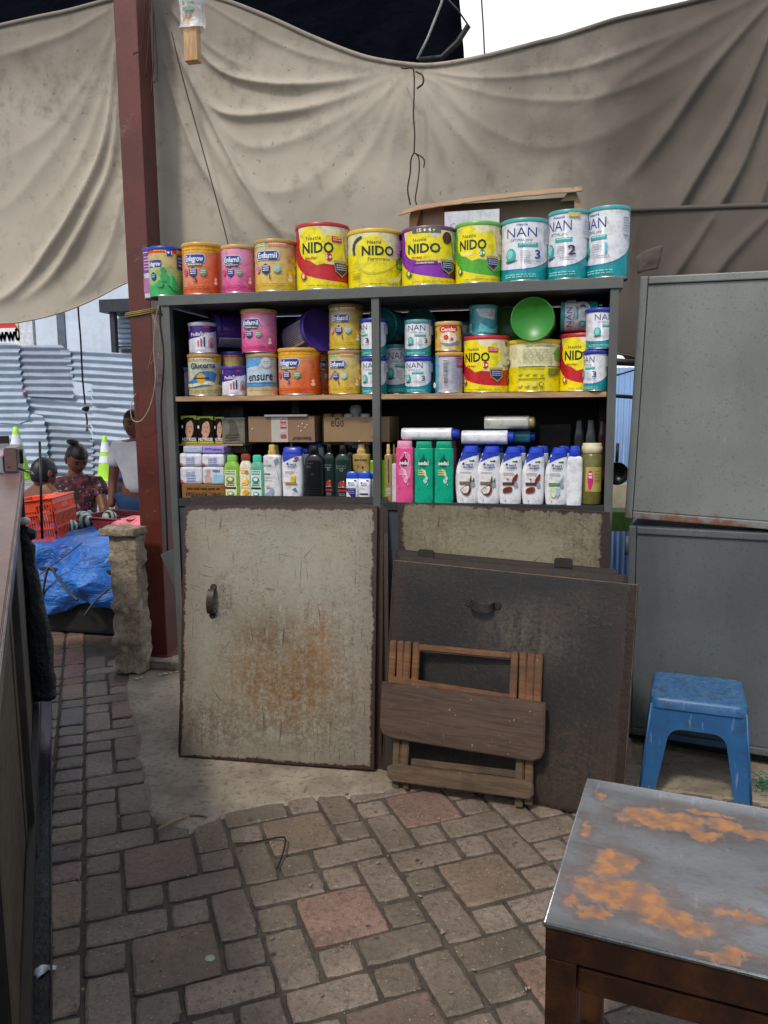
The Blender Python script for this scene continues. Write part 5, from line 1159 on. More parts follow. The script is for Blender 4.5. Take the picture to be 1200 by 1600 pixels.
def head_mesh(bm, c, s, yaw, pitch=0):
    b = bmesh.new(); bmesh.ops.create_uvsphere(b, u_segments=32, v_segments=24, radius=1)
    for v_ in b.verts:
        x, y, z = v_.co; w_ = .076*(1-.22*max(0, -z)**1.5); dpt = .098; h_ = .118
        p = v3((x*w_, y*dpt, z*h_))
        if y < -.3 and abs(x) < .28: p.y -= .020*max(0, 1-abs(x)/.28)*exp(-((z+.12)/.17)**2)
        if y < -.2: p.y -= .006*exp(-((z+.52)/.1)**2)*max(0, 1-abs(x)/.4); p.y += .008*exp(-((z-.1)/.12)**2)*exp(-((abs(x)-.38)/.16)**2)
        if z < -.5 and y < 0: p.y -= .010*(-z-.5)*2
        b.verts.index_update(); v_.co = p
    for sx in (-1, 1):
        r = bmesh.ops.create_uvsphere(b, u_segments=10, v_segments=8, radius=1, matrix=Matrix.Translation((sx*.078, .008, -.005)) @ Matrix.Diagonal((.010, .018, .030, 1)))
    mt = Matrix.Translation(c) @ Matrix.Rotation(yaw, 4, 'Z') @ Matrix.Rotation(pitch, 4, 'X') @ Matrix.Scale(s, 4); bmesh.ops.transform(b, matrix=mt, verts=b.verts[:])
    tmp = bpy.data.meshes.new('h'); b.to_mesh(tmp); b.free(); bm.from_mesh(tmp); bpy.data.meshes.remove(tmp); return mt
def eyes(par, mt):
    bm = bmesh.new()
    for sx in (-1, 1): bmesh.ops.create_uvsphere(bm, u_segments=10, v_segments=8, radius=.010, matrix=mt @ Matrix.Translation((sx*.029, -.083, .010)))
    me_obj('eyes', bm, M('1b1513', .2, bump=0), par); bm = bmesh.new()
    bmesh.ops.create_uvsphere(bm, u_segments=12, v_segments=8, radius=1, matrix=mt @ Matrix.Translation((0, -.088, -.060)) @ Matrix.Diagonal((.022, .006, .006, 1))); me_obj('lips', bm, M('6e3530', .5, bump=0), par)
    for sx in (-1, 1):
        bm = bmesh.new(); tube(bm, [mt @ v3((sx*.014, -.096, .030)), mt @ v3((sx*.030, -.092, .034)), mt @ v3((sx*.046, -.076, .029))], .0035, 5); me_obj('eyebrow', bm, HAIR, par)
def hair(par, mt, bun=True, front=.35):
    b = bmesh.new(); bmesh.ops.create_uvsphere(b, u_segments=40, v_segments=28, radius=1)
    kill = [v_ for v_ in b.verts if (v_.co.y < .05 and v_.co.z < front+(.15 if v_.co.y < -.4 else 0)-.5*max(0, abs(v_.co.x)-.75)) or v_.co.z < -.55]
    bmesh.ops.delete(b, geom=kill, context='VERTS')
    for v_ in b.verts: v_.co = v3((v_.co.x*.079, v_.co.y*.102, v_.co.z*.120)); v_.co += v_.co.normalized()*.005*fbm(v_.co*70, 3)
    if bun: bmesh.ops.create_icosphere(b, subdivisions=4, radius=.032, matrix=Matrix.Translation((-.03, .05, .115)) @ Matrix.Diagonal((1.4, 1, .65, 1)))
    bmesh.ops.transform(b, matrix=mt, verts=b.verts[:]); o = me_obj('hair', b, HAIR, par, smooth='all'); o.modifiers.new('t', 'SOLIDIFY').thickness = .006
g = NG('floral_blouse'); v = g.coord(); c = g.mix(g.ss(g.noise(v, 26, 3), .5, .56), (.035, .022, .03), (.22, .03, .05)); c = g.mix(g.ss(g.noise(v, 36, 3), .60, .64), c, (.30, .28, .32)); g.set(col=c, rough=.8); BLS = g.m
def seated(sw=.17, H=1.0, seat=.42):
    z = seat
    return {'pel': ((0, .04, z+.09), .13), 'chest0': ((0, .03, z+.27), (.135, .11)), 'chest': ((0, 0, z+.46), (.14, .10)), 'neck': ((0, -.02, z+.60), .05), 'head0': ((0, -.04, z+.68), .05),
        'shl': ((sw, 0, z+.51), .055), 'ell': ((sw+.05, -.10, z+.26), .042), 'wrl': ((sw+.0, -.30, z+.18), .028), 'shr': ((-sw, 0, z+.51), .055), 'elr': ((-sw-.05, -.10, z+.26), .042), 'wrr': ((-sw+.0, -.30, z+.20), .028),
        'hipl': ((.10, .0, z+.07), .095), 'knl': ((.14, -.42, z+.06), .07), 'anl': ((.13, -.40, .10), .042), 'tol': ((.14, -.52, .04), .035), 'hipr': ((-.10, .0, z+.07), .095), 'knr': ((-.14, -.42, z+.06), .07), 'anr': ((-.13, -.40, .10), .042), 'tor': ((-.14, -.52, .04), .035)}
def place_base(px, py_shoulder, Y, h): p = PY(px, py_shoulder, Y); return v3((p.x, p.y, p.z-h))
LEG = ['pel', 'hipl', 'knl', 'anl', 'hipr', 'knr', 'anr']; LE = [(0, 1), (1, 2), (2, 3), (0, 4), (4, 5), (5, 6)]
TOR = ['pel', 'chest0', 'chest', 'shl', 'shr', 'mal', 'mar', 'col']
def with_mid(J, k=.55):
    for s in 'lr': J['ma'+s] = (tuple(v3(J['sh'+s][0]).lerp(v3(J['el'+s][0]), k)), .052)
    r_ = J['neck'][1]; r_ = r_[0] if isinstance(r_, tuple) else r_
    J['col'] = (tuple(v3(J['chest'][0]).lerp(v3(J['neck'][0]), .72)), r_*1.45)
    return J
TE = [(0, 1), (1, 2), (2, 3), (2, 4), (3, 5), (4, 6), (2, 7)]
# woman
J = seated(); Yw = 5.5; st = .50; J = {k: ((p[0], p[1], p[2]+(st-.42 if k[:2] not in ('an', 'to') else 0)), r) for k, (p, r) in J.items()}
J['elr'] = ((-.23, -.06, st+.24), .042); J['ell'] = ((.22, -.14, st+.28), .042); J['wrl'] = ((.20, -.36, st+.16), .028); J['wrr'] = ((-.12, -.34, st+.15), .028)
base = PZ(112, 900, GZ); pw = PY(116, 700, Yw); bw = v3((pw.x, Yw, GZ)); topw = pw.z-GZ
sc = (topw)/(st+.80)
body = {k: ((p[0]*sc, p[1]*sc, p[2]*sc), tuple(q*sc for q in r) if isinstance(r, tuple) else r*sc) for k, (p, r) in J.items()}
bj = {k: v_ for k, v_ in body.items()}; bc = with_mid(dict(bj))
def build_person(base, lab, J, headc, hs_, hyaw, hp, topm, legm, hairargs, facing, sleeve=.55, grow=.016):
    t = tag(empty('person', base, facing), lab, 'person'); bm = bmesh.new(); names = list(J); idx = {k: i for i, k in enumerate(names)}
    E_ = [('pel', 'chest0'), ('chest0', 'chest'), ('chest', 'neck'), ('neck', 'head0')]
    for s in 'lr': E_ += [('chest', 'sh'+s), ('sh'+s, 'el'+s), ('el'+s, 'wr'+s), ('pel', 'hip'+s), ('hip'+s, 'kn'+s), ('kn'+s, 'an'+s), ('an'+s, 'to'+s)]
    m2 = skin_eval([J[k][0] for k in names], [(idx[a], idx[b]) for a, b in E_], [J[k][1] for k in names], idx['pel'], 2); bm.from_mesh(m2); bpy.data.meshes.remove(m2)
    for s, sg in (('l', 1), ('r', -1)):
        w_ = v3(J['wr'+s][0]); e_ = v3(J['el'+s][0]); hand(bm, w_, w_-e_, v3((0, -.3, -1)) if abs((w_-e_).normalized().z) < .7 else v3((-sg, 0, 0)), .95, .5, sg)
    mt = head_mesh(bm, v3(headc), hs_, hyaw, hp); me_obj('body', bm, SKN, t, smooth='all')
    Jc = with_mid(dict(J), sleeve)
    for nm, ks, es, mat, gr in (('shirt', TOR, TE, topm, grow), ('trousers', LEG, LE, legm, grow*.9)):
        m2 = skin_eval([Jc[k][0] for k in ks], es, [tuple(q+gr for q in (Jc[k][1] if isinstance(Jc[k][1], tuple) else (Jc[k][1],)*2)) for k in ks], 0, 2)
        bm = bmesh.new(); bm.from_mesh(m2); bpy.data.meshes.remove(m2); warp(bm, .010, 10, 2); me_obj(nm, bm, mat, t, smooth='all')
    hair(t, mt, **hairargs); eyes(t, mt); return t
build_person(bw, 'seated woman in dark floral blouse with hair in a bun', bj, (0.02, -.06*sc, (st+.72)*sc), 1.06, R(25), R(34), BLS, M('1f1c24', .8), dict(bun=True, front=.25), R(28))
# stools the two seated people use
def log_seat(p, h, lab):
    bm = bmesh.new(); lathe(bm, [(0, 0), (.15, 0), (.155, .02), (.15, h-.02), (.145, h), (0, h)], 24); o = me_obj('crate_seat', bm, M('5a4632', .8)); o.location = p; tag(o, lab, 'seat')
log_seat((bw.x-.03, bw.y+.05, GZ), st*sc-.03, 'round wooden seat under the seated woman')
# child seen from behind
J = seated(.13, seat=.30); pcd = PY(60, 716, 4.95); sc2 = (pcd.z-GZ)/(.30+.80); bj = {k: ((p[0]*sc2*.92, p[1]*sc2*.92, p[2]*sc2), tuple(q*sc2*.85 for q in r) if isinstance(r, tuple) else r*sc2*.85) for k, (p, r) in J.items()}
for k__ in ('chest', 'neck', 'shl', 'shr'): bj[k__] = ((bj[k__][0][0], bj[k__][0][1], bj[k__][0][2]+.045), bj[k__][1])
build_person(v3((pcd.x+.01, 4.95, GZ)), 'child with short black hair seen from behind, in beige shirt', bj, (0, -.03, (.30+.70)*sc2), .98, R(-8), R(5), M('b8a78e', .85), M('34373d', .8), dict(bun=False, front=-.2), R(170))
log_seat((pcd.x+.01, 4.93, GZ), .30*sc2-.03, 'round wooden seat under the child')
# standing person behind the post
Yp = 5.55; pm = PY(207, 641, Yp); hh = pm.z-GZ; k_ = hh/1.66
z = lambda q: q*k_
J = {'pel': ((0, .0, z(.92)), .125*k_), 'chest0': ((0, 0, z(1.10)), (.135*k_, .10*k_)), 'chest': ((0, .0, z(1.28)), (.145*k_, .105*k_)), 'neck': ((0, -.01, z(1.42)), .052*k_), 'head0': ((0, -.03, z(1.50)), .05*k_),
 'shl': ((.18*k_, 0, z(1.35)), .058*k_), 'ell': ((.24*k_, .02, z(1.07)), .045*k_), 'wrl': ((.24*k_, -.06, z(.83)), .03*k_), 'shr': ((-.18*k_, 0, z(1.35)), .058*k_), 'elr': ((-.235*k_, .02, z(1.07)), .045*k_), 'wrr': ((-.235*k_, -.05, z(.84)), .03*k_),
 'hipl': ((.095*k_, 0, z(.86)), .095*k_), 'knl': ((.10*k_, -.02, z(.48)), .062*k_), 'anl': ((.10*k_, .0, z(.09)), .04*k_), 'tol': ((.11*k_, -.13, z(.035)), .035*k_), 'hipr': ((-.095*k_, 0, z(.86)), .095*k_), 'knr': ((-.10*k_, -.02, z(.48)), .062*k_), 'anr': ((-.10*k_, .0, z(.09)), .04*k_), 'tor': ((-.11*k_, -.13, z(.035)), .035*k_)}
xc = PY(216, 700, Yp).x
build_person(v3((xc, Yp, GZ)), 'person in white T-shirt and jeans standing half hidden behind the red post', J, (-.01, -.05, z(1.55)), .92*k_+.08, R(-20), R(8), M('dcdde0', .85, var=.1), M('34527d', .85), dict(bun=False, front=.3), R(12), .62)
bm = bmesh.new(); q0 = PY(141, 800, 5.05)
loft(bm, [(0, 0, .05, .02), (.05, .004, .045, .03), (.1, 0, .03, .015), (.14, 0, .012, .01)], 2, 20); warp(bm, .008, 20); o = me_obj('small_bag', bm, M('a9c4dc', .4, bump=0), smooth='all'); o.location = PY(141, 826, 5.05); tag(o, 'small pale blue plastic bag held before the seated woman', 'bag')
# ---------------------------------------------------------------- printed designs (x in radians round the tin, y 0..1 of the height)
NAVY = '#1c2e6b'
def nido(kind='red', sub='kinder', age='1+', plate=True):
    sw = {'red': '#c4202c', 'purple': '#8a2fb0', 'green': '#55b02e', 'plain': None}[kind]
    def d(cv):
        if sw:
            cv.poly(c2([(-1.7, .97), (-1.55, .6), (-1.2, .38), (-.75, .22), (-.1, .14), (.6, .125), (1.7, .13)], 5)+[(1.7, .97)], sw)
            if kind == 'purple': cv.poly([(.45, .135), (1.7, .13), (1.7, .97), (.9, .97), (.7, .5)], '#5a1f2f')
            cv.poly(c2([(-1.15, .975), (-1.02, .72), (-.75, .52), (-.3, .40), (.4, .38), (1.7, .46)], 5)+[(1.7, .975)], '#e6dfb4')
            cv.poly(c2([(-1.02, .92), (-1.0, .66), (-.8, .50), (-.42, .36)], 5)+c2([(-.1, .40), (.45, .5), (.52, .70), (.3, .84), (-.1, .80), (-.45, .93), (-.8, .93), (-1.02, .85)], 5), '#f2e21c')
            cv.ell(-.62, .67, .44, .235, '#f7e818')
        else:
            cv.poly([(-1.7, .50), (1.7, .50), (1.7, .98), (-1.7, .98)], '#e4dfae'); cv.poly(c2([(-1.7, .62), (-1.0, .6), (0, .52), (1.2, .40), (1.7, .42)], 5)+[(1.7, .3), (-1.7, .3)], '#ecdf18')
            cv.ell(-.35, .64, .52, .24, '#f3e31c'); cv.poly(c2([(-.85, .55), (-.7, .30), (-.3, .22), (.2, .30), (.55, .45)], 4), '#d8c70c'); cv.poly(c2([(-.82, .56), (-.68, .33), (-.3, .25), (.2, .32), (.55, .47)], 4), '#f1e21c')
        ox = -.40 if sw else -.15
        cv.text('Nestlé', ox-.12, .765, .055, '#5a5a1e', b=.01)
        cv.text('NIDO', ox+.0, .625, .155, '#16351f', w=1.02, b=.028)
        if sw: cv.text(sub, ox-.2, .475, .045, '#c23a3a' if kind != 'green' else '#f4f4d8', b=.02)
        else: cv.text('Forticrece', ox+.02, .485, .055, '#9a7b1a', b=.012)
        if age and kind != 'purple' and sw: cv.ell(ox+.36, .485, .10, .062, '#c8202c' if kind == 'red' else '#3f9a3a'); cv.text(age, ox+.36, .485, .055, '#ffffff', b=.03)
        if kind == 'red': cv.poly([(.05, .80), (.42, .78), (.40, .70), (.05, .71)], '#c8283a'); cv.lines(.09, .38, .765, .03, 2, .013, '#ffd9d9', 3)
        if kind == 'purple':
            cv.rect(-.75, .12, .88, .975, '#5d6b52'); cv.text('15 + 4 g', -.32, .925, .058, '#f4f0d0', b=.03); cv.rect(-.72, .02, .355, .41, '#7b2a8e'); cv.text('Deslactosado', -.35, .382, .034, '#f3e0f5', b=.02)
            cv.ell(.33, .80, .16, .10, '#4a1f2a')
        if sw:   # child figure and shield
            cv.poly(c2([(.62, .88), (.50, .80), (.55, .62), (.60, .50), (.85, .47), (1.05, .56), (1.05, .78), (.92, .88), (.76, .84)], 4), '#ddd3a8'); cv.ell(.80, .85, .085, .05, '#8d6445'); cv.poly(c2([(.58, .78), (.66, .70), (.9, .66), (1.0, .8), (.9, .72), (.7, .62)], 3), '#b7a888')
            cv.poly([(.10, .44), (.62, .44), (.60, .28), (.38, .19), (.14, .28)], '#b9a05a'); cv.poly([(.13, .40), (.59, .40), (.57, .29), (.38, .215), (.16, .29)], NAVY); cv.lines(.18, .55, .365, .033, 3, .014, '#c9cde8', 9)
            cv.ell(-.86, .21, .10, .055, '#c8402c' if kind == 'red' else '#4c8a2e'); cv.ell(-.86, .21, .045, .034, '#f4f0d8')
        else:
            cv.poly(c2([(-.98, .56), (-1.02, .70), (-.9, .82), (-.68, .88), (-.66, .83), (-.86, .77), (-.92, .68), (-.90, .58)], 4), '#2f4a36')
            cv.rect(.62, .88, .86, .93, '#2f3a1c'); cv.rect(.45, .86, .60, .80, '#d9c0c8'); cv.ell(.78, .62, .11, .062, '#26283a'); cv.lines(.71, .86, .635, .03, 2, .012, '#e8e8e8', 5)
            cv.poly([(.40, .45), (.66, .56), (.92, .45), (.84, .45), (.84, .33), (.48, .33), (.48, .45)], '#4b9a3c'); cv.lines(.52, .80, .40, .03, 2, .013, '#d8f0c8', 2)
            cv.poly(c2([(.30, .08), (.62, .14), (.8, .30), (.7, .32), (.45, .2), (.1, .10)], 4), '#d8dda0'); cv.lines(-.95, -.70, .24, .03, 4, .012, '#a09a14', 4)
        cv.lines(-.7, .5, .055, .03, 1, .012, '#a89c10', 6)
        return lambda a, v: '#efe010'
    d.fit = (1.2, .27)
    return d
def nan(num, numcol, x0=-.15, blue=False, gold=False):
    def d(cv):
        cv.poly([(-1.7, .975), (-1.7, .26)]+c2([(-1.3, .25), (-.7, .205), (0, .20), (.5, .24), (1.0, .34), (1.4, .48), (1.7, .55)], 5)+[(1.7, .975)], '#e4e7ee')
        cv.poly(c2([(-1.3, .25), (-.7, .205), (0, .20), (.5, .24), (1.0, .34)], 5)+c2([(.9, .305), (.5, .225), (0, .182), (-.7, .19), (-1.3, .235)], 5), '#2f6fc0')
        cv.text('Nestlé', x0+.02, .895, .040, '#5a6aa8', b=.015)
        cv.text('NAN', x0, .775, .150, '#2a3f96', w=1.12, b=-.006)
        cv.text('OPTIMAL', x0-.14, .655, .046, '#46929c', w=.52, b=.0); cv.text('pro', x0+.28, .655, .05, '#8a8f9c', w=.22, slant=.25, b=.0)
        cv.rect(x0-.12, x0+.60, .54, .60, '#35aeb0'); cv.lines(x0-.06, x0+.52, .575, .03, 1, .016, '#bfe8e8', 5)
        cv.ell(x0-.38, .42, .20, .11, '#38b3b2'); cv.ell(x0-.41, .435, .12, .07, '#8fd8d6'); cv.poly(c2([(x0-.62, .33), (x0-.5, .30), (x0-.3, .31), (x0-.1, .34), (x0-.32, .335)], 3), '#4a5a6a')
        cv.lines(x0-.02, x0+.3, .47, .035, 5, .011, '#a9b6c0', 7)
        cv.text(num, x0+.58, .42, .135, numcol, b=.02); cv.lines(x0+.1, x0+.7, .305, .03, 1, .016, '#a6adc0', 3)
        cv.lines(-.7, .4, .10, .035, 2, .014, '#9fe0de', 8)
        if gold: cv.rect(x0+.42, x0+.90, .885, .945, '#d8c468')
        if blue: cv.rect(-1.7, 1.7, .935, .975, '#2a3fb4')
        cv.rect(.78, 1.15, .60, .84, '#ccd3de'); cv.lines(.80, 1.12, .82, .035, 6, .012, '#98a3b4', 4)
        return lambda a, v: '#169aa0' if v < .6 or abs(a) < 1.75 else '#2aa7ad'
    return d
def enfa(word, top, mid, bot, number='', variant=0, ox=-.35):
    ct, cm_, cb = lin(top), lin(mid), lin(bot)
    def d(cv):
        if variant == 0: cv.poly([(-1.7, .965), (1.7, .965), (1.7, .88), (.2, .80), (-1.7, .82)], '#f0b41e'); cv.lines(-1.0, .6, .90, .05, 2, .018, '#c98a14', 3)
        if variant == 1: cv.ell(-.75, .93, .22, .05, '#e8b860'); [cv.ell(x, y, r, r*.45, '#ec7fb0') for x, y, r in ((1.0, .85, .16), (1.2, .65, .12), (1.05, .5, .14), (.85, .9, .1))]
        if variant == 2: cv.rect(-1.05, -.35, .85, .93, '#7fae7a'); cv.lines(-1.0, -.4, .905, .035, 2, .014, '#e8f2d8', 2); cv.rect(-.28, .48, .85, .93, '#d99068'); cv.lines(-.24, .44, .895, .03, 1, .02, '#f8e0c8', 4); [cv.ell(x, y, r, r*.45, '#eec63e') for x, y, r in ((.7, .62, .13), (.95, .55, .1), (.8, .40, .15), (.55, .36, .1))]
        cv.poly(rrect2(ox-.50, ox+.50, .60, .775, .10, .085), '#cfd8ea'); cv.poly(rrect2(ox-.47, ox+.47, .612, .763, .09, .075), '#1f3f96')
        cv.poly(rrect2(ox+.05, ox+.42, .60, .66, .05, .03), '#1f3f96'); cv.text(word, ox+.0, .69, .105, '#f4f8ff', w=.80, b=.02)
        if variant < 2: cv.rect(ox-.32, ox+.35, .545, .60, '#7c6a4a' if variant == 0 else '#4a4a5a'); cv.lines(ox-.28, ox+.32, .565, .03, 1, .02, '#e8d8b0', 5)
        cv.hexa(ox-.05, .43, .20, .105, '#1f2d7a'); cv.lines(ox-.17, ox+.08, .475, .04, 3, .02, '#dfe4f8', 8)
        cv.hexa(ox-.42, .43, .12, .07, '#d04a6a' if variant != 2 else '#d88ac0'); cv.hexa(ox+.38, .43, .16, .08, '#74a884' if variant != 2 else '#9ecac0'); cv.lines(ox+.28, ox+.48, .45, .04, 2, .014, '#e4f0e4', 3)
        if number: cv.text(number, ox+.12 if variant else ox+.05, .28, .095, '#1d2a6a', b=.01)
        cv.ell(.55, .30, .07, .035, '#f4d8c0'); cv.ell(.55, .23, .10, .035, '#f4d8c0')
        cv.lines(-1.0, .8, .14, .035, 2, .012, tuple(c*.5 for c in cb), 6)
        def f(a, v):
            sx = .5+.5*tanh(a*1.2+(.55-v)*2.6); c = tuple(m*(1-sx)+b_*sx for m, b_ in zip(cm_, cb)) if variant == 0 else tuple(m*(v)+b_*(1-v) for m, b_ in zip(cm_, cb))
            if v < .16: c = cb
            if v > .90: c = ct
            return c
        return f
    return d
def rrect2(x0, x1, y0, y1, rx, ry):
    o = []
    for cx, cy, a in ((x1-rx, y0+ry, -90), (x1-rx, y1-ry, 0), (x0+rx, y1-ry, 90), (x0+rx, y0+ry, 180)): o += [(cx+rx*cos(R(a+18*k)), cy+ry*sin(R(a+18*k))) for k in range(6)]
    return o
def pedia(cv):
    cv.poly([(-1.7, .985), (-1.7, .42), (-.2, .52), (.4, .66), (1.7, .80), (1.7, .985)], '#43237e'); cv.text('PediaSure', -.15, .63, .115, '#f2eefc', w=1.15, rot=.10, b=.012)
    cv.rect(.1, .45, .82, .91, '#c4284a'); cv.rect(-1.0, -.82, .74, .90, '#8f7cc0')
    for x, h_, c in ((-.28, .20, '#c46a8a'), (-.10, .26, '#b04a7a'), (.08, .31, '#3b2f8a')): cv.rect(x, x+.09, .22, .22+h_, c)
    cv.poly(c2([(.35, .18), (.38, .42), (.55, .52), (.72, .44), (.76, .18)], 4), '#c9a2a8'); cv.poly(c2([(.44, .20), (.50, .36), (.6, .36), (.68, .20)], 3), '#a8506a'); cv.lines(-.9, .2, .12, .04, 2, .014, '#b6b0cc', 3)
    cv.rect(-1.7, 1.7, .0, .02, '#9a8fc4'); return lambda a, v: '#e4e4ee' if a < .9 else '#c9cad8'
def glucerna(cv):
    cv.rect(-1.7, 1.7, .82, .97, '#c9a75c'); cv.rect(-.9, .3, .85, .945, '#d6dada'); cv.lines(-.85, .25, .91, .05, 2, .018, '#7d7a6a', 3); cv.rect(.45, 1.1, .83, .965, '#e0a41a')
    cv.poly(c2([(-1.7, .40), (-.9, .36), (-.4, .55), (.2, .60), (.8, .52), (1.7, .62)], 5)+c2([(1.7, .2), (.8, .28), (0, .24), (-.8, .20), (-1.7, .28)], 5), '#3f78b4')
    cv.poly(c2([(-1.7, .33), (-.7, .30), (.1, .36), (.9, .26), (1.7, .30)], 5)+c2([(1.7, .25), (.9, .2), (0, .28), (-.8, .22), (-1.7, .26)], 5), '#e4ddb8')
    cv.poly([(.3, .18), (.75, .72), (.95, .72), (.62, .18)], '#cdb877'); cv.ell(-.25, .42, .22, .12, '#d8a52a'); cv.rect(-.6, .15, .41, .44, '#1c2f3f'); cv.text('Glucerna', -.15, .73, .13, '#1f3f6a', w=1.30, rot=.05, b=.022)
    cv.lines(-.9, .9, .13, .04, 2, .014, '#8d8660', 3); return lambda a, v: '#bfb68c' if v < .3 else '#cbcbb4'
def ensure(cv):
    cv.poly([(-1.7, .985), (-1.7, .62), (-.2, .70), (.4, .985)], '#5f9fd6'); cv.text('ensure', -.08, .46, .20, '#1d2a3f', w=1.45, rot=.06, b=.02, slant=.1); cv.ell(.25, .78, .30, .14, '#a9b2b8'); cv.ell(.25, .78, .26, .122, '#cfd6da'); cv.lines(.08, .42, .80, .04, 2, .012, '#7e868c', 3)
    cv.poly(c2([(-1.7, .34), (-.6, .30), (.3, .32), (1.7, .30)], 4)+c2([(1.7, .22), (.3, .24), (-.6, .20), (-1.7, .24)], 4), '#5a96cc'); cv.lines(-.9, .9, .29, .04, 1, .02, '#2a4f8a', 5); cv.rect(-1.7, 1.7, .0, .20, '#c9b489')
    cv.lines(-.7, .6, .12, .04, 1, .014, '#98845c', 5); return lambda a, v: '#bcd3e4' if a < .5 else '#a9bccb'
def cerelac(cv):
    cv.ell(-.0, .74, .62, .15, '#c8242a'); cv.text('Cerelac', -.0, .735, .13, '#fbe8e0', w=.95, b=.03); cv.ell(0, .44, .55, .20, '#e6dcc8'); cv.ell(-.15, .46, .16, .09, '#cf4a36'); cv.ell(.22, .40, .10, .06, '#d85a40'); cv.poly(c2([(-.55, .30), (-.1, .18), (.45, .24), (.6, .34), (.1, .26)], 4), '#7f8fb8'); cv.ell(.62, .28, .16, .08, '#6f86b8')
    cv.rect(-1.0, -.86, .45, .7, '#b0862a'); cv.rect(1.0, 1.3, .6, .85, '#b03038'); return lambda a, v: '#e3b94a' if abs(a) > .5 else '#ecd08a'
def dataside(cv):   # back of a lilac tin: table of print and bar code
    cv.rect(-1.7, 1.7, .88, .955, '#9a2f7c'); cv.rect(.45, 1.15, .62, .86, '#a03a80'); cv.lines(.5, 1.1, .8, .05, 3, .014, '#e8b8dc', 2); cv.rect(-1.7, -.75, .0, .985, '#5fb4d8'); cv.rect(-.35, -.05, .15, .82, '#dfe2e6')
    for k in range(22): cv.rect(-.33, -.08, .17+k*.029, .17+k*.029+(.012 if k % 3 else .018), '#4a4f5a')
    cv.lines(.1, .42, .8, .035, 17, .012, '#8088a0', 9); cv.lines(.5, 1.1, .45, .04, 8, .014, '#8f98b0', 4); cv.ell(-.8, .2, .1, .07, '#d8dce4'); return lambda a, v: '#b9bccb' if a < .4 else '#a7adc8'
def nidoback(cv):
    cv.rect(-1.7, 1.7, .48, .985, '#e2dfb2'); cv.lines(-.25, .75, .86, .05, 1, .018, '#8f8f60', 2); cv.lines(-.35, .6, .80, .030, 9, .010, '#b3b086', 3); cv.poly([(.60, .72), (.88, .86), (1.15, .72), (1.05, .72), (1.05, .60), (.70, .60), (.70, .72)], '#5a9a3c')
    cv.rect(-.5, .35, .475, .490, '#3a3a20'); cv.rect(.42, 1.15, .475, .490, '#3a3a20'); cv.rect(-.5, .35, .245, .26, '#3a3a20'); cv.rect(.45, .95, .32, .45, '#7c8a2c'); cv.rect(-1.25, -1.0, .83, .90, '#3a4a2c'); cv.ell(-.95, .58, .10, .07, '#4a6a6a'); cv.ell(-.95, .58, .05, .035, '#e2dfb2'); cv.poly([(-1.3, .3), (-1.05, .46), (-.92, .3), (-1.0, .18), (-1.2, .18)], '#6aaa3c')
    for x in (-.42, -.2, .02, .22): cv.ell(x, .37, .07, .035, '#d8cf4a'); cv.ell(x, .15, .075, .045, '#d9d39a' if x < .1 else '#6a6a3a'); cv.ell(x, .15, .05, .03, '#efe23c')
    cv.lines(-.5, .3, .42, .04, 1, .01, '#8f8a1c', 6); return lambda a, v: '#ecdf10'
def enfagreen(cv):
    cv.rect(-1.7, .55, .86, .965, '#d83a2c'); cv.lines(-.8, .1, .90, .05, 1, .04, '#f4c020', 4); cv.poly(rrect2(-1.25, -.40, .58, .72, .09, .07), '#1f3f96'); cv.text('Enfagrow', -.82, .65, .085, '#f4f8ff', w=.72, b=.02); cv.text('+1', -.06, .885, .085, '#f4f8ff', b=.03)
    cv.rect(-.15, .1, .80, .955, '#2a3fa0'); cv.text('+1', -.02, .87, .07, '#f4f8ff', b=.02); cv.rect(.35, 1.5, .55, .84, '#23449c'); cv.lines(.45, 1.3, .76, .07, 3, .025, '#c8d4f0', 3); cv.rect(.30, 1.6, .86, .93, '#c88a50'); cv.hexa(-.85, .40, .16, .09, '#1f2d7a'); cv.lines(-.95, -.76, .42, .04, 2, .014, '#dfe4f8', 8)
    for x, y, r in ((-.35, .52, .12), (-.3, .38, .18), (0, .3, .22), (-.5, .25, .15), (.2, .2, .2)): cv.ell(x, y, r, r*.5, '#35a85a')
    cv.lines(.5, 1.3, .40, .05, 5, .018, '#3c7a4a', 3); return lambda a, v: ('#35b060' if v < .30 else '#9cc47a' if v < .5 else '#cbb878')
def purpleside(cv):
    cv.rect(-.75, .2, .1, .93, '#b9bcc8'); [cv.rect(-.7+k*.07, -.66+k*.07, .14, .9, '#6d6f86') for k in range(12)]; cv.rect(.26, .34, .05, .93, '#1c1430'); cv.rect(.4, .95, .05, .93, '#b9bcc8'); [cv.rect(.44+k*.06, .46+k*.06, .08, .9, '#6d6f86') for k in range(8)]; return lambda a, v: '#4a2a8c'
def lilac(cv): cv.rect(-.2, .5, .1, .8, '#c9c2e4'); return lambda a, v: '#a79bd6'
def tealback(cv): cv.poly([(-.6, .98), (.9, .98), (.7, .5), (-.2, .62)], '#c9d2d8'); cv.lines(-.3, .7, .88, .05, 6, .018, '#8d9aa4', 3); cv.rect(-1.05, -.75, .1, .4, '#8fc4c8'); cv.poly(c2([(-.2, .45), (.5, .2), (1.3, .42), (1.3, .1), (-.3, .1)], 3), '#59b9c0'); return lambda a, v: '#3f98a4'
def altula(cv): cv.rect(-1.7, 1.7, .5, .9, '#7a3f9a'); cv.lines(-.9, .6, .8, .06, 5, .025, '#e8b0d0', 4); cv.rect(-1.2, .2, .12, .4, '#b06aa0'); return lambda a, v: '#cfc4d4'

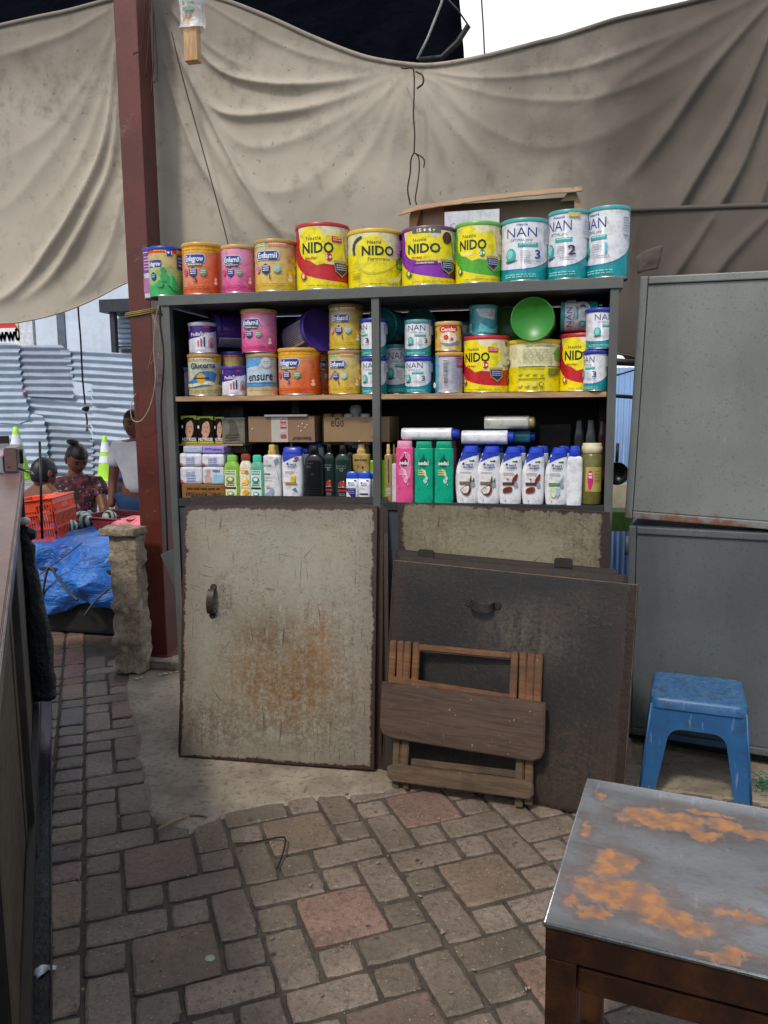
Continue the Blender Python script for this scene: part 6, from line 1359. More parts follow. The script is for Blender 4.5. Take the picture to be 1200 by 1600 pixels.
def px_fit(xl, xr, yt, zb, Yf, round_=True, zoff=0):
    """pixel extents -> centre, radius, height for something standing at height zb with front face near Yf"""
    r = .06
    for _ in range(6):
        Yc = Yf+r; a, b = PY(xl, 600, Yc), PY(xr, 600, Yc); X = (a.x+b.x)/2; th = atan2(X, Yc); w_ = b.x-a.x; r = w_/2*(cos(th) if round_ else 1)*(1 if round_ else .5)
        if not round_: r = min(r, .05)
    H = PY((xl+xr)/2, yt, Yf).z-zb
    return X, Yc, (w_/2*cos(th) if round_ else w_), H
def face(X, Y): return atan2(-X, Y)
def can_px(xl, xr, yt, zb, Yf, design, lid, label, rot=0, rim=True, cat='tin', name='milk_tin', lid_h=.012, tilt=None, group=None, H=None):
    X, Yc, r, h = px_fit(xl, xr, yt, zb, Yf); h = H or h
    t = make_can(name, r, h, design, lid, lid_h=lid_h, loc=(X, Yc, zb+.0008), rz=face(X, Yc)+rot, rim=rim)
    tag(t, label, cat, group); t['top'] = zb+h; return t
z1 = ZT+.0005; F0 = D+.008
YEL = '#e0b81e'
# ---- on top of the shelf
can_px(233, 262, 386, z1-.03+.03, D+.05, altula, '#4a3f9a', 'purple and white tin at the far left end, half hidden by the green one')
can_px(241, 294, 383, z1, F0, enfagreen, '#2f3fa0', 'green and gold tin with red band, first of the tins on top of the shelf', rot=.25)
can_px(293, 353, 377, z1, F0, enfa('Enfagrow', '#c98a50', '#d89a78', '#e0622a', '3'), '#c99a3c', 'orange tin with number 3 on top of the shelf', rot=0)
can_px(353, 404, 381, z1, F0, enfa('Enfamil', '#dc6ca0', '#e6a0c4', '#dc4c90', '', 1), '#c9985a', 'pink tin standing in the row on top of the shelf')
can_px(404, 468, 372, z1, F0, enfa('Enfamil', '#b9925a', '#cdb98c', '#e2bc3c', '1', 2), '#b58a48', 'gold and yellow tin with number 1 on top of the shelf')
can_px(468, 549, 346, z1, F0, nido('red'), '#b0303c', 'largest red and yellow tin in the row on top of the shelf')
can_px(547, 629, 356, z1, F0, nido('plain'), '#d8b028', 'plain yellow tin with green arrow and yellow lid on top of the shelf', rot=.03)
can_px(629, 713, 352, z1, F0, nido('purple'), '#7a3a6a', 'purple and yellow tin with purple lid on top of the shelf')
can_px(711, 781, 345, z1, F0, nido('green', 'kinder', '2+'), '#6ab04a', 'green and yellow tin with green lid on top of the shelf', rot=-.06)
can_px(781, 852, 340, z1, F0, nan('3', '#1f2f9a', -.12), '#4aa0a4', 'white and teal tin with dark blue 3 on top of the shelf')
can_px(852, 913, 327, z1, F0, nan('2', '#3a1f5a', -.32, gold=True), '#4aa0a4', 'white and teal tin with purple 2 on top of the shelf', rot=-.12)
can_px(912, 976, 321, z1, F0, nan('1', '#4ad0e0', -.45), '#4aa0a4', 'white and teal tin with pale 1 at right end on top of the shelf', rot=-.25)
# open carton behind the top tins
CB = NG('corrugated_card'); v = CB.coord(); n = CB.noise(v, 6, 7); w_ = CB.noise(CB.coord('Object', (60, 1, 1)), 3, 2)
CB.set(col=CB.mix(CB.ss(n, .3, .7), lin('#8e7256'), lin('#a5886a')), rough=.85); CB.bump(CB.ma('ADD', w_, n), .2, .003); CBM = CB.m
def carton(xl, xr, yt, zb, Yf, dep, label, design=None, name='carton', flaps=True, base='#937658', cat='carton'):
    a, b = PY(xl, 500, Yf), PY(xr, 500, Yf); H = PY((xl+xr)/2, yt, Yf).z-zb; W_ = b.x-a.x
    t = tag(empty(name, ((a.x+b.x)/2, Yf, zb+.001)), label, cat)
    bm = bmesh.new(); L = bm.loops.layers.float_color.new('Col'); th = .004
    box(bm, -W_/2, W_/2, 0, th, 0, H); box(bm, -W_/2, W_/2, dep-th, dep, 0, H); box(bm, -W_/2, -W_/2+th, th+.0005, dep-th-.0005, 0, H); box(bm, W_/2-th, W_/2, th+.0005, dep-th-.0005, 0, H); box(bm, -W_/2+th, W_/2-th, th+.0005, dep-th-.0005, .001, .004)
    for f in bm.faces:
        for lp in f.loops: lp[L] = (*lin(base), 1)
    if design: cv = Cv(W_/2, H); design(cv); stamp(bm, L, cv, lambda x, y, l: (x, -.0006-LAY*l, y), ())
    me_obj('carton_body', bm, CARDP, t); return t, W_, H
g = NG('printed_card'); a = g.n('ShaderNodeAttribute'); a.attribute_name = 'Col'; v = g.coord(); n = g.noise(v, 9, 7); n2 = g.noise(v, 50, 4)
g.set(col=g.mix(g.ss(n, .3, .75), a.outputs[0], g.mix(.3, a.outputs[0], (.1, .07, .04))), rough=.72); g.bump(g.ma('ADD', n2, g.noise(g.coord('Object', (80, 1, 1)), 2, 1)), .25, .003); CARDP = g.m
t, W_, H_ = carton(642, 893, 316, z1, 3.0, .16, 'open brown cardboard carton behind the tins on the shelf top', lambda cv: cv.rect(-.05, -.042, .3, 1, '#5d4936').rect(-.84, -.58, 0, 1, '#a58a70'), base='#765c46')
bm = bmesh.new(); nfl = 30
V = []
for j in range(5):
    row = []
    for i in range(nfl+1):
        x = -W_/2-.035+(W_+.06)*i/nfl; k = i/nfl; y = .002-.055*j/4; zz = H_-.004+.036*k+.008*sin(k*pi)-.030*j/4-(.012*max(0, .1-k)*8)
        row.append(bm.verts.new((x+.008*fbm(v3((x*9, j, 0)), 2), y+.008*fbm(v3((x*20, j*.7, 2)), 2), zz)))
    V.append(row)
for j in range(4):
    for i in range(nfl): bm.faces.new((V[j][i], V[j][i+1], V[j+1][i+1], V[j+1][i]))
o = me_obj('top_flap', bm, CBM, t, smooth='all'); o.modifiers.new('t', 'SOLIDIFY').thickness = .004
bm = bmesh.new(); prism(bm, [(-W_/2-.006, H_-.17), (-W_/2-.002, H_-.03), (-W_/2+.045, H_-.005)], -.012, -.008); me_obj('side_flap', bm, CBM, t)
bm = bmesh.new(); prism(bm, [(W_/2-.05, H_-.02), (W_/2-.005, H_+.03), (W_/2+.035, H_-.06), (W_/2+.01, H_-.09), (W_/2, H_-.02)], -.03, -.026)
me_obj('side_flap', bm, CBM, t)
def shp(cv): cv.text('S', -.72, .62, .22, '#6a6f78', b=-.02, slant=.3, w=.2); cv.poly([(-.6, .55), (-.2, .50), (-.6, .53)], '#6a6f78')
pw_ = PY(696, 334, 2.97); pw2 = PY(781, 334, 2.97); hh_ = .15
tag(make_pack('paper_sheet', pw2.x-pw_.x, hh_, .0015, shp, '#c9cbd4', (((pw_.x+pw2.x)/2), 2.945, pw_.z-hh_), 0, soft=0), 'white paper sheet with pen marks taped to the brown carton', 'paper')

# ---- middle shelf, left bay
zm = ZM+.0005; Fm = D+.035
can_px(276, 302, 574, zm, D+.14, lilac, '#8f7cc4', 'plain lilac tin in the left corner of the middle shelf')
Hg = can_px(295, 347, 553, zm, Fm, glucerna, '#b0853c', 'gold and blue tin at bottom left of middle shelf', rot=.05)['top']
can_px(298, 341, 503, Hg+.002, Fm+.005, pedia, '#b9b4cc', 'purple and white tin stacked on the gold and blue tin', rot=-.05)
can_px(312, 336, 500, zm+.13, D+.21, purpleside, '#8f8ca8', 'purple tin with shiny lid behind the stacked purple and white one')
can_px(347, 386, 572, zm, Fm, pedia, '#3f2b8a', 'purple and white tin standing beside the pale blue one', rot=0)
can_px(347, 386, 549, zm, D+.13, lambda cv: (cv.rect(-1.7, 1.7, .88, .97, '#cc3322'), cv.lines(-.8, .8, .905, .03, 1, .045, '#f0b030', 4), lambda a, v: '#b5a06a')[2], '#2f3fa0', 'gold tin with red band behind the purple and white one')
He = can_px(386, 434, 552, zm, Fm, ensure, '#b89a5c', 'pale blue and white tin on the middle shelf under the pink one', rot=-.03)['top']
can_px(380, 435, 482, He+.002, Fm-.005, enfa('Enfamil', '#dc6ca0', '#e6a0c4', '#dc4c90', '', 1), '#c9985a', 'pink tin stacked on the pale blue and white tin', rot=-.1)
can_px(436, 502, 543, zm, Fm, enfa('Enfagrow', '#c98a50', '#d8a078', '#e0622a', '3', 0, -.45), '#c99a3c', 'orange tin with number 3 on the middle shelf', rot=-.05)
can_px(488, 519, 547, zm, D+.16, enfa('Enfagrow', '#c98a50', '#c88858', '#b8582a', '', 0, -.1), '#c99a3c', 'orange tin set back between orange and yellow tins')
Hy = can_px(514, 566, 547, zm, Fm, enfa('Enfamil', '#b9925a', '#cdc08c', '#e0ba34', '1', 2, -.45), '#a88a50', 'yellow tin standing on the middle shelf beside the grey upright')['top']
can_px(516, 568, 474, Hy+.002, Fm+.01, enfa('Enfamil', '#8d7348', '#b8a468', '#e6c020', '1', 2, -.3), '#8a7040', 'yellow tin stacked on another yellow tin by the grey upright')
Hn = can_px(565, 604, 558, zm, Fm, nan('3', '#2a3050', -.25, blue=True), '#3a4fc0', 'lower white and teal tin behind the middle grey upright')['top']
can_px(565, 604, 497, Hn+.002, Fm, nan('3', '#2a3050', -1.0, blue=True), '#3a4fc0', 'upper white and teal tin behind the middle grey upright')
# tins lying on their sides
def lying(px, py, Yc, dia_px, length, design, lid, label, mtx_rot, name='milk_tin', lid_h=.012):
    c_ = PY(px, py, Yc); dpth = (c_-v3((0, 0, CH))).dot(v3(tuple(fwd))); r = dia_px*dpth/FPX/2
    m = Matrix.Translation(c_) @ mtx_rot @ Matrix.Translation((0, 0, -length/2)); t = make_can(name, r, length, design, lid, mtx=m, lid_h=lid_h); tag(t, label, 'tin'); return t
RX, RY, RZ = (lambda a: Matrix.Rotation(R(a), 4, 'X')), (lambda a: Matrix.Rotation(R(a), 4, 'Y')), (lambda a: Matrix.Rotation(R(a), 4, 'Z'))
# axis z of the tin turned: RX(90) points lid (+z) toward -y (viewer)
lying(362, 518, D+.22, 54, .15, purpleside, '#4a3590', 'purple tin on its side with its round lid facing out', RZ(-55) @ RX(90), lid_h=.02)
lying(484, 525, D+.17, 66, .17, purpleside, '#3f2b80', 'purple tin lying on its side showing a bar code', RZ(50) @ RX(78) @ RZ(-70), lid_h=.02)
lying(609, 512, D+.27, 52, .16, tealback, '#2f8a92', 'teal tin lying with round lid facing out beside the middle grey upright', RZ(-14) @ RX(90))
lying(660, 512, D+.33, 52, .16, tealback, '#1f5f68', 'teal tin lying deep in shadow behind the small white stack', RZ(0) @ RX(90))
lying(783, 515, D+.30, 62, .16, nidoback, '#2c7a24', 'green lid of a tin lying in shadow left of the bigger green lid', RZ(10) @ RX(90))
lying(835, 503, D+.12, 64, .19, nidoback, '#2f8228', 'big round green lid of a tin lying on top of the yellow ones', RZ(-3) @ RX(90))
can_px(600, 640, 538, zm, D+.15, nan('3', '#1f2f7a', -.1), '#3a9aa0', 'larger white and teal tin set back right of the grey upright', rot=.15)
Hs = can_px(633, 674, 558, zm, Fm, nan('3', '#2a3050', -.28, blue=True), '#3a4fc0', 'lower small white and teal tin of the two-tin stack', rot=0)['top']
can_px(633, 674, 499, Hs+.002, Fm, nan('3', '#2a3050', -.1), '#5a9aa0', 'upper small white and teal tin of the two-tin stack', rot=0)
Hc = can_px(681, 723, 550, zm, Fm, dataside, '#d0a04a', 'tin turned to its silver and lilac bar-code side', rot=0)['top']
can_px(680, 721, 502, Hc+.002, Fm+.002, cerelac, '#d0a860', 'yellow tin with red oval stacked on the bar-code tin')
can_px(674, 700, 556, zm, D+.16, tealback, '#3a7fa0', 'blue tin mostly hidden behind the bar-code tin')
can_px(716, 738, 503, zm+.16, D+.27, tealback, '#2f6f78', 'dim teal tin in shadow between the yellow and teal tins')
Hk = can_px(724, 795, 524, zm, Fm, nido('red'), '#b8282f', 'red and yellow tin on the middle shelf under the teal tin', rot=-.25)['top']
can_px(733, 776, 476, Hk+.002, Fm+.03, tealback, '#3f98a4', 'teal tin showing its back, stacked on a red and yellow tin', rot=0)
can_px(793, 875, 530, zm, Fm, nidoback, '#e0c020', 'yellow tin turned to its printed back on the middle shelf', rot=0)
Hk2 = can_px(873, 946, 520, zm, Fm+.012, nido('red'), '#b8282f', 'red and yellow tin half hidden at the right of the middle shelf', rot=-.0)['top']
Hr = can_px(911, 949, 547, zm, Fm-.03, nan('3', '#3a4aa0', -.45, blue=True), '#3a4fc0', 'lower blue-rimmed white tin beside the right grey upright', rot=-.25)['top']
can_px(913, 958, 481, Hr+.002, Fm-.03, nan('3', '#3a4aa0', .15, blue=True), '#3a4fc0', 'upper blue-rimmed white tin beside the right grey upright', rot=.1)
lying(905, 495, Fm+.085, 46, .13, nan('3', '#2a3050', -.1), '#3a9aa0', 'white and teal tin lying sideways on the red and yellow one', RY(-90) @ RZ(0))

# ---- bottom shelf
zb = ZB+.0008; Fb = D+.012
def boxpx(xl, xr, yt, yb, Yf, dep, design, base, label, name='carton', cat='box', z=None, rot=0, amp=0, soft=.003):
    a, b = PY(xl, (yt+yb)/2, Yf), PY(xr, (yt+yb)/2, Yf); z = PY((xl+xr)/2, yb, Yf).z if z is None else z; H = PY((xl+xr)/2, yt, Yf).z-z
    t = make_pack(name, b.x-a.x, H, dep, design, base, ((a.x+b.x)/2, Yf, z), rot, soft=soft, amp=amp); tag(t, label, cat); t['top'] = z+H; return t
def spec(cv):
    cv.text('SPEC. KP993061', .0, .30, .26, '#3a2a1a', w=1.6, rot=pi, b=.02); cv.lines(-.75, .75, .62, .1, 1, .14, '#4a3622', 5)
H0 = boxpx(284, 352, 757, 777, Fb, .12, spec, '#8a6238', 'small brown carton printed upside down under the white packs', z=zb)['top']
def wipes(c, teddy=False, flat=False):
    def d(cv):
        if flat: cv.lines(-.75, -.1, .5, .3, 1, .22, '#5a5ac0', 3); cv.lines(-.05, .8, .42, .3, 1, .2, '#4a3fa8', 6); return
        if teddy: cv.rect(-.02, .98, .05, .55, '#9ec4dc'); cv.poly(c2([(-.7, .1), (-.8, .4), (-.6, .55), (-.7, .8), (-.4, .85), (-.2, .75), (-.3, .5), (-.1, .3), (-.2, .1)], 4), '#cfa79c'); cv.text('wipes', .3, .78, .2, '#4a6ab0', w=.7, b=.02); return
        cv.text('pads', .0, .64, .24, c, w=.75, b=.03, slant=.2); cv.lines(-.4, .4, .42, .14, 3, .08, '#7f93c4', 3); cv.ell(-.82, .14, .09, .12, '#cc4a6a')
    return d
xA, xB = (280, 315), (315, 350)
w1 = boxpx(281, 316, 729, 757, Fb+.004, .10, wipes('#8a9ad0'), '#d4d4dc', 'lower left white pack above the brown carton', 'wipes_pack', 'pack', z=H0+.001, amp=.001, soft=.01)['top']
w2 = boxpx(316, 350, 729, 757, Fb+.004, .10, wipes('#8a9ad0', True), '#cdd5de', 'white pack with teddy bear and pale blue patch', 'wipes_pack', 'pack', z=H0+.001, amp=.001, soft=.01)['top']
w3 = boxpx(280, 315, 708, 729, Fb+.004, .10, wipes('#8a9ad0'), '#dadae2', 'upper left white pack under the pale blue flat pack', 'wipes_pack', 'pack', z=w1+.001, amp=.001, soft=.01)['top']
w4 = boxpx(315, 350, 709, 729, Fb+.004, .10, wipes('#8a9ad0'), '#dcdce4', 'upper right white pack under the lilac flat pack', 'wipes_pack', 'pack', z=w2+.001, amp=.001, soft=.01)['top']
boxpx(286, 316, 697, 708, Fb+.004, .09, None, '#a9b9d0', 'pale blue flat pack on the left white packs', 'wipes_pack', 'pack', z=w3+.001, soft=.005)
boxpx(316, 350, 697, 708, Fb+.004, .09, wipes('', flat=True), '#9a8fd4', 'lilac flat pack on the right white packs', 'wipes_pack', 'pack', z=w4+.001, soft=.005)
def dye(cv):
    cv.rect(-.98, .98, .86, .985, '#9cb83a'); cv.poly([(-.98, .2), (.98, .2), (.98, .8), (.5, .92), (-.6, .92), (-.98, .7)], '#14130f')
    cv.poly(c2([(-.35, .28), (-.55, .5), (-.35, .75), (0, .86), (.45, .75), (.55, .5), (.35, .3), (.1, .18)], 4), '#c99c80'); cv.poly(c2([(-.6, .3), (-.75, .6), (-.4, .88), (.1, .93), (.5, .86), (.1, .80), (-.3, .70), (-.42, .5)], 4), '#17110f')
    cv.ell(-.08, .60, .07, .018, '#3a2218'); cv.ell(.28, .60, .07, .018, '#3a2218'); cv.ell(.10, .42, .12, .022, '#a8443c'); cv.poly([(-.5, .2), (-.2, .3), (.1, .18)], '#b98c70')
    cv.text('NUTRISSE', 0, .15, .11, '#f0f0e4', w=1.7, b=.02); cv.rect(-.98, .98, .0, .07, '#b8b42a'); cv.ell(-.8, .6, .1, .06, '#e8e8e0')
zd = PY(300, 693, D+.06).z
bm = bmesh.new(); box(bm, -.115, .19, 0, .14, 0, .006); o = me_obj('card_tray', bm, CBM); o.location = PY(308, 692, D+.05); o.location.z = zd-.0075; tag(o, 'thin card tray under the hair colour boxes', 'tray')
boxpx(283, 308, 649, 690, D+.062, .05, dye, '#1c1a14', 'leftmost black and green hair colour box, its face brightly lit', 'hair_colour_box', z=zd)
boxpx(308, 334, 650, 690, D+.066, .05, dye, '#1c1a14', 'middle black and green hair colour box', 'hair_colour_box', z=zd)
boxpx(335, 350, 651, 690, D+.075, .05, dye, '#1c1a14', 'narrow visible hair colour box right of the middle one', 'hair_colour_box', z=zd)
boxpx(347, 382, 652, 692, D+.070, .07, lambda cv: (cv.poly(c2([(-.8, .2), (-.3, .5), (-.5, .9), (.2, .8), (.5, .3), (.1, .1)], 4), '#5d5a50'), cv.lines(-.7, .6, .3, .1, 3, .04, '#3f3c34', 4)), '#77736a', 'grey-brown crumpled box wrapped in film beside the hair colour boxes', z=zd, amp=.004)
boxpx(352, 384, 693, 708, D+.09, .06, None, '#54493a', 'torn brown card scrap between packs and the shampoo', 'card_scrap', 'card', amp=.01)
boxpx(279, 380, 633, 652, D+.30, .05, None, '#6a6e6e', 'grey flat box lying dim at the back above the hair colour boxes', 'flat_box', amp=.002)
boxpx(455, 467, 625, 646, D+.34, .02, None, '#74787a', 'narrow grey strip standing in the dark behind the cartons', 'strip', 'strip')
def beier(cv): cv.rect(-.30, .20, .0, 1.0, '#b9b4ac'); [cv.rect(-.02, .16, y, y+.16, '#a8404a') for y in (.72, .52, .14)]; cv.lines(0, .15, .80, .2, 3, .05, '#e8c8c8', 3); cv.text('Beiersdorf', .62, .14, .13, '#3a2c20', w=.55, rot=pi, b=.02); [cv.poly([(x, y), (x+.03, y+.05), (x+.05, y)], '#e8e4dc') for x, y in ((.5, .6), (.62, .7), (.7, .55), (.58, .42), (.76, .66), (-.9, .5))]
carton(383, 488, 651, PY(440, 691, D+.06).z, D+.06, .20, 'brown carton with grey tape and red print above the shampoo', beier, base='#8a6f55')
bm = bmesh.new(); box(bm, -.085, .085, 0, .03, 0, .008, .001); o = me_obj('white_strip', bm, M('a9a6a2', .5)); o.location = PY(446, 651, D+.05); tag(o, 'pale flat strip lying on the taped brown carton', 'strip')
def ego(cv): cv.text('eGo', -.58, .80, .36, '#2a2018', w=.40, b=.012); cv.rect(-.95, .95, .0, .015, '#5d4936'); cv.rect(.42, .70, .20, .66, '#7d6248'); cv.rect(.435, .685, .23, .63, '#94785a'); cv.lines(.12, .4, .8, .1, 1, .03, '#6d5640', 3); [cv.poly([(x, y), (x+.05, y+.06), (x+.06, y)], '#ece8e0') for x, y in ((.6, .38), (.58, .08), (.05, .02))]
t, w_, h_ = carton(503, 607, 652, PY(555, 691, D+.07).z, D+.07, .20, 'brown open carton marked eGo, full of bottles', ego, base='#8f7455')
zc = t.location.z+h_
for k, (x, c, r_, lab) in enumerate(((513, '#8d7a3c', .022, 'dull gold bottle cap showing at left of the open carton'), (529, '#96823f', .022, 'second dull gold bottle cap showing in the open carton'), (545, '#b9bcc0', .020, 'white jar lid leaning in the open carton left of the tall one'), (571, '#c4c6ca', .020, 'white jar lid at the right end of the open carton'))):
    p_ = PY(x, 650, D+.13); bm = bmesh.new(); lathe(bm, [(0, -.10), (r_*1.1, -.10), (r_*1.1, -.004), (r_*.9, 0), (r_*.9, .014), (r_*.7, .018), (0, .019)], 24); o = me_obj('bottle', bm, M(c, .35, bump=0)); o.location = (p_.x, D+.13, zc-.006); tag(o, lab, 'bottle')
p_ = PY(556, 640, D+.15); bm = bmesh.new(); lathe(bm, [(0, -.12), (.026, -.12), (.026, -.01), (.018, .0), (.02, .01), (.024, .028), (.018, .044), (0, .048)], 24); o = me_obj('bottle', bm, M('9a9ea4', .4, bump=0)); o.location = (p_.x, D+.15, zc); tag(o, 'tallest grey-white rounded bottle in the open carton', 'bottle')

# bottles
P_STRAIGHT = [(0, 0, .90, .90), (.015, 0, .98, .98), (.3, 0, 1, 1), (.62, 0, .98, .98), (.74, 0, .90, .9), (.82, 0, .66, .66), (.86, 0, .50, .5)]
CAPR = [(.855, 0, .52, .52), (.86, 0, .60, .60), (.97, 0, .58, .58), (.985, 0, .54, .54), (1, 0, .3, .3)]
HSP = [(0, .03, .86, .9), (.02, .03, .90, .97), (.2, 0, .97, 1), (.42, -.02, .99, 1), (.60, .02, .95, 1), (.72, .10, .86, .98), (.82, .18, .76, .94), (.875, .215, .71, .9)]
HSC = [(.87, .215, .70, .88), (.90, .23, .685, .86), (.96, .28, .62, .8), (.99, .30, .58, .74), (1, .30, .5, .6)]
def hs(kind='coco'):
    def d(cv):
        cv.poly([(-.72, .72), (-.6, .725), (0, .79), (.5, .825), (.94, .84), (.94, .90), (-.9, .90), (-.8, .75)], '#1f3fb4')
        cv.ell(.52, .745, .10, .018, '#2f6a5a'); cv.rect(.18, .48, .735, .755, '#2f6a5a'); cv.ell(-.30, .692, .10, .022, '#1f2f7a'); cv.text('head &', .20, .685, .036, '#3a4a9a', w=.60, b=.02); cv.text('shoulders', .12, .645, .040, '#3a4a9a', w=.86, b=.02); cv.lines(-.3, .5, .60, .03, 1, .008, '#8a94c4', 4)
        c1, c2_ = {'coco': ('#7a5c48', '#5d3a26'), 'choc': ('#5a3024', '#7c3a28'), 'pepino': ('#4c8a4a', '#9ab4cc'), 'lemon': ('#a58a2e', '#e0c21e')}[kind]
        cv.lines(-.55, .35, .54, .03, 2 if kind != 'coco' else 1, .012, '#c48a7a' if kind != 'pepino' else '#7aba7a', 5); cv.lines(-.55, -.35, .47, .03, 1, .01, '#b8bcc0', 4)
        if kind in ('coco', 'choc', 'pepino'):
            cv.rect(-.62, .55, .335, .385, c1); cv.rect(-.58, .2, .35, .37, tuple(c*1.6 for c in lin(c1))); cv.ell(.50, .34, .17, .045, '#9a9ea4')
        if kind == 'coco': cv.poly(c2([(.20, .38), (.35, .5), (.42, .38), (.6, .46), (.62, .38)], 3), '#3f6a3a'); cv.poly(c2([(-.55, .24), (-.2, .30), (.1, .33), (.35, .30), (.30, .2), (.0, .14), (-.35, .17)], 5), '#6a3c28'); cv.poly(c2([(-.50, .235), (-.2, .285), (.1, .31), (.20, .27), (.05, .19), (-.3, .18)], 5), '#ece8e4')
        if kind == 'choc': cv.poly(c2([(.15, .38), (.25, .46), (.62, .54), (.60, .45), (.4, .39)], 4), c2_); cv.poly(c2([(-.6, .2), (-.55, .27), (-.1, .31), (.2, .29), (.1, .22), (-.3, .2)], 4), c2_); cv.ell(-.2, .44, .1, .015, '#7c3a28')
        if kind == 'pepino': cv.poly(c2([(.1, .38), (.35, .42), (.65, .52), (.6, .42)], 4), c2_); cv.ell(-.2, .22, .3, .09, '#c9d8a8'); cv.ell(-.2, .22, .22, .065, '#e0e8c4'); cv.poly(c2([(0, .3), (.3, .3), (.35, .2), (.1, .12)], 3), '#a9c0d8')
        if kind == 'lemon': cv.rect(-.6, .5, .30, .345, c1); cv.ell(.2, .40, .22, .06, c2_); cv.ell(.3, .46, .10, .04, '#efd64a'); cv.poly(c2([(.1, .2), (.4, .24), (.6, .16)], 3), '#4a86b0')
        cv.ell(-.35, .06, .05, .012, '#5a6a9a'); cv.lines(.2, .6, .06, .03, 1, .008, '#9aa0b4', 4)
    return d
def bot(xl, xr, yt, Yf, name, prof, body, design, cap, capcol, label, p=2.6, dep=.5, z=None, rot=0, cat='shampoo bottle', yb=None, **kw):
    a, b = PY(xl, 740, Yf+.02), PY(xr, 740, Yf+.02); W_ = b.x-a.x; T_ = W_*dep; z = zb if z is None else z; H = PY((xl+xr)/2, yt, Yf).z-z
    t = make_bottle(name, W_, H, T_, prof, body, design, cap, capcol, p, ((a.x+b.x)/2, Yf+T_/2, z), rot, **kw); tag(t, label, cat); return t
def gar(kind):
    def d(cv):
        bg_ = {'lime': '#dfe6c4', 'white': '#f0ead4', 'mint': '#d8ece4'}[kind]; ac = {'lime': '#7a8a20', 'white': '#e0a82a', 'mint': '#2f8a72'}[kind]
        cv.poly(rrect2(-.82, .62, .04, .66, .12, .03), bg_); cv.lines(-.7, .5, .61, .05, 2, .03, ac, 4); cv.ell(-.1, .44, .5, .075, ac if kind != 'white' else '#f4d87a'); cv.ell(-.1, .455, .3, .04, bg_); cv.rect(-.75, .55, .235, .275, '#2f3020' if kind != 'white' else '#e8d060'); cv.lines(-.6, .4, .35, .04, 2, .02, '#8a4a3a' if kind == 'lime' else ac, 5); cv.ell(-.1, .13, .42, .05, ac); cv.ell(-.1, .13, .3, .03, bg_)
        if kind == 'white': cv.ell(.25, .60, .3, .04, '#d07a1e'); cv.ell(.3, .4, .25, .06, '#f0c830'); cv.ell(.1, .16, .5, .05, '#e8a41e')
    return d
bot(351, 377, 711, Fb, 'shampoo_bottle', P_STRAIGHT, '#86b83a', gar('lime'), CAPR, '#7ac04a', 'lime green shampoo bottle with pale green cap')
bot(366, 377, 712, D+.10, 'shampoo_bottle', P_STRAIGHT, '#d8c07a', None, CAPR, '#d89a1e', 'bottle with orange cap just behind the lime green one')
bot(376, 396, 709, Fb, 'shampoo_bottle', P_STRAIGHT, '#e6ddc8', gar('white'), [(z_, a_, b_*1.25, c_*1.25) for z_, a_, b_, c_ in CAPR], '#8a3a1e', 'cream shampoo bottle with red-brown cap')
bot(392, 415, 711, Fb-.004, 'shampoo_bottle', P_STRAIGHT, '#5fae92', gar('mint'), CAPR, '#3fc4a4', 'mint green shampoo bottle with turquoise cap')
PANT = [(0, 0, .92, .92), (.02, 0, .98, .98), (.4, 0, 1, 1), (.72, 0, 1, 1), (.79, 0, .96, .96), (.815, 0, .6, .7), (.82, 0, .4, .5)]
PANC = [(.815, 0, .40, .5), (.82, 0, .44, .55), (.895, 0, .44, .55), (.9, 0, .34, .44), (.985, 0, .34, .44), (1, 0, .28, .36)]
def pant(cv): cv.text('PANTENE', -.42, .62, .04, '#7a7a80', w=.95, b=.01); cv.ell(-.5, .70, .1, .03, '#c9ccd0'); cv.poly(c2([(.35, .72), (.75, .76), (.85, .68), (.55, .60), (.75, .45), (.88, .3), (.80, .46), (.50, .60), (.40, .68)], 4), '#93a4b4'); cv.lines(-.8, -.1, .46, .05, 1, .02, '#3a3f48', 5); cv.lines(-.8, .1, .40, .05, 2, .012, '#a9adb4', 6); cv.poly(c2([(-.8, .1), (-.3, .16), (.1, .24), (.3, .14), (0, .06), (-.6, .03)], 4), '#8fa9bc'); cv.poly(c2([(-.6, .2), (-.4, .28), (-.1, .22)], 3), '#c9b49a')
bot(413, 440, 695, Fb, 'shampoo_bottle', PANT, '#dcdcde', pant, PANC, '#c9a95c', 'white shampoo bottle with gold cap and grey ribbon print', p=3)
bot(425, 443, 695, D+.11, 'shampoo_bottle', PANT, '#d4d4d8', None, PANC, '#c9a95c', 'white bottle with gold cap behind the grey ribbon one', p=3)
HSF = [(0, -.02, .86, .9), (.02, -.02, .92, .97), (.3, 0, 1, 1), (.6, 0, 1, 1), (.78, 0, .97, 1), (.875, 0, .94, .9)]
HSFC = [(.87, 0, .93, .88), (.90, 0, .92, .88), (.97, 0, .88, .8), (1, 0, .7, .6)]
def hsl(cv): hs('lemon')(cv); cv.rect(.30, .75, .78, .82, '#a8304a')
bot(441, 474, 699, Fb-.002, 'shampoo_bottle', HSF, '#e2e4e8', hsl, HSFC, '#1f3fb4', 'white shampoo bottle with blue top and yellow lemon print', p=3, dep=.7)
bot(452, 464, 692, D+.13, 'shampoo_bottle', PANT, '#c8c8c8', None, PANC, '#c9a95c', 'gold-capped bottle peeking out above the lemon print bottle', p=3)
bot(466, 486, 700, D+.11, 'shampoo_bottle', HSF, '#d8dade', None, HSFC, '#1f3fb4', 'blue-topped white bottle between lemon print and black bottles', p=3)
bot(482, 508, 688, D+.16, 'shampoo_bottle', HSF, '#b9c0c4', None, [(z_, a_, b_, c_) for z_, a_, b_, c_ in HSFC], '#2a5ac8', 'grey-white bottle with blue shoulder behind the black bottle', p=2.4)
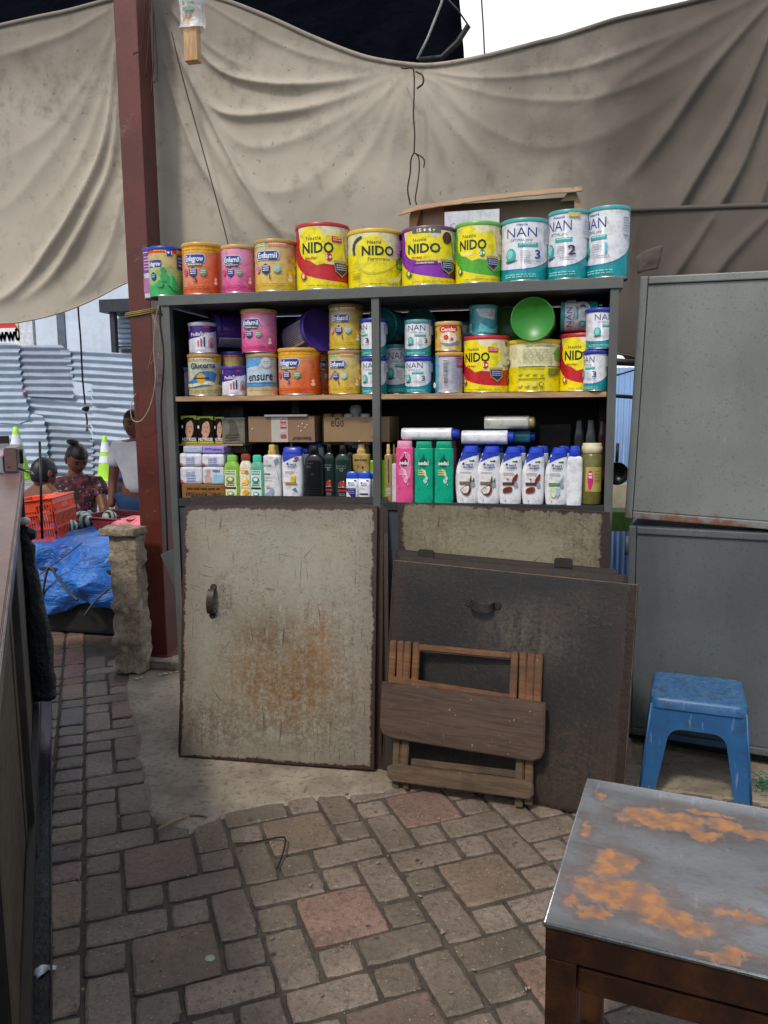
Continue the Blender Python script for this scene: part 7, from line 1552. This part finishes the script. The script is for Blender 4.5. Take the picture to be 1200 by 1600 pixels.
bot(422, 434, 690, D+.22, 'shampoo_bottle', PANT, '#b8b4b8', None, PANC, '#c4c0c4', 'dim pale bottle at the back left of the gold-capped bottles', p=3)
BLKP = [(0, 0, .93, .93), (.02, 0, .99, .98), (.4, 0, 1, 1), (.68, 0, .99, 1), (.76, 0, .92, .96), (.82, 0, .66, .8), (.845, 0, .44, .6)]
BLKC = [(.835, 0, .42, .56), (.84, 0, .44, .6), (.97, 0, .40, .56), (1, 0, .34, .46)]
def ax(cv): cv.rect(-.7, -.2, .60, .645, '#3a3d42'); cv.lines(-.7, .0, .68, .04, 1, .012, '#5a5d62', 4); cv.rect(-.25, .05, .46, .51, '#2d3034'); cv.lines(-.6, .4, .22, .05, 4, .012, '#26282c', 5)
def dk(cv): cv.lines(-.7, .5, .62, .04, 2, .018, '#6a7470', 4); cv.ell(-.05, .56, .22, .03, '#8f9a96'); cv.ell(-.05, .56, .15, .02, '#2c3f3c'); cv.poly(c2([(-.5, .28), (-.3, .34), (.2, .36), (.4, .28), (.1, .25)], 3), '#b0382c'); cv.rect(-.55, .55, .165, .20, '#b8283a'); cv.lines(-.5, .45, .24, .035, 1, .016, '#9aa4a0', 5); cv.lines(-.4, .4, .12, .03, 2, .014, '#7a8480', 3)
bot(477, 507, 697, Fb, 'shampoo_bottle', BLKP, '#141618', ax, BLKC, '#0c0c0d', 'matt black shampoo bottle with short black neck', p=2.8)
bot(507, 525, 694, Fb+.02, 'shampoo_bottle', BLKP, '#1b2e2b', dk, BLKC, '#0e1111', 'left of the two dark green bottles with red print', p=2.8)
bot(524, 549, 696, Fb+.004, 'shampoo_bottle', BLKP, '#1d332f', dk, BLKC, '#0e1111', 'right of the two dark green bottles with red print', p=2.8)
bot(541, 556, 693, D+.12, 'shampoo_bottle', BLKP, '#15181a', None, BLKC, '#0c0c0d', 'black-capped bottle behind the right dark green bottle', p=2.8)
GOLD = [(0, 0, .93, .93), (.02, 0, .99, .98), (.5, 0, 1, 1), (.78, 0, 1, 1), (.815, 0, .8, .9), (.83, 0, .46, .6)]
GOLC = [(.82, 0, .46, .6), (.825, 0, .50, .64), (.90, 0, .50, .64), (.905, 0, .40, .5), (.985, 0, .40, .5), (1, 0, .3, .4)]
def gd(cv): cv.lines(-.7, .7, .70, .04, 1, .03, '#5d4f2a', 5); cv.ell(-.3, .60, .1, .03, '#8a7038'); cv.ell(.25, .58, .1, .03, '#6d3f2a'); cv.ell(-.1, .5, .4, .06, '#b49a58')
bot(552, 579, 694, D+.075, 'shampoo_bottle', GOLD, '#b59c5c', gd, GOLC, '#cdb072', 'gold bottle with gold cap behind the small blue-topped pair', p=2.6)
bot(568, 582, 694, D+.15, 'shampoo_bottle', GOLD, '#a98f50', None, GOLC, '#c4a868', 'gold-capped bottle set behind the gold bottle', p=2.6)
bot(577, 588, 707, D+.09, 'shampoo_bottle', GOLD, '#7ab82a', None, None, '#7ab82a', 'bright green bottle edge left of the middle grey upright', p=3)
def hsm(k):
    def d(cv):
        cv.ell(-.45, .62, .12, .03, '#1f2f7a'); cv.text('head &', .05, .63, .05, '#3a4a9a', w=.7, b=.02); cv.text('shoulders', 0, .56, .05, '#3a4a9a', w=1.0, b=.02); cv.rect(.3, .75, .68, .72, '#2f6a5a' if k else '#b03a5a')
        if k: cv.poly([(-.8, .44), (.65, .44), (.6, .1), (-.1, .16), (-.8, .36)], '#1f2f7a'); cv.lines(-.5, .5, .38, .06, 3, .02, '#d88a9a', 4)
        else: cv.rect(-.75, .65, .22, .27, '#1f2450'); cv.lines(-.6, .2, .42, .04, 1, .015, '#a9bca9', 4); cv.poly([(.3, .12), (.7, .16), (.5, .08)], '#4a6ab0')
    return d
SMP = [(0, 0, .95, .95), (.02, 0, 1, 1), (.5, 0, 1, 1), (.76, 0, .98, .98)]; SMC = [(.755, 0, .98, .98), (.80, 0, 1, 1), (.93, 0, .97, .97), (.97, 0, .9, .9), (1, 0, .7, .7)]
bot(541, 561, 737, Fb+.002, 'shampoo_bottle', SMP, '#e0e4ea', hsm(1), SMC, '#1f4fc0', 'small white bottle with blue top and dark blue front patch', p=3.2, smooth_prof=False)
bot(561, 580, 737, Fb+.002, 'shampoo_bottle', SMP, '#e2e6ec', hsm(0), SMC, '#1f4fc0', 'small white bottle with blue top and thin dark stripe', p=3.2, smooth_prof=False)
bot(577, 590, 738, Fb+.03, 'shampoo_bottle', SMP, '#dce0e6', None, SMC, '#1f4fc0', 'small blue-topped white bottle tucked against the grey upright', p=3.2, smooth_prof=False)
bot(596, 604, 706, Fb+.015, 'shampoo_bottle', GOLD, '#7ab82a', None, None, '#7ab82a', 'narrow bright green bottle right of the middle grey upright', p=3)
def bar(cv): cv.rect(-.6, .6, .1, .24, '#b9b49a'); [cv.rect(-.5+k*.1, -.46+k*.1, .11, .22, '#2d2a20') for k in range(10)]; cv.rect(-.2, .2, .35, .75, '#5a5c3a')
bot(602, 614, 694, Fb+.01, 'shampoo_bottle', GOLD, '#9a8650', bar, GOLC, '#cdb072', 'gold-capped bottle with bar code beside the green edge', p=3)
bot(614, 620, 694, D+.10, 'shampoo_bottle', GOLD, '#a28c54', None, GOLC, '#b89c5c', 'gold-capped bottle behind the pink one', p=3)
bot(614, 621, 712, Fb+.01, 'shampoo_bottle', GOLD, '#cdc4d4', None, None, '#cdc4d4', 'slim pale lilac bottle edge left of the pink bottle', p=3)
SEDP = [(0, 0, .96, .95), (.015, 0, 1, .98), (.3, 0, .98, 1), (.6, 0, 1, 1), (.86, 0, 1, 1), (.885, 0, .95, .95), (.89, 0, .8, .85)]
SEDC = [(.885, 0, .80, .84), (.89, 0, .83, .88), (.985, 0, .80, .85), (1, 0, .76, .8)]
def sed(c, c2_, c3):
    def d(cv):
        if c3: cv.poly(c2([(-.5, .62), (-.4, .76), (.1, .82), (.6, .78), (.8, .60), (.6, .42), (.2, .30), (-.2, .42)], 5), c3)
        cv.ell(0, .655, .46, .078, c); cv.poly(c2([(-.25, .70), (-.05, .76), (.05, .80), (.12, .74), (.22, .70)], 3), c); cv.text('sedal', 0, .65, .062, '#f2f4f4', w=1.05, b=.035)
        cv.lines(-.55, .2, .52, .035, 3, .02, c2_, 4); cv.poly(c2([(-.2, .56), (.2, .52), (.35, .4), (.1, .45)], 3), c2_); cv.ell(.2, .36, .2, .045, '#a8e0d0' if not c3 else '#e8a8c8'); cv.ell(.35, .40, .12, .03, '#c8ece0' if not c3 else '#f0c0d8'); cv.ell(.42, .30, .05, .012, '#e8f0ec')
    return d
bot(619, 647, 689, Fb, 'shampoo_bottle', SEDP, '#e0568e', sed('#8a1f4a', '#f4c0d8', '#ee86b2'), SEDC, '#e8a0c0', 'bright pink shampoo bottle with pale pink cap', p=3)
bot(648, 678, 690, Fb, 'shampoo_bottle', SEDP, '#12a884', sed('#0f6a48', '#d8d49a', None), SEDC, '#16a27e', 'left of the two bright green shampoo bottles', p=3)
bot(679, 709, 690, Fb, 'shampoo_bottle', SEDP, '#12a884', sed('#0f6a48', '#d8d49a', None), SEDC, '#16a27e', 'right of the two bright green shampoo bottles', p=3)
bot(664, 683, 689, D+.11, 'shampoo_bottle', SEDP, '#b84a7a', None, SEDC, '#a85a7c', 'pink bottle behind the two green ones', p=3)
bot(696, 714, 689, D+.09, 'shampoo_bottle', SEDP, '#b0507e', None, SEDC, '#a85a7c', 'pink bottle behind and right of the two green ones', p=3)
for k, (a_, b_, kind, lab) in enumerate(((712, 749, 'coco', 'first white and blue bottle with coconut print, beside the green bottles'), (744, 782, 'coco', 'second white and blue bottle with coconut print'), (779, 816, 'choc', 'first white and blue bottle with brown pod print'), (815, 851, 'choc', 'second white and blue bottle with brown pod print'), (851, 887, 'pepino', 'white and blue bottle with green cucumber print'))):
    bot(a_, b_, 697+k*.6, Fb-.004, 'shampoo_bottle', HSP, '#e4e6ea', hs(kind), HSC, '#1a3cc0', lab, p=3, dep=.55)
for k, (a_, b_) in enumerate(((735, 756), (765, 788), (800, 822), (835, 857), (870, 890))):
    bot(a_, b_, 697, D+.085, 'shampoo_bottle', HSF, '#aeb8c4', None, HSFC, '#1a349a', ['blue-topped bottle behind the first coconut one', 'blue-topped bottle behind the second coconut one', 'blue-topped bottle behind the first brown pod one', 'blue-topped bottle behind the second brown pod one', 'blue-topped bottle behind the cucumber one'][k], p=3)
P6 = [(0, 0, .9, .95), (.02, 0, .95, 1), (.4, 0, 1, 1), (.68, .02, .98, 1), (.79, .04, .9, .95), (.83, .02, .62, .8)]
bot(885, 910, 697, Fb-.004, 'shampoo_bottle', P6, '#e6e9ee', None, [(.80, -.04, .62, .84), (.84, -.04, .68, .9), (.95, -.04, .62, .85), (1, -.04, .5, .6)], '#1a3cc0', 'plain white bottle with blue cap turned backwards', p=2.6)
# jar at the right end
g = NG('olive_liquid'); g.set(col=(.17, .15, .06), rough=.12, coat=.4); g.bump(g.noise(g.coord(), 20), .05); OLV = g.m
X, Yc, r_, H_ = px_fit(911, 945, 693, zb, Fb)
t = tag(empty('shampoo_jar', (X, Yc, zb), face(X, Yc)), 'round olive-brown jar with cream lid and pink oval label', 'jar')
bm = bmesh.new(); L = bm.loops.layers.float_color.new('Col'); lathe(bm, [(0, .001), (r_*.95, .001), (r_, .006), (r_, H_*.80), (r_*.9, H_*.84), (0, H_*.84)], 48)
for f in bm.faces:
    for lp in f.loops: lp[L] = (*lin('#6b6a35'), 1)
cv = Cv(r_, H_); cv.rect(-.55, 1.2, .22, .62, '#b3a558'); cv.poly(c2([(-.35, .38), (-.3, .52), (-.1, .57), (.12, .52), (.18, .38), (.05, .28), (-.1, .25), (-.25, .28)], 5), '#cc2f80'); cv.lines(-.25, .08, .49, .05, 2, .035, '#f4d8e8', 3); cv.lines(.3, .9, .55, .05, 4, .012, '#8a7d3a', 5)
stamp(bm, L, cv, lambda x, y, l: ((r_+LAY*(l+1))*sin(x/r_), -(r_+LAY*(l+1))*cos(x/r_), y), [k*2*pi/64*r_ for k in range(-18, 19)]); me_obj('printed_body', bm, print_mat(), t)
bm = bmesh.new(); lathe(bm, [(r_*.9, H_*.835), (r_*.98, H_*.845), (r_*.98, H_*.94), (r_*.90, H_*.955), (r_*.90, H_*.985), (r_*.86, H_), (0, H_)], 48); me_obj('lid', bm, M('cfc9a4', .4, bump=0), t)
# lying bottles
def lay(xl, xr, yt, yb, Yf, body, cap, label, prof, capp, design=None, tilt=0, zbot=None):
    a, b = PY(xl, (yt+yb)/2, Yf), PY(xr, (yt+yb)/2, Yf); Ln_ = b.x-a.x; zt_ = PY((xl+xr)/2, yt, Yf).z; zb_ = PY((xl+xr)/2, yb, Yf).z if zbot is None else zbot; th = zt_-zb_
    # bottle local: width x, thickness y, height z -> lying: z->+X, thickness vertical
    m = Matrix(((0, 0, 1, a.x), (-1, 0, 0, Yf+th*.9), (0, -1, 0, (zt_+zb_)/2), (0, 0, 0, 1))) @ RX(tilt)
    t = make_bottle('shampoo_bottle', th*1.8, Ln_, th, prof, body, design, capp, cap, 3, mtx=m); tag(t, label, 'shampoo bottle'); return t
LP_ = [(0, 0, .8, .9), (.02, 0, .95, 1), (.3, 0, 1, 1), (.7, 0, 1, 1), (.86, 0, .98, 1), (.875, 0, .8, .8)]; LC_ = [(.87, 0, .7, .74), (.88, 0, .74, .8), (.98, 0, .7, .76), (1, 0, .6, .6)]
def dots(cv): cv.ell(-.7, .45, .3, .06, '#3a2420'); cv.ell(-.8, .60, .2, .03, '#2a2a30'); cv.ell(-.8, .75, .15, .02, '#2a2a40')
lay(627, 716, 669, 688, Fb+.01, '#e4e6ec', '#1f3fb4', 'white bottle lying on the pink and green bottles', LP_, LC_, dots)
lay(721, 803, 673, 695, Fb+.012, '#dfe3ec', '#1f3fa8', 'white bottle lying on the blue-topped bottles', LP_, LC_, dots)
lay(775, 836, 673, 693, D+.10, '#3f8a9c', '#1f3fa0', 'teal bottle with blue cap lying behind the white lying one', LP_, LC_)
lay(757, 836, 650, 671, D+.05, '#b9bcb4', '#9a8a5a', 'pearl grey bottle lying uppermost with dull gold cap', LP_, [(.87, 0, .8, .85), (.90, 0, .86, .92), (.97, 0, .8, .86), (1, 0, .6, .6)])
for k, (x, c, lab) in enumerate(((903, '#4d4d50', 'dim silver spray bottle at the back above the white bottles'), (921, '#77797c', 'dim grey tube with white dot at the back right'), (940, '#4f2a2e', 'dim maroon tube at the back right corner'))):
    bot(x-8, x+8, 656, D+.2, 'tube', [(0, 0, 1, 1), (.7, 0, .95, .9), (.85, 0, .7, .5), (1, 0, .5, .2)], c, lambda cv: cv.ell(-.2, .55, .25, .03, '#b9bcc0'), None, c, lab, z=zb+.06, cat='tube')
bm = bmesh.new(); box(bm, -.5, .10, .0, .12, 0, .058); o = me_obj('shelf_riser', bm, M('15181a', .8)); o.location = (xr-.15, D+.17, zb); tag(o, 'dark riser board at the back of the bottom shelf', 'board')
boxpx(842, 893, 662, 695, D+.22, .08, None, '#2a2224', 'dark maroon wrapped box at the back of the bottom shelf', 'wrapped_box', amp=.004, z=zb+.06)
for o in list(bpy.data.objects):
    if 'top' in o: del o['top']
